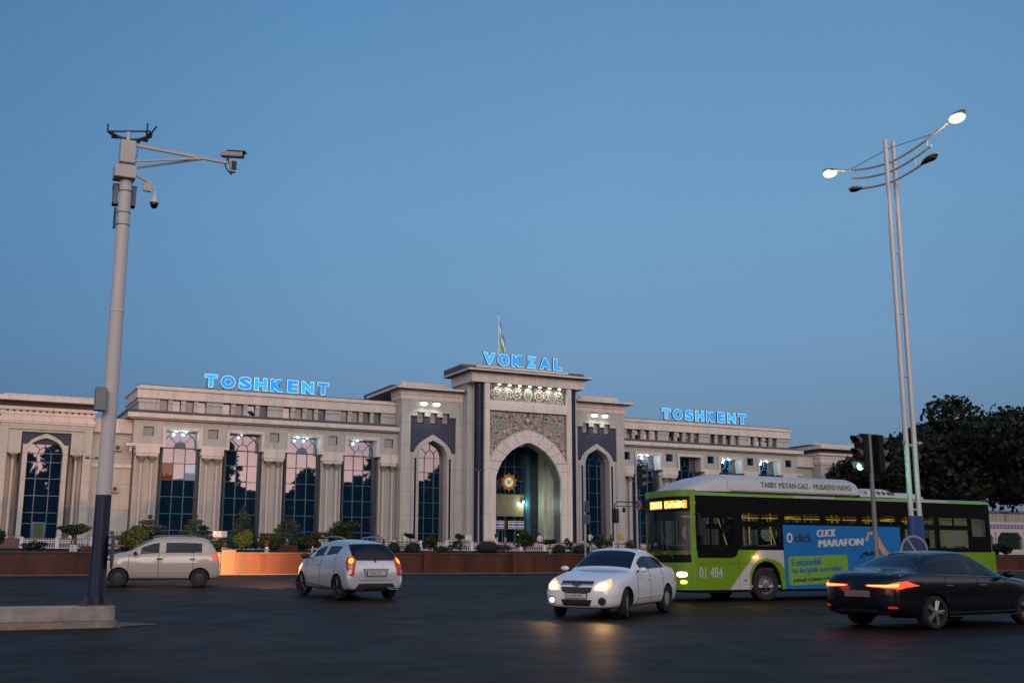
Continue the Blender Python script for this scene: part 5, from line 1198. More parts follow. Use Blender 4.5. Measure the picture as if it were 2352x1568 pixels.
# --- white saloon
M_wpaint = mat('white_paint_gloss', (.74, .74, .75), .25, coat=1, spec=.5)
def saloon(root, paint, k=1.0, glass=M_cglass, style='cover', rimm=None, hi=0):
    # x, zb, w, zbelt, wbelt, zrail, wrail, ztop
    S_ = [(2.14, .34, .40, .50, .36, .53, .30, .56), (2.12, .24, .62, .60, .58, .66, .50, .71), (2.00, .20, .79, .68, .73, .76, .62, .82), (1.70, .20, .855, .80, .80, .86, .68, .915), (1.20, .20, .868, .88, .82, .93, .70, .985),
          (.86, .20, .868, .925, .82, .965, .70, 1.02), (.74, .20, .868, .935, .82, .985, .70, 1.05), (.30, .20, .87, .955, .815, 1.24, .625, 1.32), (.02, .20, .87, .965, .81, 1.38, .575, 1.455), (-.14, .20, .87, .97, .81, 1.405, .565, 1.49), (-.22, .20, .87, .975, .81, 1.412, .562, 1.497),
          (-.72, .20, .868, .99, .805, 1.40, .55, 1.495), (-1.02, .20, .866, 1.0, .80, 1.355, .545, 1.45), (-1.22, .20, .864, 1.01, .80, 1.28, .57, 1.37), (-1.62, .20, .86, 1.03, .79, 1.09, .64, 1.14), (-1.76, .20, .855, 1.035, .785, 1.07, .66, 1.105), (-2.04, .22, .83, 1.01, .75, 1.05, .62, 1.085), (-2.20, .26, .76, .92, .68, .98, .58, 1.03), (-2.27, .36, .58, .78, .52, .84, .44, .90)]
    slots = [('windscreen', glass, seg((6, 7), [8, 9])), ('rear_window', glass, seg((12, 13), [8, 9])),
             ('side_window', glass, seg((7, 8), [6], 1)), ('side_window', glass, seg((7, 8), [6], -1)), ('side_window', glass, seg((10, 11, 12), [6], 1)), ('side_window', glass, seg((10, 11, 12), [6], -1)),
             ('pillar_trim', M_trim, seg((9,), [6], 0)),
             ('door', paint, seg((6, 7, 8), [2, 3, 4, 5], 1)), ('door', paint, seg((6, 7, 8), [2, 3, 4, 5], -1)), ('door', paint, seg((9, 10, 11), [2, 3, 4, 5], 1)), ('door', paint, seg((9, 10, 11), [2, 3, 4, 5], -1)),
             ('bonnet', paint, seg((3, 4), [8, 9]))]
    r_ = .315; wb = 1.31; tr = .745
    W_ = [(s1 * wb, s2 * tr, (r_, r_)) for s1 in (1, -1) for s2 in (1, -1)]
    bvh, ob = car_body(root, S_, W_, r_, paint, slots, None)
    for (wx, wy, _r) in W_: wheel(root, wx, wy, r_, .20, rimm, 12 if style == 'cover' else 5, R(14) if (wx > 0 and style == 'cover') else 0, style)
    return bvh, ob
M_hl = emat('headlamp_glow', (1, .66, .34), 1.15); M_hl2 = emat('headlamp_core', (1, .93, .76), 4)
cob = empty('car', (0, 0, 0), 'white saloon with headlights on, turning in front of the green bus', 'car', local=True)
bvh, ob = saloon(cob, M_wpaint, rimm=mat('wheel_cover_silver', (.34, .34, .35), .4, .3))
b = MB(); gr = [(-.36, .66), (.36, .66), (.33, .56), (.20, .525), (0, .515), (-.20, .525), (-.33, .56)]
project(bvh, b, gr, (2.6, 0, 0), (0, 1, 0), (0, 0, 1), (1, 0, 0), .006); b.build('lower_grille', M_trim, cob, smooth=True)
b = MB(); project(bvh, b, rrect(-.37, .37, .735, .775, .018), (2.6, 0, 0), (0, 1, 0), (0, 0, 1), (1, 0, 0), .006); b.build('upper_grille', M_trim, cob, smooth=True)
b = MB()
for z0, z1 in ((.705, .728), (.780, .792)): project(bvh, b, rrect(-.38, .38, z0, z1, .006), (2.6, 0, 0), (0, 1, 0), (0, 0, 1), (1, 0, 0), .010)
b.build('grille_bar', M_chrome, cob, smooth=True)
b = MB(); project(bvh, b, [(-.105, .735), (-.04, .735), (-.04, .755), (.04, .755), (.04, .735), (.105, .735), (.095, .695), (.04, .695), (.04, .672), (-.04, .672), (-.04, .695), (-.095, .695)], (2.6, 0, 0), (0, 1, 0), (0, 0, 1), (1, 0, 0), .022, grid=.02); b.build('emblem', mat('emblem_dark_gold', (.12, .13, .16), .25, .8), cob)
b = MB(); project(bvh, b, [(-.36, .40), (.36, .40), (.30, .27), (-.30, .27)], (2.6, 0, 0), (0, 1, 0), (0, 0, 1), (1, 0, 0), .006); b.build('air_intake', M_trim, cob, smooth=True)
for s_ in (1, -1):
    U = (-.55, s_ * .83, 0); Nn = (.83, s_ * .55, 0); o = (2.0 + .83, s_ * (.55 + .55), 0)
    pl = [(-.21, .60), (-.19, .68), (-.06, .77), (.22, .84), (.20, .70), (.08, .60), (-.02, .575)]
    b = MB(); project(bvh, b, pl, o, U, (0, 0, 1), Nn, .008, grid=.03); hl = b.build('headlight', M_hl, cob, smooth=True)
    b = MB(); project(bvh, b, [(-.17, .61), (-.15, .68), (-.05, .74), (.10, .76), (.10, .68), (.03, .61)], o, U, (0, 0, 1), Nn, .014, grid=.03); b.build('headlight_core', M_hl2, hl, smooth=True)
    b = MB(); fx = .58
    circ = lambda rr: [(rr * math.cos(a), .375 + rr * math.sin(a)) for a in [2 * math.pi * k / 18 for k in range(18)]]
    fo = dict(origin=(3.0, s_ * fx, 0), U=(0, 1, 0), V=(0, 0, 1), Nn=(1, 0, 0), grid=.03)
    project(bvh, b, circ(.085), **fo, off=.006); b.build('fog_lamp_bezel', M_chrome, cob, smooth=True)
    b = MB(); project(bvh, b, circ(.058), **fo, off=.014); b.build('fog_lamp', mat('fog_dark', (.03, .03, .03), .15) if s_ > 0 else M_hl2, cob, smooth=True)
    mirror(cob, M_wpaint, .62, s_ * .83, 1.01, s_, w=.105, h=.06)
    b = MB()
    for hx in (-.02, -.95): b.ell((hx, s_ * .872, .80 + (.02 if hx < -.5 else 0)), .07, .018, .022, 10, 6)
    b.build('door_handle', M_wpaint, cob, smooth=True)
    b = MB(); b.tube([(.75, s_ * .872, .40), (-1.0, s_ * .872, .42)], .008, 5); b.build('side_crease', mat('crease_shadow', (.4, .4, .41), .4), cob)
    b = MB(); project(bvh, b, [(-.10, .70), (.12, .74), (.13, .92), (-.02, .95), (-.10, .90)], (-2.1 - .7, s_ * 1.5, 0), (.75, s_ * .66, 0), (0, 0, 1), (-.66, s_ * .75, 0), .008, grid=.04); b.build('tail_light', mat('tail_red', (.25, .012, .01), .25, emit=(1, .06, .03), es=.25), cob, smooth=True)
b = MB(); b.prism([(-.02, 0), (.05, 0), (-.03, .07)], -.008, .008, 'y'); b.xf(Matrix.Translation((-.28, 0, 1.49))); b.build('roof_aerial', M_trim, cob)
b = MB(); b.box(-.10, .10, -.02, .0, 0, .05, 0); b.xf(Matrix.Translation((.32, -.15, 1.22))); b.build('interior_mirror', M_black, cob)
plate(cob, bvh, (2.1, 0, .475), (1, 0, .05), (0, 1, 0), .50, .115, 'A901PC', .475)
for s_ in (1, -1): lamp('light', 'SPOT', (2.12, s_ * .60, .66), 48, (1, .52, .20), cob, .06, aim((1, s_ * .10, -.13)), 75, .9)
for o in cob.children:
    if o.type == 'LIGHT': o.matrix_parent_inverse = Matrix()
cob.scale = (.95, .95, .95); place(cob, 13.33, 21.16, 215.9)

# --- black saloon
M_bpaint = mat('black_paint_gloss', (.004, .005, .008), .22, coat=.35, spec=.3)
blk = empty('car', (0, 0, 0), 'black saloon with long red tail lights driving off to the right', 'car', local=True)
bvh, ob = saloon(blk, M_bpaint, style='spokes', rimm=mat('alloy_grey', (.33, .33, .34), .3, .7))
M_tl_ = emat('tail_glow', (1, .045, .02), 3.2); M_tlc = emat('tail_core', (1, .30, .07), 4.5)
for s_ in (1, -1):
    b = MB(); project(bvh, b, [(.20, .83), (.62, .84), (.80, .90), (.84, .82), (.78, .76), (.60, .775), (.20, .80)] if s_ > 0 else [(-.20, .83), (-.62, .84), (-.80, .90), (-.84, .82), (-.78, .76), (-.60, .775), (-.20, .80)], (-3.2, 0, 0), (0, 1, 0), (0, 0, 1), (-1, 0, 0), .012, grid=.04); t_ = b.build('tail_light', M_tl_, blk, smooth=True)
    b = MB(); project(bvh, b, [(s_ * a, z) for a, z in ((.24, .820), (.60, .826), (.76, .855), (.76, .80), (.60, .795), (.24, .808))], (-3.2, 0, 0), (0, 1, 0), (0, 0, 1), (-1, 0, 0), .018, grid=.04); b.build('light_strip', M_tlc, t_, smooth=True)
    b = MB(); project(bvh, b, rrect(s_ * .68 - .07, s_ * .68 + .07, .40, .44, .015), (-3.2, 0, 0), (0, 1, 0), (0, 0, 1), (-1, 0, 0), .012); b.build('reflector', mat('reflector_red', (.35, .02, .01), .3, emit=(1, .05, .02), es=.3), blk)
    mirror(blk, M_bpaint, .62, s_ * .83, 1.02, s_)
    b = MB()
    for hx in (-.02, -.95): b.box(hx - .09, hx + .09, s_ * .868, s_ * .885, .80, .825)
    b.build('door_handle', M_chrome, blk, bevel=.004)
    b = MB(); b.tube([(.62, s_ * .815, .955), (-.3, s_ * .807, .985), (-1.25, s_ * .80, 1.015)], .007, 4); b.build('window_strip', M_chrome, blk)
    b = MB(); b.tube([(1.0, s_ * .862, .235), (-1.0, s_ * .862, .235)], .012, 5); b.build('sill_strip', M_chrome, blk)
    lamp('light', 'POINT', (-2.55, s_ * .55, .80), 2, (1, .12, .04), blk, .1)
b = MB(); project(bvh, b, rrect(-.42, .42, .30, .38, .03), (-3.2, 0, 0), (0, 1, 0), (0, 0, 1), (-1, 0, 0), .008); b.build('diffuser', M_trim, blk)
b = MB()
for s_ in (1, -1): b.box(-2.28, -2.20, s_ * .5 - .1, s_ * .5 + .1, .245, .275)
b.build('exhaust_trim', M_chrome, blk)
b = MB(); project(bvh, b, rrect(-.27, .27, .60, .72, .02), (-3.2, 0, 0), (0, 1, 0), (0, 0, 1), (-1, 0, 0), .010); b.build('number_plate', mat('plate_dim', (.14, .125, .115), .5), blk)
for o in blk.children:
    if o.type == 'LIGHT': o.matrix_parent_inverse = Matrix()
hb = R(7); blk.scale = (1.10, 1.04, .94); place(blk, 16.1 + math.cos(hb) * 1.44 - math.sin(hb) * .78, 14.85 + math.sin(hb) * 1.44 + math.cos(hb) * .78, 7)

# --- silver hatchback seen from behind
M_spaint = mat('silver_paint', (.54, .555, .58), .28, .35, coat=1)
spk = empty('car', (0, 0, 0), 'silver hatchback with roof rails and lit tail lights seen from behind', 'car', local=True)
S_ = [(1.76, .32, .40, .56, .38, .62, .30, .66), (1.72, .22, .60, .68, .56, .74, .48, .79), (1.58, .19, .72, .80, .68, .85, .60, .89), (1.25, .19, .785, .92, .73, .96, .64, 1.00), (.98, .19, .795, .965, .745, 1.0, .66, 1.04), (.90, .19, .797, .975, .745, 1.02, .66, 1.07),
      (.42, .19, .798, 1.0, .745, 1.29, .58, 1.36), (.12, .19, .798, 1.015, .73, 1.39, .52, 1.47), (-.14, .19, .80, 1.03, .73, 1.41, .50, 1.50), (-.22, .19, .80, 1.035, .73, 1.412, .50, 1.503),
      (-.70, .19, .80, 1.075, .725, 1.40, .49, 1.505), (-1.00, .19, .80, 1.13, .715, 1.375, .485, 1.49), (-1.34, .19, .80, 1.10, .715, 1.33, .49, 1.465), (-1.50, .20, .80, 1.06, .72, 1.27, .51, 1.42), (-1.64, .22, .79, .98, .72, 1.12, .56, 1.25), (-1.74, .24, .78, .90, .70, .98, .60, 1.02), (-1.80, .25, .76, .76, .68, .84, .62, .88), (-1.84, .28, .68, .58, .62, .64, .56, .68), (-1.84, .34, .50, .50, .46, .54, .40, .56)]
slots = [('windscreen', M_cglass, seg((5, 6), [8, 9])), ('side_window', M_cglass, seg((6, 7), [6], 1)), ('side_window', M_cglass, seg((6, 7), [6], -1)), ('side_window', M_cglass, seg((9, 10), [6], 1)), ('side_window', M_cglass, seg((9, 10), [6], -1)),
         ('door', M_spaint, seg((5, 6, 7), [2, 3, 4, 5], 1)), ('door', M_spaint, seg((5, 6, 7), [2, 3, 4, 5], -1)), ('door', M_spaint, seg((8, 9, 10), [2, 3, 4, 5], 1)), ('door', M_spaint, seg((8, 9, 10), [2, 3, 4, 5], -1))]
W_ = [(s1 * 1.19, s2 * .68, (.30, .30)) for s1 in (1, -1) for s2 in (1, -1)]
bvh, ob = car_body(spk, S_, W_, .30, M_spaint, slots, None)
for (wx, wy, _r) in W_: wheel(spk, wx, wy, .30, .175, mat('rim_dark', (.05, .05, .055), .4, .5), 5, R(12) if wx > 0 else 0, 'spokes')
back = dict(origin=(-3.0, 0, 0), U=(0, 1, 0), V=(0, 0, 1), Nn=(-1, 0, 0))
b = MB(); project(bvh, b, [(-.50, .985), (.50, .985), (.55, 1.05), (.595, 1.10), (.56, 1.24), (.49, 1.35), (.43, 1.375), (0, 1.385), (-.43, 1.375), (-.49, 1.35), (-.56, 1.24), (-.595, 1.10), (-.55, 1.05)], **back, off=.014, grid=.035); rw = b.build('rear_window', glassmat('rear_glass', (.008, .010, .012), (.7, .72, .75), .05), spk, smooth=True)
b = MB(); b.tube([(-1.775, .0, 1.00), (-1.76, -.02, 1.035), (-1.72, -.36, 1.04)], .010, 5); b.lathe((-1.78, .0, .975), [(.0, -.03), (.025, -.03), (.02, .03), (0, .04)], 8, 'z'); b.build('rear_wiper', M_trim, spk)
b = MB(); project(bvh, b, [(-.34, .77), (.34, .77), (.27, .56), (-.27, .56)], **back, off=.004, grid=.05); b.build('plate_recess', mat('silver_shadow', (.30, .31, .33), .4, .3), spk, smooth=True)
b = MB()
for s_ in (-1, 1): project(bvh, b, [(s_ * .345 - .007, .77), (s_ * .345 + .007, .77), (s_ * .275 + .007, .56), (s_ * .275 - .007, .56)] , **back, off=.008, grid=.05)
project(bvh, b, [(-.35, .763), (.35, .763), (.35, .775), (-.35, .775)], **back, off=.008); project(bvh, b, rrect(-.45, .45, .495, .503, .003), **back, off=.006)
b.build('tailgate_gap', M_trim, spk)
b = MB(); project(bvh, b, [(-.46, .415), (.46, .415), (.56, .30), (.60, .255), (-.60, .255), (-.56, .30)], **back, off=.010, grid=.05); b.build('rear_diffuser', M_trim, spk, smooth=True)
b = MB()
for s_ in (-1, 1):
    b.tube([(-1.885, s_ * .30, .30), (-1.885, s_ * .56, .31)], .010, 5); b.tube([(-1.885, s_ * .34, .265), (-1.885, s_ * .60, .265)], .010, 5)
b.tube([(-1.885, -.28, .29), (-1.885, -.18, .35), (-1.885, .18, .35), (-1.885, .28, .29)], .010, 5); b.build('diffuser_trim', M_chrome, spk)
plate(spk, bvh, (-1.85, 0, .665), (-1, 0, .05), (0, -1, 0), .50, .12, 'R415YA', .66)
for s_ in (-1, 1):
    Nn = (-.86, s_ * .5, 0); U = (.5, s_ * .86, 0); o = (-1.6 - .86, s_ * (.62 + .5), 0)
    b = MB(); project(bvh, b, [(-.16, 1.02), (-.05, 1.075), (.07, 1.05), (.10, .90), (.05, .74), (-.02, .60), (-.13, .60), (-.15, .76)], o, U, (0, 0, 1), Nn, .010, grid=.03); t_ = b.build('tail_light', mat('tail_red_glow', (.22, .006, .005), .2, emit=(1, .03, .02), es=.16), spk, smooth=True)
    b = MB(); cc = [(-.04 + .07 * math.cos(a), .97 + .075 * math.sin(a)) for a in [2 * math.pi * k / 14 for k in range(14)]]; project(bvh, b, cc, o, U, (0, 0, 1), Nn, .018, grid=.03); b.build('lamp_core', emat('tail_amber_core', (1, .34, .05), 2.2), t_, smooth=True)
    b = MB()
    for cz, r0 in ((.855, .062), (.70, .055)): project(bvh, b, [(-.03 + r0 * math.cos(a), cz + r0 * math.sin(a)) for a in [2 * math.pi * k / 14 for k in range(14)]], o, U, (0, 0, 1), Nn, .016, grid=.03)
    b.build('clear_lamp', mat('clear_lamp', (.42, .22, .20), .2, .2), t_, smooth=True)
    mirror(spk, M_spaint, .72, s_ * .76, 1.04, s_, black=True)
    b = MB(); b.tube([(.30, s_ * .53, 1.43), (.18, s_ * .55, 1.52), (-.2, s_ * .56, 1.555), (-.8, s_ * .56, 1.55), (-1.12, s_ * .56, 1.50)], .018, 6); b.build('roof_rail', mat('rail_silver', (.42, .44, .47), .3, .5), spk, smooth=True)
    b = MB(); b.ell((.05, s_ * .80, .86), .07, .018, .02, 10, 6); b.build('door_handle', M_spaint, spk, smooth=True)
    b = MB(); b.tube([(.85, s_ * .80, .36), (-.75, s_ * .80, .30)], .014, 5); b.build('side_skirt', mat('skirt_grey', (.10, .10, .12), .5), spk)
    b = MB(); project(bvh, b, [(-.10, .68), (.16, .86), (.10, .72), (.0, .66)], (1.5 + .6, s_ * 1.3, 0), (-.6, s_ * .8, 0), (0, 0, 1), (.8, s_ * .6, 0), .008, grid=.04); b.build('headlight', emat('sidelight_glow', (1, .65, .38), 2.2), spk, smooth=True)
    lamp('light', 'SPOT', (1.82, s_ * .5, .66), 24000, (1, .44, .16), spk, .06, aim((1, -.12 + s_ * .03, .005)), 33, 1)
for o in spk.children:
    if o.type == 'LIGHT': o.matrix_parent_inverse = Matrix()
place(spk, 9.79, 28.83, 95.5)

# --- cream hatchback passing on the left
M_cpaint = mat('cream_paint', (.42, .37, .30), .3, coat=1)
mtz = empty('car', (0, 0, 0), 'cream five-door hatchback passing to the left behind the camera pole', 'car', local=True)
S_ = [(1.74, .32, .36, .56, .34, .62, .26, .66), (1.70, .22, .54, .68, .50, .75, .44, .80), (1.58, .18, .66, .79, .61, .85, .54, .89), (1.30, .18, .735, .88, .66, .92, .58, .96), (1.06, .18, .745, .91, .675, .95, .60, 1.0), (.96, .18, .747, .92, .68, .97, .60, 1.03),
      (.55, .18, .748, .93, .68, 1.23, .55, 1.30), (.25, .18, .748, .935, .68, 1.375, .52, 1.44), (.02, .18, .748, .94, .68, 1.41, .52, 1.475), (-.08, .18, .748, .942, .68, 1.415, .52, 1.482),
      (-.60, .18, .748, .95, .68, 1.42, .52, 1.488), (-1.00, .18, .747, .955, .68, 1.41, .52, 1.48), (-1.20, .18, .745, .96, .68, 1.395, .53, 1.465), (-1.42, .18, .74, .96, .68, 1.34, .56, 1.41), (-1.60, .20, .73, .94, .67, 1.10, .60, 1.15), (-1.68, .22, .71, .84, .66, .92, .60, .96), (-1.75, .24, .66, .62, .60, .70, .54, .74), (-1.76, .32, .48, .48, .44, .54, .38, .57)]
slots = [('windscreen', M_cglass2, seg((5, 6), [8, 9])), ('rear_window', M_cglass2, seg((13,), [8, 9])), ('side_window', M_cglass2, seg((6, 7), [6], 1)), ('side_window', M_cglass2, seg((6, 7), [6], -1)), ('side_window', M_cglass2, seg((9, 10, 11), [6], 1)), ('side_window', M_cglass2, seg((9, 10, 11), [6], -1)),
         ('door', M_cpaint, seg((5, 6, 7), [2, 3, 4, 5], 1)), ('door', M_cpaint, seg((5, 6, 7), [2, 3, 4, 5], -1)), ('door', M_cpaint, seg((8, 9, 10), [2, 3, 4, 5], 1)), ('door', M_cpaint, seg((8, 9, 10), [2, 3, 4, 5], -1))]
W_ = [(s1 * 1.17, s2 * .64, (.265, .265)) for s1 in (1, -1) for s2 in (1, -1)]
bvh, ob = car_body(mtz, S_, W_, .265, M_cpaint, slots, None)
for (wx, wy, _r) in W_: wheel(mtz, wx, wy, .265, .16, mat('rim_brown', (.04, .035, .03), .6, .2), 8, 0, 'cover')
for s_ in (-1, 1):
    mirror(mtz, M_cpaint, .72, s_ * .70, .98, s_, w=.09, h=.06, black=True)
    b = MB(); b.box(-.06, .10, s_ * .745, s_ * .757, .80, .835); b.box(-1.02, -.86, s_ * .745, s_ * .757, .80, .835); b.build('door_handle', M_trim, mtz, bevel=.004)
    b = MB(); project(bvh, b, [(-.08, .80), (.08, .83), (.09, .93), (-.05, .95)], (-1.5 - .7, s_ * 1.3, 0), (.7, s_ * .7, 0), (0, 0, 1), (-.7, s_ * .7, 0), .008, grid=.04); b.build('tail_light', mat('tail_red_glow2', (.35, .01, .008), .2, emit=(1, .08, .05), es=1.0), mtz, smooth=True)
    b = MB(); b.tube([(.25, s_ * .50, 1.45), (.15, s_ * .50, 1.50), (-.9, s_ * .50, 1.51), (-1.05, s_ * .50, 1.46)], .013, 6); b.build('roof_rail', mat('rail_grey', (.25, .25, .25), .4, .4), mtz, smooth=True)
    b = MB(); b.tube([(.80, s_ * .752, .42), (-.85, s_ * .752, .42)], .010, 5); b.build('side_crease', mat('crease_cream', (.40, .35, .29), .5), mtz)
    b = MB(); project(bvh, b, [(-.12, .66), (.10, .72), (.08, .80), (-.08, .78)], (1.4 + .7, s_ * 1.3, 0), (-.7, s_ * .7, 0), (0, 0, 1), (.7, s_ * .7, 0), .008, grid=.04); b.build('headlight', mat('headlight_clear', (.4, .4, .4), .1, .3), mtz, smooth=True)
place(mtz, 6.25, 35.98, 168.3)

# --- the bus
M_bgreen = mat('bus_green', (.145, .285, .009), .3, coat=.4, var=.08, vscale=1.2); M_bwhite = mat('bus_white', (.46, .45, .45), .35, coat=.3, var=.05, vscale=1.2)
M_bdark = mat('bus_black_band', (.005, .005, .006), .3, spec=.15); M_ad = mat('ad_blue', (.003, .15, .44), .35, var=.06, vscale=2); M_adg = mat('ad_green', (.17, .36, .04), .35)
M_bglass = glassmat('bus_glass', (.004, .006, .007), (.7, .75, .78), .04, rough=.02, transp=.82)
bus = empty('bus', (17.85, 25.3, gz(24.25)), 'green and white city bus with a blue advert and white gas tanks on its roof', 'bus')
BX, BN, BF, BZ = 17.85, 24.25, 26.45, gz(24.25)
def bb(mb, x0, x1, y0, y1, z0, z1, m=0): mb.box(BX + x0, BX + x1, y0, y1, BZ + z0, BZ + z1, m)
def bp_(pts): return [(BX + x, BZ + z) for x, z in pts]
# side skin: pieces around the window openings (near side and far side)
UP = [(1.56, 2.86), (3.05, 4.36), (4.55, 5.75), (5.92, 7.25), (7.46, 8.83), (9.01, 10.25)]
for yy0, yy1, nm in ((BN, BN + .05, 'near'), (BF - .05, BF, 'far')):
    b = MB(); last = 0
    for cx in (2.33, 8.55):
        bb(b, last, cx - .52, yy0, yy1, .31, 1.35); last = cx + .52
        arc = [(cx - .52, .31)] + [(cx - .52 * math.cos(a), .50 + .56 * math.sin(a)) for a in [math.pi * k / 14 for k in range(15)]] + [(cx + .52, .31)]
        b.band(bp_([(x, 1.35) for x, z in arc]), bp_(arc), yy0, yy1)
    bb(b, last, 11.34, yy0, yy1, .31, 1.35); b.build('side_skirt', M_bgreen, bus)
    b = MB()
    bb(b, .06, 11.2, yy0 + .002, yy1 - .002, 2.34, 2.78); bb(b, 1.40, 11.2, yy0 + .002, yy1 - .002, 1.35, 1.45 if nm == 'near' else 1.45)
    bb(b, .06, 1.40, yy0 + .002, yy1 - .002, 1.35, 1.48)
    ends = [(.06, .12), (1.28, 1.56)] + [(a[1], c[0]) for a, c in zip(UP, UP[1:])] + [(10.25, 10.40), (11.06, 11.2)]
    for a, c in ends: bb(b, a, c, yy0 + .002, yy1 - .002, 1.45 if a > 1.2 else 1.48, 2.34)
    bb(b, 1.56, 10.25, yy0 + .001, yy1 - .001, 1.98, 2.12); bb(b, .12, 1.28, yy0 + .001, yy1 - .001, 2.19, 2.34); bb(b, 10.40, 11.06, yy0 + .001, yy1 - .001, 1.45, 1.80)
    bb(b, .50, .54, yy0 + .003, yy1 - .003, 1.48, 2.19); bb(b, .88, .92, yy0 + .003, yy1 - .003, 1.48, 2.19)
    for a, c in UP: bb(b, (a + c) / 2 - .02, (a + c) / 2 + .02, yy0 + .003, yy1 - .003, 2.12, 2.34)
    b.build('window_band', M_bdark, bus)
    for a, c in UP:
        g = MB(); bb(g, a, c, (yy0 + yy1) / 2 - .003, (yy0 + yy1) / 2 + .003, 2.12, 2.34); bb(g, a, c, (yy0 + yy1) / 2 - .003, (yy0 + yy1) / 2 + .003, 1.45, 1.98); g.build('side_window', M_bglass, bus)
    g = MB(); bb(g, .12, 1.28, (yy0 + yy1) / 2 - .003, (yy0 + yy1) / 2 + .003, 1.48, 2.19); g.build('driver_window', M_bglass, bus)
    g = MB(); bb(g, 10.4, 11.06, (yy0 + yy1) / 2 - .003, (yy0 + yy1) / 2 + .003, 1.80, 2.34); g.build('rear_quarter_window', M_bglass, bus)
# dark lower panel of the driver window with rounded corner, and the rear black panel
b = MB(); b.prism(bp_([(.04, 1.352), (1.40, 1.352), (1.38, 1.25), (1.30, 1.17), (1.18, 1.14), (.06, 1.14)]), BN - .004, BN, 'y'); b.prism(bp_([(7.38, 1.33), (7.38, 1.352), (11.15, 1.352), (11.16, 1.33)]), BN - .004, BN, 'y'); b.build('dark_apron', M_bdark, bus)
b = MB(); b.prism(bp_([(2.07, 1.35), (2.96, 1.35), (2.96, .86), (2.83, 1.00), (2.6, 1.10), (2.33, 1.13), (2.06, 1.08), (1.85, .92), (1.76, .70), (1.75, .31), (1.07, .31)]), BN - .003, BN, 'y'); b.build('white_flash', M_bwhite, bus)
# roof, rounded edges
b = MB(); rp = [(BN, 2.78), (BN + .02, 2.83), (BN + .10, 2.87), (BN + .3, 2.90), (BF - .3, 2.90), (BF - .10, 2.87), (BF - .02, 2.83), (BF, 2.78)]
b.prism([(y, BZ + z) for y, z in rp], BX + .03, BX + 11.25, 'x'); b.build('roof', M_bgreen, bus, smooth=True, ang=50)
b = MB(); bb(b, 3.41, 4.89, BN - .006, BN + .07, 2.785, 2.845); bb(b, 8.26, 9.41, BN - .006, BN + .07, 2.785, 2.845); b.build('roof_stripe', M_bwhite, bus)
# front: bowed and rounded in plan
FP = [(.02, BN + .0), (-.10, BN + .06), (-.24, BN + .25), (-.34, BN + .6), (-.37, BN + 1.1), (-.34, BN + 1.6), (-.24, BN + 1.95), (-.10, BN + 2.14), (.02, BN + 2.2)]
def front(z0, z1, i0=0, i1=8, out_=0, dz=0, name='x', m=None, par=None, lean=0):
    b = MB(); pts = FP[i0:i1 + 1]; cy = BN + 1.1
    A = [(BX + x - out_ + lean * z0, cy + (y - cy) * (1 + out_ * .6), BZ + z0) for x, y in pts]; B = [(BX + x - out_ + lean * z1, cy + (y - cy) * (1 + out_ * .6), BZ + z1) for x, y in pts]
    b.strip(A, B); return b.build(name, m, par or bus, smooth=True, ang=60, recalc=False)
front(.31, 1.06, name='front_panel', m=M_bgreen); front(1.06, 2.76, 1, 7, name='windscreen', m=glassmat('bus_screen', (.004, .006, .008), (.75, .8, .85), .06, transp=.45)); front(2.76, 2.90, name='front_roof_edge', m=M_bgreen)
front(1.06, 2.76, 0, 1, name='front_pillar', m=M_bgreen); front(1.06, 2.76, 7, 8, name='front_pillar', m=M_bgreen)
b = MB(); b.prism([(BX + x, y) for x, y in FP] + [(BX + .05, BN + 2.2), (BX + .05, BN)], BZ + 2.90, BZ + 2.93, 'z'); b.build('roof_cap', M_bgreen, bus)
front(2.36, 2.74, 1, 7, .006, name='display_housing', m=M_bdark); front(1.02, 1.22, 1, 7, .006, name='screen_base', m=M_bdark)
# destination display
b = MB(); AM = emat('display_amber', (1, .36, .02), 1.5); AM2 = emat('display_text', (1, .80, .22), 5)
def on_front(y, z, out_):      # point on the bowed front
    for (xa, ya), (xb, yb) in zip(FP, FP[1:]):
        if ya <= y <= yb: return (BX + xa + (xb - xa) * (y - ya) / (yb - ya) - out_, y, BZ + z)
    return (BX - .3, y, BZ + z)
for ya, yb in ((BN + .12, BN + .86), (BN + .95, BN + 1.56)):
    n_ = 8; A = [on_front(ya + (yb - ya) * k / n_, 2.44, .012) for k in range(n_ + 1)]; B = [on_front(ya + (yb - ya) * k / n_, 2.65, .012) for k in range(n_ + 1)]; b.strip(A, B)
dp = b.build('destination_display', AM, bus, recalc=False)
for txt, ya, yb in (('224UN', BN + 1.52, BN + .98), ("Do'stlik", BN + .82, BN + .15)):
    t_ = MB(); v, f = text_verts(txt, .012, 0); ax, bx = min(p[0] for p in v), max(p[0] for p in v); az, bz = min(p[2] for p in v), max(p[2] for p in v)
    t_.add([on_front(ya + (yb - ya) * (p[0] - ax) / (bx - ax), 2.465 + .16 * (p[2] - az) / (bz - az), .018) for p in v], f); t_.build('display_lettering', AM2, dp, recalc=False)
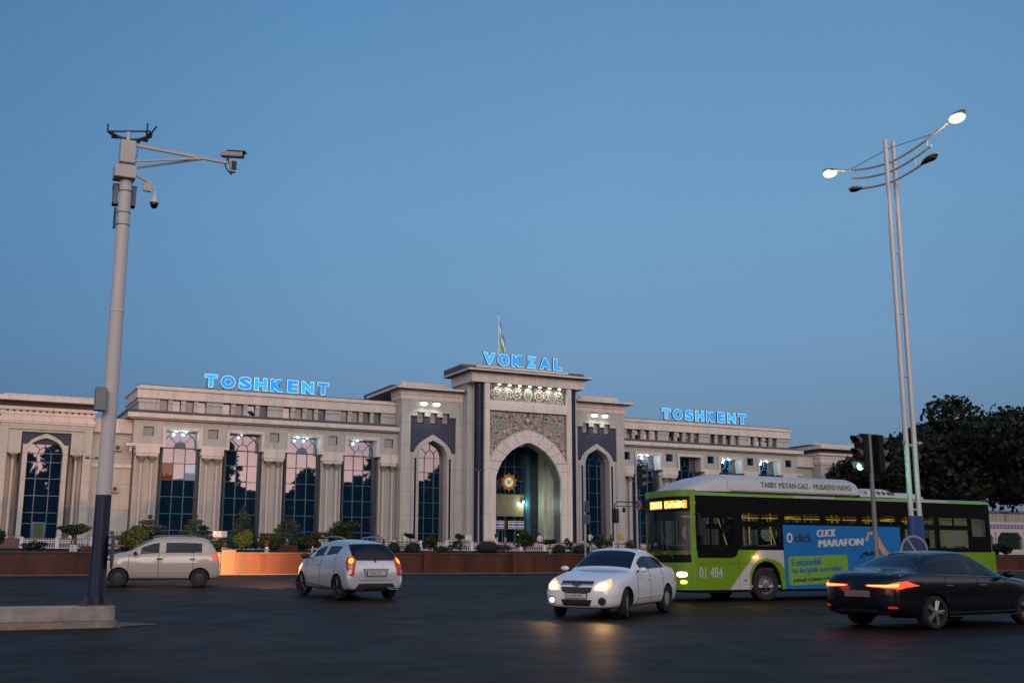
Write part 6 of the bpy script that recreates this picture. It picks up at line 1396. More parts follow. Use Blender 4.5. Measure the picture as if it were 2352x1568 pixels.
# lamps on the front
for y, lb in ((BN + .30, 0), (BF - .30, 1)):
    b = MB(); n_ = 6; ya, yb = y - .15, y + .15
    for z0, z1, m_ in ((.64, .78, 0), (.47, .56, 1)):
        zc, hz, yc_, hy = (z0 + z1) / 2, (z1 - z0) / 2, y - (.05 if m_ else 0) * (1 if lb == 0 else -1), .15 if m_ == 0 else .09
        b.add([on_front(yc_ + hy * math.copysign(abs(math.cos(a)) ** .7, math.cos(a)), zc + hz * math.copysign(abs(math.sin(a)) ** .7, math.sin(a)), .014) for a in [2 * math.pi * k / 20 for k in range(20)]], [tuple(range(20))], m_)
    b.build('headlight', [M_hl2, emat('bus_fog_amber', (1, .42, .05), 5)], bus, recalc=False)
    c = on_front(y, .66, .12); lamp('light', 'SPOT', c, 90, (1, .72, .4), bus, .08, aim((-1, -.1 if lb == 0 else .05, -.16)), 80, .9)
b = MB(); b.ell((BX + 2.0, BN - .01, BZ + 1.16), .07, .025, .03, 10, 6); b.build('side_indicator', emat('indicator_amber', (1, .42, .08), 4), bus, smooth=True)
lamp('light', 'POINT', (BX + 2.0, BN - .12, BZ + 1.16), 1.5, (1, .45, .1), bus, .03)
b = MB(); b.ell((BX + 1.61, BN - .006, BZ + .55), .04, .008, .022, 10, 6); b.build('side_reflector', mat('reflector_brown', (.12, .02, .015), .3), bus)
b = MB()
for x0, x1, z0, z1 in ((.06, 1.41, .985, .992), (1.405, 1.412, .31, 1.14), (1.412, 2.96, .985, .992) , (7.4, 11.33, 1.0, 1.007), (9.4, 9.407, .31, 1.0), (10.4, 10.407, .31, 1.0)): bb(b, x0, x1, BN - .0045, BN - .003, z0, z1)
b.build('panel_gap', M_under, bus)
b = MB(); put_text(b, '01 484', BX + .09, BX + .85, BZ + .62, BZ + .90, BN - .006, .02, 0, 0, ref=.02); b.build('fleet_number', M_bwhite, bus, recalc=False)
# advert
b = MB(); b.prism(bp_([(2.96, 2.04), (7.37, 2.04), (7.39, .86 if False else .31), (2.99, .31)]), BN - .008, BN - .002, 'y'); ad = b.build('advert_panel', M_ad, bus)
b = MB(); b.prism([(BX + x, BZ + z) for x, z in rrect(3.10, 5.27, .40, 1.18, .10, 5)], BN - .011, BN - .008, 'y'); b.xf(Matrix.Identity(4)); b.v = [(x, y, z + (x - BX - 3.1) * .03) for x, y, z in b.v]; b.build('advert_green_box', M_adg, ad)
M_adw = mat('ad_white', (.55, .56, .58), .4); M_add = mat('ad_dark_text', (.02, .03, .05), .4); M_adb = mat('ad_blue_text', (.01, .16, .32), .4)
b = MB(); ribbon(b, [(BX + 3.19 + .082 * math.cos(a), BZ + 1.69 + .11 * math.sin(a)) for a in [2 * math.pi * k / 18 for k in range(18)]], BN - .012, .055, 0, True); b.build('advert_ring', M_adw, ad)
def adtext(t, x0, x1, z0, z1, m_, off, nm='advert_lettering', sl_=0.04, shear=0):
    b = MB()
    for dx in [off * k * .45 for k in range(4)]: put_text(b, t, BX + x0 + dx, BX + x1 + dx, BZ + z0, BZ + z1, BN - .014 - dx * .05, 0, 0, 0, shear, ref=0)
    b.v = [(x, y, z + (x - BX - x0) * sl_) for x, y, z in b.v]; b.build(nm, m_, ad, recalc=False)
adtext('click', 3.36, 3.98, 1.57, 1.80, M_add, .02, sl_=.02); adtext('CLICK', 4.16, 4.84, 1.72, 1.92, M_adw, .03, shear=.1); adtext('MARAFON', 4.20, 5.85, 1.44, 1.64, M_adw, .035, shear=.1)
adtext('5 avtomobil', 3.20, 4.24, .92, 1.11, M_adb, .02); adtext("va ko'plab sovrinlar", 3.22, 5.02, .68, .88, M_adb, .02); adtext("yutuqli o'yinini o'tkazamiz", 3.24, 5.06, .46, .60, M_add, .012)
b = MB(); M_skin_ad = mat('ad_skin', (.50, .27, .17), .5)
ribbon(b, [(BX + 7.25, BZ + 1.20), (BX + 6.95, BZ + 1.16), (BX + 6.72, BZ + 1.30), (BX + 6.55, BZ + 1.52), (BX + 6.42, BZ + 1.72)], BN - .012, .19); ribbon(b, [(BX + 6.44, BZ + 1.68), (BX + 6.30, BZ + 1.86), (BX + 6.12, BZ + 1.84), (BX + 6.02, BZ + 1.62)], BN - .013, .10); b.build('advert_arm', M_skin_ad, ad)
b = MB(); b.prism(bp_([(7.2, 1.1), (7.38, 1.1), (7.38, 1.5)]), BN - .0125, BN - .0085, 'y'); b.build('advert_sleeve', mat('ad_yellow', (.45, .40, .03), .4), ad)
b = MB()
for k in range(16): a = rnd.uniform(0, 3.0); b.tube([(BX + 6.1, BN - .014, BZ + 1.22), (BX + 6.1 + .25 * math.cos(a), BN - .014, BZ + 1.24 + .10 * math.sin(a)), (BX + 6.1 + .42 * math.cos(a), BN - .014, BZ + 1.2 + .05 * math.sin(a * 2))], .012, 4)
b.build('advert_hair', M_black, ad)
# rear end
b = MB(); rr0 = [(11.20, BN + .0), (11.27, BN + .03), (11.36, BN + .15), (11.40, BN + .5), (11.42, BN + 1.1), (11.40, BN + 1.7), (11.36, BN + 2.05), (11.20, BN + 2.2)]
A = [(BX + x, y, BZ + .31) for x, y in rr0]; B = [(BX + x - (.0), y, BZ + 1.3) for x, y in rr0]; C_ = [(BX + x - .10, y, BZ + 2.80) for x, y in rr0]; Dd = [(BX + x - .16, y + (BN + 1.1 - y) * .05, BZ + 2.88) for x, y in rr0]
b.strip(A, B); b.strip(B, C_); b.strip(C_, Dd); b.build('rear_panel', M_bgreen, bus, smooth=True, recalc=False)
for k, (z, m_) in enumerate(((1.18, emat('bus_tail_red', (1, .03, .03), 2.5)), (1.02, mat('bus_tail_clear', (.5, .35, .33), .2)), (.90, MATS['reflector_red']))):
    b = MB(); b.ell((BX + 11.36, BN + .12, BZ + z), .05, .05, .06, 10, 8); b.build('tail_light', m_, bus, smooth=True)
# interior
b = MB(); bb(b, .1, 11.1, BN + .06, BF - .06, .36, .42); bb(b, .1, 11.1, BN + .06, BF - .06, 2.70, 2.76); b.build('bus_floor', mat('bus_interior', (.45, .45, .40), .7), bus)
M_yrail = mat('yellow_rail', (.75, .45, .03), .35, emit=(.8, .45, .03), es=.12)
b = MB()
for y in (BN + .35, BF - .35): b.tube([(BX + .9, y, BZ + 2.30), (BX + 10.8, y, BZ + 2.30)], .02, 6)
for x in (1.9, 3.3, 4.1, 5.3, 6.5, 8.0, 9.6):
    for y in (BN + .35, BF - .35): b.tube([(BX + x, y, BZ + .42), (BX + x, y, BZ + 2.7)], .018, 6)
for x in (2.2, 4.0, 7.9): b.tube([(BX + x, BF - .3, BZ + 2.3), (BX + x + .35, BF - .3, BZ + 1.4)], .018, 6); b.tube([(BX + x, BN + .4, BZ + 2.3), (BX + x + .3, BF - .4, BZ + 2.3)], .018, 6)
b.build('grab_rail', M_yrail, bus, smooth=True)
b = MB()
for k in range(16):
    x = 1.8 + k * .55
    for y in (BF - .35,): b.tube([(BX + x, y, BZ + 2.30), (BX + x, y, BZ + 2.2)], .008, 4); b.tube([(BX + x - .04, y, BZ + 2.12), (BX + x, y, BZ + 2.2), (BX + x + .04, y, BZ + 2.12), (BX + x - .04, y, BZ + 2.12)], .008, 4)
b.build('hand_strap', mat('strap_grey', (.5, .5, .5), .5), bus)
for k in range(11):
    x = 1.7 + k * .82
    if 1.9 < x < 2.7: pass
    for y in (BN + .22, BF - .58):
        b = MB(); bb(b, x, x + .42, y, y + .40, .80, .88); bb(b, x + .36, x + .44, y, y + .40, .88, 1.52); b.build('seat', mat('seat_grey', (.09, .10, .11), .8), bus, bevel=.03)
lamp('light', 'AREA', (BX + 5.5, (BN + BF) / 2, BZ + 2.66), 75, (1, .93, .74), bus); l_ = bpy.data.objects[[o.name for o in bus.children if o.type == 'LIGHT'][-1]]; l_.data.shape = 'RECTANGLE'; l_.data.size = 9; l_.data.size_y = .25
for lx in (2.2, 5.2, 8.2): lamp('light', 'POINT', (BX + lx, (BN + BF) / 2, BZ + 1.9), 9, (1, .94, .78), bus, .25)  # added fill points without a fitting, to brighten the ceiling
b = MB()
for y in (BN + .7, BF - .7): b.box(BX + .8, BX + 10.8, y - .05, y + .05, BZ + 2.655, BZ + 2.695)
b.build('ceiling_light', emat('bus_ceiling_light', (1, .95, .80), 1.6), bus)
b = MB(); bb(b, 10.9, 11.12, BN + .06, BF - .06, .42, 2.7); b.build('rear_bulkhead', MATS['bus_interior'], bus)
b = MB(); bb(b, -.2, .25, BN + .5, BF - .4, .42, 1.15); b.build('dashboard', M_black, bus, bevel=.05)
b = MB(); b.tube([(BX + .38, BN + .62 + .2 * math.cos(a), BZ + 1.22 + .2 * math.sin(a)) for a in [2 * math.pi * k / 18 for k in range(19)]], .014, 6, cap=False); b.build('steering_wheel', M_black, bus)
b = MB(); 
for ya, za, yb, zb_ in ((BN + .55, 1.12, BN + .95, 1.75), (BN + 1.75, 1.12, BN + 1.35, 1.75)): b.tube([on_front(ya, za, .02), on_front((ya + yb) / 2, (za + zb_) / 2, .03), on_front(yb, zb_, .02)], .012, 5)
b.build('windscreen_wiper', mat('wiper_brown', (.10, .06, .02), .5), bus)
# wheels
def bus_wheel(x, y, s_):
    e = bpy.data.objects.new('wheel', None); COL.objects.link(e); e.parent = bus; e.matrix_parent_inverse = Matrix.Translation(bus.location).inverted(); e.location = (BX + x, y, BZ + .44); e['local'] = 1
    b = MB(); b.lathe((0, 0, 0), [(.27, -.13), (.40, -.14), (.44, -.10), (.44, .10), (.40, .14), (.27, .13)], 36, 'y', cap=False); b.build('tyre', M_tyre, e, smooth=True)
    b = MB(); yo = s_ * .10; b.lathe((0, 0, 0), [(.28, yo), (.265, yo + s_ * .01), (.24, yo - s_ * .05), (.13, yo - s_ * .055), (.11, yo + s_ * .02), (.06, yo + s_ * .035), (.001, yo + s_ * .035)], 32, 'y', 0, cap=False)
    for k in range(10): a = 2 * math.pi * k / 10; b.ell((.165 * math.cos(a), yo - s_ * .04, .165 * math.sin(a)), .017, .02, .017, 6, 4, 0)
    for k in range(10): a = 2 * math.pi * (k + .5) / 10; b.ell((.215 * math.cos(a), yo - s_ * .045, .215 * math.sin(a)), .022, .008, .022, 8, 4, 1)
    b.build('rim', [mat('bus_rim', (.28, .28, .29), .35, .6), M_under], e, smooth=True)
for x in (2.33, 8.55):
    bus_wheel(x, BN + .16, -1); bus_wheel(x, BF - .16, 1)
    b = MB(); arc = [(BX + x + .56 * math.cos(a), BZ + .50 + .60 * math.sin(a)) for a in [R(-12) + R(204) * k / 16 for k in range(17)]]
    A = [(p[0], BN + .05, p[1]) for p in arc]; B = [(p[0], BN + .42, p[1]) for p in arc]; b.strip(A, B); b.strip([(p[0], BF - .05, p[1]) for p in arc], [(p[0], BF - .42, p[1]) for p in arc]); b.box(BX + x - .55, BX + x + .55, BN + .42, BF - .42, BZ + .30, BZ + 1.1); b.build('wheel_well', M_under, bus, recalc=False)
b = MB(); bb(b, .1, 11.2, BN + .1, BF - .1, .24, .35); b.build('chassis', M_under, bus)
# mirrors
b = MB(); b.tube([(BX - .18, BF - .05, BZ + 2.68), (BX - .85, BF + .25, BZ + 2.70), (BX - .92, BF + .28, BZ + 2.62), (BX - .93, BF + .28, BZ + 2.45)], .018, 6); b.tube([(BX - .18, BF - .05, BZ + 2.56), (BX - .90, BF + .26, BZ + 2.58)], .012, 5)
b.build('mirror_arm', M_trim, bus)
b = MB(); b.prism([(y, z) for y, z in rrect(BF + .12, BF + .36, BZ + 2.10, BZ + 2.50, .04)], BX - .98, BX - .88, 'x'); b.build('mirror', M_trim, bus, bevel=.01)
b = MB(); b.ell((BX - .68, BF + .18, BZ + 2.47), .04, .06, .08, 10, 8); b.build('small_mirror', M_trim, bus, smooth=True)
b = MB(); b.tube([(BX - .02, BN - .01, BZ + 2.28), (BX + .02, BN - .14, BZ + 2.30), (BX + .05, BN - .16, BZ + 2.1)], .02, 6); b.prism([(BX + x, BZ + z) for x, z in rrect(-.03, .17, 1.70, 2.14, .04)], BN - .24, BN - .13, 'y'); b.build('mirror', M_trim, bus, bevel=.01)
b = MB(); b.lathe((BX - .28, BF - .02, BZ + 2.60), [(0, -.02), (.15, -.02), (.15, .0), (0, .0)], 20, 'x', 0); b.lathe((BX - .305, BF - .02, BZ + 2.60), [(0, -.002), (.11, -.002), (.11, 0), (0, 0)], 20, 'x', 1)
sgn = b.build('speed_disc', [mat('disc_red', (.30, .03, .03), .5), mat('disc_white', (.35, .34, .36), .5)], bus)
t_ = MB(); v, f = text_verts('50', .02, 0); ax, bx = min(p[0] for p in v), max(p[0] for p in v); az, bz = min(p[2] for p in v), max(p[2] for p in v)
t_.add([(BX - .31, BF - .02 + .07 - .14 * (p[0] - ax) / (bx - ax), BZ + 2.55 + .10 * (p[2] - az) / (bz - az)) for p in v], f); t_.build('speed_figure', M_black, sgn, recalc=False)
# roof tank fairing and units
b = MB(); yc = (BN + BF) / 2
def tsec(x, hw, z0, z1):
    pts = []
    for k in range(15): a = math.pi * k / 14; c = math.cos(a); s1 = math.sin(a); pts.append((BX + x, yc - hw * math.copysign(abs(c) ** .6, c), BZ + z0 + (z1 - z0) * s1 ** .62))
    return pts
secs = [tsec(-.05, .55, 2.91, 2.93), tsec(.05, .74, 2.91, 3.04), tsec(.35, .88, 2.91, 3.20), tsec(.75, .94, 2.91, 3.33), tsec(1.22, .96, 2.91, 3.40), tsec(1.24, 1.0, 2.91, 3.43), tsec(1.30, 1.0, 2.91, 3.43), tsec(5.80, 1.0, 2.91, 3.43), tsec(5.98, .96, 2.91, 3.38), tsec(6.04, .86, 2.91, 3.28), tsec(6.06, .5, 2.91, 3.1)]
for A, B in zip(secs, secs[1:]): b.strip(A, B)
b.add(secs[-1], [tuple(range(15))]); b.add(secs[0], [tuple(range(15))]); tk = b.build('gas_tank_fairing', mat('tank_white', (.47, .455, .455), .4, coat=.2, var=.07, vscale=.9), bus, smooth=True, ang=30)
b = MB(); bb(b, 1.3, 6.0, yc - 1.04, yc - .98, 2.93, 2.99); b.build('tank_rail', MATS['tank_white'], bus, bevel=.008)
b = MB(); bb(b, 1.3, 6.02, BN + .12, BF - .12, 2.86, 2.935); b.build('tank_shadow_gap', M_under, bus)
b = MB()
for dx in (0, .008, .016): put_text(b, 'TABIIY METAN GAZ - MUSAFFO HAVO', BX + 2.37 + dx, BX + 5.68 + dx, 0, .15, -dx * .05, 0, 0, 0, ref=0)
def on_tank(p):
    s1 = p[2]; zz = 3.06 + s1; k = (zz - 2.91) / .52; s0 = min(1, k ** (1 / .62)); c = math.sqrt(max(0, 1 - s0 * s0)) ** .6; return (p[0], yc - 1.0 * c - .008, BZ + zz)
b.v = [on_tank(p) for p in b.v]; b.build('tank_lettering', mat('tank_green_text', (.05, .20, .06), .5), tk, recalc=False)
b = MB()
secs = [tsec(6.10, .70, 2.91, 2.94), tsec(6.2, .82, 2.91, 3.05), tsec(6.45, .88, 2.91, 3.15), tsec(6.7, .88, 2.91, 3.19), tsec(7.3, .88, 2.91, 3.19), tsec(7.5, .84, 2.91, 3.12), tsec(7.6, .8, 2.91, 3.10), tsec(8.5, .78, 2.91, 3.10), tsec(8.85, .7, 2.91, 3.03), tsec(9.0, .6, 2.91, 2.93)]
for A, B in zip(secs, secs[1:]): b.strip(A, B)
b.build('roof_air_unit', MATS['tank_white'], bus, smooth=True)
b = MB()
for x in (6.32, 6.62, 6.82, 7.02, 7.22, 7.38):
    w = .035 if x < 6.5 else .065
    b.add([(BX + x - w, yc - .865, BZ + 3.07), (BX + x + w, yc - .872, BZ + 3.07), (BX + x + w + .03, yc - .90, BZ + 2.99), (BX + x - w * .3 + .03, yc - .90, BZ + 2.99)], [(0, 1, 2, 3)])
b.build('air_slot', M_black, bus, recalc=False)

# ------------------------------------------------------------------ plants
import numpy as np
def leafmat(name, c1, c2, c3=None):
    m = bpy.data.materials.new(name); m.use_nodes = True; t = m.node_tree; b = t.nodes['Principled BSDF']
    g = t.nodes.new('ShaderNodeNewGeometry'); r = t.nodes.new('ShaderNodeValToRGB'); r.color_ramp.elements[0].color = (*c1, 1); r.color_ramp.elements[1].color = (*c2, 1)
    t.links.new(g.outputs['Random Per Island'], r.inputs[0]); t.links.new(r.outputs[0], b.inputs['Base Color']); b.inputs['Roughness'].default_value = .6; b.inputs['Specular IOR Level'].default_value = .25
    MATS[name] = m; return m
def leaves(name, clumps, n, size, m, parent, seed=1, flat=.6, aspect=1.7, surf=.5):
    """many small leaf faces spread through the clumps: (cx, cy, cz, rx, ry, rz)"""
    g = np.random.default_rng(seed); C = np.array(clumps, float); w = (C[:, 3] * C[:, 4] * C[:, 5]) ** .67; k = g.choice(len(C), n, p=w / w.sum())
    d = g.normal(size=(n, 3)); d /= np.linalg.norm(d, axis=1)[:, None]; rad = g.random(n) ** (1 / 3); rad = surf + (1 - surf) * rad; rad *= 1 + .10 * g.normal(size=n)
    P = C[k, :3] + d * C[k, 3:] * rad[:, None]
    nn = d * flat + g.normal(size=(n, 3)) * .6; nn /= np.linalg.norm(nn, axis=1)[:, None]
    a = np.cross(nn, g.normal(size=(n, 3))); a /= np.linalg.norm(a, axis=1)[:, None]; b_ = np.cross(nn, a)
    s_ = size * (.6 + .8 * g.random(n))[:, None]
    V = np.stack([P - a * s_ * aspect / 2, P + b_ * s_ / 2, P + a * s_ * aspect / 2, P - b_ * s_ / 2], 1).reshape(-1, 3)
    me = bpy.data.meshes.new(name); me.vertices.add(4 * n); me.vertices.foreach_set('co', V.ravel()); me.loops.add(4 * n); me.loops.foreach_set('vertex_index', np.arange(4 * n)); me.polygons.add(n); me.polygons.foreach_set('loop_start', np.arange(0, 4 * n, 4)); me.update(); me.validate()
    me.materials.append(m); o = bpy.data.objects.new(name, me); COL.objects.link(o)
    if parent: adopt(o, parent)
    return o
M_lf = leafmat('leaf_mid', (.012, .030, .008), (.034, .062, .016)); M_lfd = leafmat('leaf_dark', (.007, .017, .006), (.020, .038, .012)); M_lfo = leafmat('leaf_olive', (.018, .032, .008), (.046, .064, .015))
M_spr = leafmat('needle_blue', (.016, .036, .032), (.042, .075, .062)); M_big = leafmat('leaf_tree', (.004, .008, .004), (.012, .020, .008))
M_bark = mat('bark', (.055, .042, .030), .9, var=.4, vscale=6, bump=.6, bscale=15); M_wash = mat('whitewash', (.55, .55, .53), .8, var=.12)
def crown(x, y, z, rx, ry, rz, k, r, seed):
    q = random.Random(seed); out_ = [(x, y, z, rx * .62, ry * .62, rz * .62)]
    for i in range(k):
        a = q.random() * 6.283; b_ = math.asin(q.uniform(-.75, 1)); c = q.uniform(.62, .92)
        out_.append((x + rx * c * math.cos(a) * math.cos(b_), y + ry * c * math.sin(a) * math.cos(b_), z + rz * c * math.sin(b_), r * q.uniform(.6, 1.2) * rx, r * q.uniform(.6, 1.2) * ry, r * q.uniform(.6, 1.1) * rz))
    return out_
SEED = [10]
def shrub(name, x, y, w, h, label, cat, m, leaf=.05, n=1400, trunk=0, wash=False, flat_top=False, z0=None, stems=1, group=None, rag=.34):
    """trunk: share of the height that is bare stem"""
    SEED[0] += 1; z = zp(y) if z0 is None else z0; root = empty(name, (x, y, z), label, cat, group); H = h * (1 - trunk)
    rz = H / 2 if not flat_top else H / 2
    cl = crown(x, y, z + h - rz * .95, w / 2 * .86, w / 2 * .86, rz * .9, 9, rag, SEED[0])
    leaves('foliage' if not trunk else 'crown', cl, n, leaf, m, root, SEED[0], surf=.55)
    q = random.Random(SEED[0])
    for k in range(stems):
        dx = (k - (stems - 1) / 2) * .11; b = MB(); top = z + h * max(trunk, .3) + rz * .5
        pts = [(x + dx, y, z - .03), (x + dx + q.uniform(-.03, .05), y, z + h * max(trunk, .2) * .5), (x + dx * .6 + q.uniform(-.05, .05), y + .02, top)]
        b.tube(pts, .028 if w < 1.2 else .045, 6, 0, True, .018); b.build('trunk', M_bark, root)
        if wash:
            b = MB(); b.tube([pts[0], pts[1]], (.032 if w < 1.2 else .05), 6); b.build('whitewash', M_wash, root.children[-1])
    if trunk:
        b = MB()
        for k in range(5): a = q.random() * 6.28; b.tube([(x, y, z + h * trunk), (x + w * .3 * math.cos(a), y + w * .3 * math.sin(a), z + h * trunk + H * .5)], .012, 4)
        b.build('branch', M_bark, root)
    return root
def ball(x, y, w, h, label):
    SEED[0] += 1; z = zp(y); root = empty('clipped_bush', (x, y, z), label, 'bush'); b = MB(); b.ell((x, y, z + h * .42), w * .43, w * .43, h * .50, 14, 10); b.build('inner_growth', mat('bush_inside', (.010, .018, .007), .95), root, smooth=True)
    leaves('foliage', [(x, y, z + h * .42, w * .46, w * .46, h * .54)], 1500, .032, M_lfd, root, SEED[0], flat=1.6, surf=.93); return root
def conifer(x, y, w, h, label, tiers=9, spread=1.0, n=2600):
    SEED[0] += 1; z = zp(y); q = random.Random(SEED[0]); root = empty('spruce', (x, y, z), label, 'conifer'); cl = []
    for t in range(tiers):
        f = t / (tiers - 1); zc = z + h * (.14 + .82 * f); rr = w / 2 * (1 - f) ** spread + .05
        k = max(3, int(9 * (1 - f) + 3))
        for j in range(k):
            a = 2 * math.pi * (j + q.random() * .7) / k; rad = rr * q.uniform(.55, .95)
            cl.append((x + rad * math.cos(a), y + rad * math.sin(a), zc - rad * .12, rr * .42 + .06, rr * .42 + .06, h * .06))
    leaves('foliage', cl, n * 4, .06, M_spr, root, SEED[0], aspect=2.6, surf=.2); b = MB(); b.tube([(x, y, z), (x, y, z + h * .95)], .05, 6, 0, True, .01); b.build('trunk', M_bark, root); return root
shrub('bush', 2.0, 48, 1.4, .86, 'dense dark bush at the left edge behind the red wall', 'bush', M_lf, n=2200)
shrub('small_tree', 5.14, 50, 1.62, 1.16, 'small round-headed tree with three whitewashed stems left of the camera pole', 'tree', M_lf, leaf=.06, n=2600, trunk=.50, wash=True, stems=3)
shrub('bush', 7.7, 52, 1.8, 1.12, 'leafy bush right beside the camera pole above the cream car', 'bush', M_lf, leaf=.06, n=2200)
shrub('bush', 9.0, 51, 1.1, .85, 'low bush above the roof of the cream car', 'bush', M_lfd, n=1400)
conifer(10.08, 62, 2.3, 1.85, 'first blue-green spreading spruce from the left', tiers=7, spread=.55)
conifer(12.5, 62, 2.1, 1.9, 'second blue-green spreading spruce, behind the boot of the cream car', tiers=7, spread=.6)
conifer(16.03, 66, 1.5, 2.6, 'slim pointed spruce between the second and third tall windows', tiers=11, spread=.9)
conifer(18.2, 64, 1.65, 2.05, 'full rounded spruce right of the pointed one', tiers=8, spread=.5)
shrub('bush', 20.66, 62, 2.8, 1.85, 'broad green bush behind the roof of the silver car', 'bush', M_lfo, leaf=.07, n=3600)
shrub('bush', 11.89, 49, .96, 1.06, 'bright green rounded bush hanging over the lit part of the wall', 'bush', M_lf, n=2000)
shrub('bush', 11.1, 50, .8, .62, 'low dark shrub left of the bright green bush', 'bush', M_lfd, n=1100)
shrub('small_tree', 13.25, 50, 1.35, .86, 'umbrella-shaped tree with a white stem above the lit part of the wall', 'tree', M_lfd, n=1600, trunk=.55, wash=True, stems=2)
shrub('small_tree', 15.95, 52, .9, .92, 'small umbrella tree with one white stem left of the silver car', 'tree', M_lfd, n=1100, trunk=.6, wash=True)
shrub('small_tree', 24.18, 60, .85, 1.06, 'little umbrella tree beside the left yellow wheelchair sign', 'tree', M_lfd, n=900, trunk=.68)
ball(18.55, 48, .62, .52, 'small clipped bush beside the right rear corner of the silver car')
ball(19.48, 48, .78, .50, 'dark clipped bush second from the silver car')
shrub('bush', 20.35, 48, .95, .90, 'upright leafy bush overhanging the wall pillar left of the portal', 'bush', M_lf, n=1900)
shrub('bush', 22.62, 50, 1.0, .74, 'thin open shrub left of the small white notice board', 'bush', M_lfd, leaf=.045, n=620, rag=.45)
shrub('small_tree', 25.52, 56, .8, 1.02, 'little umbrella tree above the thin open shrub', 'tree', M_lfd, n=900, trunk=.66)
ball(23.28, 48, 1.2, .62, 'widest clipped dark bush, in front of the left foot of the portal')
shrub('small_tree', 26.35, 50, 1.12, 1.14, 'drooping leafy tree in front of the entrance arch', 'tree', M_lf, n=2300, trunk=.12, rag=.42)
shrub('small_tree', 28.88, 52, 1.0, .78, 'umbrella tree with a white stem right of the entrance arch', 'tree', M_lfd, n=1200, trunk=.55, wash=True)
ball(27.16, 48, .66, .48, 'round clipped dark bush right of the entrance arch')
ball(28.4, 48, .95, .50, 'clipped dark hedge bush above the bonnet of the white car')
shrub('bush', 30.06, 52, .6, .82, 'spiky open shrub behind the white car', 'bush', M_lfd, n=420, rag=.5)
shrub('bush', 34.55, 56, 1.4, 1.0, 'wide bush behind the roof of the white car', 'bush', M_lf, n=1900)
shrub('bush', 36.6, 56, 1.1, .98, 'bush between the white car and the nose of the bus', 'bush', M_lf, n=1500)
shrub('bush', 33.2, 48, 1.0, .6, 'low bush hidden mostly by the white car', 'bush', M_lfd, n=1000)
for k, (x, y, w, h, lb) in enumerate(((63.5, 52, 2.2, .9, 'dark low hedge behind the rear end of the bus'), (81.5, 61, 3.0, 1.5, 'dark rounded bush in front of the tiled arcade at the right edge'))):
    shrub('bush', x, y, w, h, lb, 'bush', M_lfd, leaf=.08, n=2200)
shrub('bush', 10.5, 54, 1.5, .95, 'dark shrub mass between the two spreading spruces', 'bush', M_lfd, leaf=.06, n=2000)
shrub('bush', 14.6, 55, 1.6, .9, 'low dark shrub left of the pointed spruce behind the umbrella tree', 'bush', M_lfd, leaf=.06, n=1900)
shrub('bush', 17.3, 57, 1.4, .85, 'low dark shrub at the foot of the full rounded spruce', 'bush', M_lfd, leaf=.06, n=1700)
shrub('bush', 3.6, 49, 1.2, .45, 'low straggling plants between the left bush and the white-stemmed tree', 'bush', M_lfd, leaf=.05, n=700, rag=.5)
shrub('bush', 24.6, 49, 1.0, .42, 'low plants right of the widest clipped bush', 'bush', M_lfo, leaf=.045, n=700, rag=.5)
shrub('bush', 21.4, 49, .9, .35, 'low plants at the foot of the upright leafy bush', 'bush', M_lfo, leaf=.045, n=500, rag=.5)
# big dark trees on the right
def big_tree(x, y, h, w, zb, label, seed, n=11000, leaf=.34, lean=0, base=2.2):
    root = empty('tree', (x, y, base), label, 'tree', 'big trees on the right'); q = random.Random(seed); z0 = base
    cz = (zb + h) / 2 + z0 - 0; rz = (h - zb) / 2
    cl = [(x + lean, y, cz, w * .36, w * .36, rz * .62)]
    for i in range(26):
        a = q.random() * 6.283; e = math.asin(q.uniform(-.9, .98)); c = q.uniform(.66, .95); r_ = q.uniform(.13, .24) * w
        cl.append((x + lean + w * .5 * c * math.cos(a) * math.cos(e), y + w * .5 * c * math.sin(a) * math.cos(e), cz + rz * c * math.sin(e), r_, r_, r_ * .72))
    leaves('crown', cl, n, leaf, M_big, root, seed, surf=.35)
    b = MB(); tp = (x + lean * .6, y, cz); b.tube([(x, y, z0 - .3), (x + lean * .2, y, z0 + zb * .5), (x + lean * .5, y, z0 + zb), tp], .34, 10, 0, True, .12); b.build('trunk', M_bark, root, smooth=True)
    for i in range(7):
        a = q.random() * 6.283; e = q.uniform(.2, .9); L_ = w * .36
        b = MB(); s_ = (x + lean * .45, y, z0 + zb * q.uniform(.75, 1.1)); t_ = (x + lean + L_ * math.cos(a), y + L_ * math.sin(a), cz - rz * .3 + rz * e)
        b.tube([s_, tuple((s_[k] + t_[k]) / 2 + (.3 if k == 2 else 0) for k in range(3)), t_], .13, 6, 0, True, .03); b.build('limb', M_bark, root)
    return root
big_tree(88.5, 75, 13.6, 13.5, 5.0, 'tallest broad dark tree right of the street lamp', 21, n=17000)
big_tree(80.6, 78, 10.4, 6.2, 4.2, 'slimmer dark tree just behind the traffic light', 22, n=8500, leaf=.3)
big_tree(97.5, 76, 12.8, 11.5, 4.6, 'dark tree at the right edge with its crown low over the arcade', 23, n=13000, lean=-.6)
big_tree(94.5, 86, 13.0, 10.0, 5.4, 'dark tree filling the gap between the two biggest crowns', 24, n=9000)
big_tree(91, 92, 10.2, 8.0, 3.2, 'low dark tree behind the traffic light post', 26, n=8000)
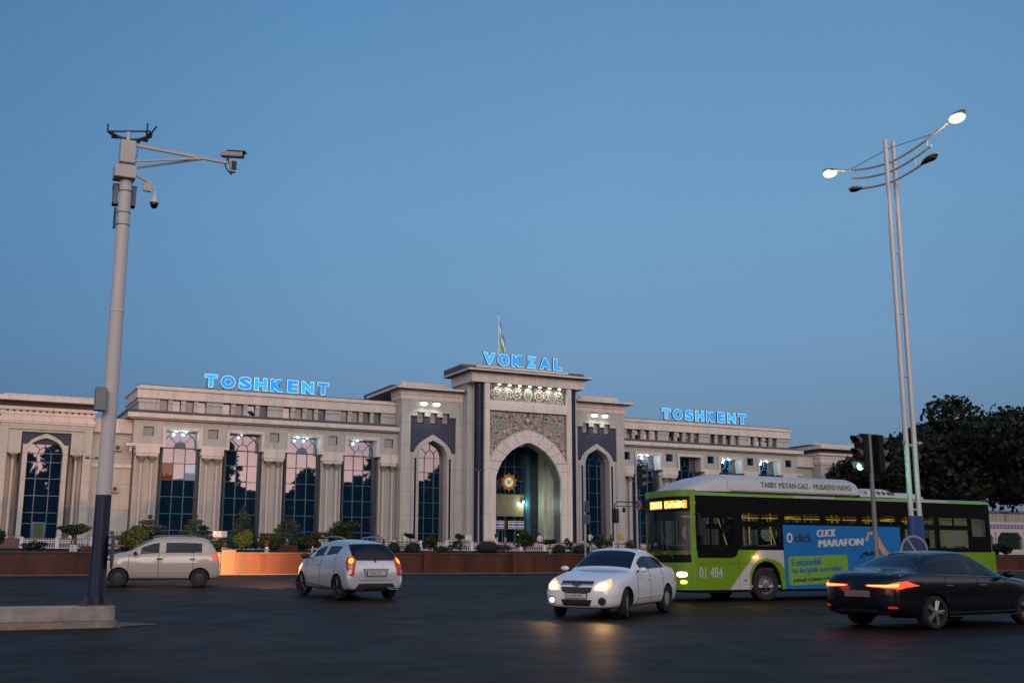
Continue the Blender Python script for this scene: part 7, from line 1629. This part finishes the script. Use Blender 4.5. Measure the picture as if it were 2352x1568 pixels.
# wood across the road behind the viewer: what the station windows mirror
q = random.Random(5); cl = []
for k in range(34):
    x = -120 + k * 11 + q.uniform(-4, 4); y = -62 + q.uniform(-12, 10) ; h = (q.uniform(21, 30) if x < 90 else q.uniform(28, 38)) * (1 if q.random() > .15 else .7); w = q.uniform(6, 9)
    for j in range(12): a = q.random() * 6.28; f = j / 11; cl.append((x + w * .55 * math.cos(a) * (1 - f * .6), y + w * .5 * math.sin(a), h * (.22 + .68 * f), w * q.uniform(.30, .5), w * .4, h * .13))
tw = leaves('treeline', cl, 60000, 1.3, M_big, None, 6, surf=.3); tag(tw, kind='stuff')
b = MB(); x = -160
while x < 420: w = q.uniform(14, 34); b.box(x, x + w, -110, -96, -.3, q.uniform(19, 26) + (5 if x > 100 else 0)); x += w + (q.uniform(0, 2) if q.random() > .3 else 0)
tag(b.build('row_of_buildings', mat('far_block', (.035, .032, .03), .9)), 'dark blocks far behind the viewer', 'building', kind='stuff')

# ------------------------------------------------------------------ people
def person(x, y, h, head, label, top, legs, skin=(.36, .20, .13), hair=(.012, .009, .008), pose='stand', z0=None, long_hair=False, group=None, skirt=False):
    z = (zp(y) if y < 83 else 2.3) if z0 is None else z0; root = empty('person', (x, y, z), label, 'person', group); k = h / 1.72
    J = {'pel': (0, 0, .92), 'w': (0, .0, 1.08), 'ch': (0, 0, 1.30), 'nk': (0, .01, 1.46), 'hd': (0, .03, 1.56), 'tp': (0, .03, 1.66),
         'hl': (.09, 0, .90), 'kl': (.10, .04, .50), 'al': (.10, -.01, .09), 'tl': (.11, .13, .03), 'hr': (-.09, 0, .90), 'kr': (-.10, .03, .50), 'ar': (-.10, -.03, .09), 'tr': (-.11, .11, .03),
         'sl': (.17, 0, 1.38), 'el': (.22, -.02, 1.12), 'wl': (.23, .06, .90), 'fl': (.23, .09, .82), 'sr': (-.17, 0, 1.38), 'er': (-.22, -.02, 1.12), 'wr': (-.23, .06, .90), 'fr': (-.23, .09, .82)}
    if pose == 'walk': J.update(kl=(.10, .20, .52), al=(.10, .28, .10), tl=(.10, .41, .07), kr=(-.10, -.06, .50), ar=(-.10, -.32, .14), tr=(-.10, -.22, .04), el=(.22, -.14, 1.13), wl=(.22, -.16, .90), fl=(.22, -.15, .82), er=(-.22, .12, 1.14), wr=(-.21, .28, .98), fr=(-.21, .35, .93))
    if pose == 'phone': J.update(er=(-.24, .10, 1.16), wr=(-.12, .26, 1.30), fr=(-.07, .27, 1.38), el=(.24, .08, 1.14), wl=(.14, .26, 1.12), fl=(.07, .30, 1.14))
    if pose == 'bend': J.update(w=(0, .10, 1.02), ch=(0, .32, 1.10), nk=(0, .46, 1.14), hd=(0, .55, 1.16), tp=(0, .64, 1.20), sl=(.17, .38, 1.10), sr=(-.17, .38, 1.10), el=(.2, .46, .84), er=(-.2, .46, .84), wl=(.14, .52, .62), wr=(-.14, .52, .62), fl=(.12, .54, .54), fr=(-.12, .54, .54))
    if pose == 'sit': J.update(pel=(0, 0, .50), w=(0, 0, .66), ch=(0, .02, .88), nk=(0, .04, 1.04), hd=(0, .07, 1.14), tp=(0, .08, 1.24), hl=(.09, .02, .48), hr=(-.09, .02, .48), kl=(.11, .42, .50), kr=(-.11, .42, .50), al=(.11, .46, .09), ar=(-.11, .46, .09), tl=(.11, .58, .03), tr=(-.11, .58, .03), sl=(.16, .02, .96), sr=(-.16, .02, .96), el=(.2, .12, .74), er=(-.2, .12, .74), wl=(.12, .34, .60), wr=(-.12, .34, .60), fl=(.08, .40, .58), fr=(-.08, .40, .58))
    Rr = {'pel': .135, 'w': .12, 'ch': .145, 'nk': .055, 'hd': .088, 'tp': .072, 'hl': .09, 'kl': .058, 'al': .042, 'tl': .035, 'sl': .062, 'el': .043, 'wl': .030, 'fl': .028}
    if skirt: Rr['hl'] = .12; Rr['kl'] = .10
    for a in ('hl', 'kl', 'al', 'tl', 'sl', 'el', 'wl', 'fl'): Rr[a[0] + 'r'] = Rr[a]
    names = list(J); me = bpy.data.meshes.new('p'); E_ = [('pel', 'w'), ('w', 'ch'), ('ch', 'nk'), ('nk', 'hd'), ('hd', 'tp'), ('pel', 'hl'), ('hl', 'kl'), ('kl', 'al'), ('al', 'tl'), ('pel', 'hr'), ('hr', 'kr'), ('kr', 'ar'), ('ar', 'tr'), ('ch', 'sl'), ('sl', 'el'), ('el', 'wl'), ('wl', 'fl'), ('ch', 'sr'), ('sr', 'er'), ('er', 'wr'), ('wr', 'fr')]
    bm = bmesh.new(); ly = bm.verts.layers.skin.verify(); V = {}
    for n_ in names: v = bm.verts.new(J[n_]); v[ly].radius = (Rr[n_], Rr[n_] * (.72 if n_ in ('pel', 'w', 'ch') else 1)); v[ly].use_root = n_ == 'pel'; V[n_] = v
    for a, c in E_: bm.edges.new((V[a], V[c]))
    bm.to_mesh(me); bm.free(); o = bpy.data.objects.new('p', me); COL.objects.link(o); o.modifiers.new('s', 'SKIN').use_smooth_shade = True; sb = o.modifiers.new('u', 'SUBSURF'); sb.levels = 2; sb.render_levels = 2
    m2 = eval_mesh(o); bpy.data.objects.remove(o); Mx = Matrix.Translation((x, y, z)) @ Matrix.Rotation(R(head - 90), 4, 'Z') @ Matrix.Scale(k, 4)
    P3 = {n_: Vector(J[n_]) for n_ in names}
    def dist(p, a, c): a, c = P3[a], P3[c]; t = max(0, min(1, (p - a).dot(c - a) / (c - a).length_squared)); return (p - a - (c - a) * t).length
    for nm, c in (('skin', skin), ('top', top), ('legs', legs), ('shoe', (.02, .02, .02))):
        m2.materials.append(mat('cloth_%.2f_%.2f_%.2f' % c if nm != 'skin' else 'skin_%.2f' % c[0], c, .75))
    for p in m2.polygons:
        c = p.center; best = min(((dist(c, a, d) / max(Rr[a], Rr[d]), a, d) for a, d in E_))
        a, d = best[1], best[2]
        p.material_index = 0 if (d in ('hd', 'tp', 'nk') and (c - P3['nk']).dot(P3['tp'] - P3['nk']) > -.002) or d in ('fl', 'fr') or (d in ('wl', 'wr')) else (3 if d in ('tl', 'tr') else (2 if d in ('hl', 'kl', 'al', 'hr', 'kr', 'ar') else 1))
    m2.transform(Mx); ob = bpy.data.objects.new('body', m2); COL.objects.link(ob); adopt(ob, root)
    hp = Mx @ Vector(J['tp']); hc = Mx @ ((Vector(J['hd']) + Vector(J['tp'])) / 2 + Vector((0, -.025, .02))); b = MB(); b.ell(tuple(hc), .098 * k, .098 * k, .105 * k, 12, 8)
    if long_hair: bk = Mx @ (Vector(J['nk']) + Vector((0, -.07, -.02))); b.ell(tuple(bk), .10 * k, .09 * k, .24 * k, 10, 8)
    b.build('hair', mat('hair_dark', hair, .6), root, smooth=True)
    return root
person(48.9, 90, 1.72, 75, 'man in white shirt and dark trousers seen from behind at the entrance', (.50, .52, .56), (.010, .012, .02), pose='stand')
person(44.9, 91, 1.62, 100, 'woman with long brown hair in a cream coat at the left jamb of the arch', (.62, .58, .36), (.25, .06, .05), long_hair=True, hair=(.06, .025, .01), skirt=True)
person(41.1, 81.5, 1.25, 200, 'small walking figure in pink top in front of the entrance', (.42, .20, .18), (.12, .11, .14), pose='walk')
person(47.6, 79, 1.62, 20, 'person in white t-shirt and black trousers beside the far sign post', (.55, .55, .56), (.01, .01, .012), pose='phone')
person(51.4, 81.8, 1.45, 60, 'dark-clothed person under the right yellow wheelchair sign', (.03, .03, .035), (.02, .02, .025), pose='phone')
person(30.1, 80, 1.5, 190, 'person in brown jacket bending forward behind the roof of the silver car', (.16, .09, .035), (.10, .06, .03), pose='bend')
person(32.6, 82, 1.35, 260, 'pale figure in white next to the bending person in brown', (.55, .56, .60), (.3, .3, .32), pose='walk')
person(16.35, 57.6, 1.05, 200, 'dark-haired person in grey sitting in front of the fence between two spruces', (.05, .045, .055), (.02, .02, .025), pose='sit', z0=1.85)
person(21.2, 82.2, 1.3, 250, 'person in pink sitting by the fence left of the pointed fence post', (.40, .18, .20), (.16, .06, .08), pose='sit')
person(22.9, 82.2, 1.3, 280, 'person in pale pink sitting by the fence, nearer the silver car', (.42, .28, .28), (.12, .05, .06), pose='sit')
b = MB(); b.box(15.9, 16.8, 57.2, 57.7, 1.85, 2.27); tag(b.build('stone_block', M_gran), 'low red granite block used as a seat in front of the fence', 'stone block')
b = MB(); b.box(7.6, 8.6, 70, 70.5, 2.0, 2.32); b.build('stone_block', M_gran); tag(bpy.context.scene.objects['stone_block.001'], 'low red granite block behind the small tree with white stems', 'stone block')
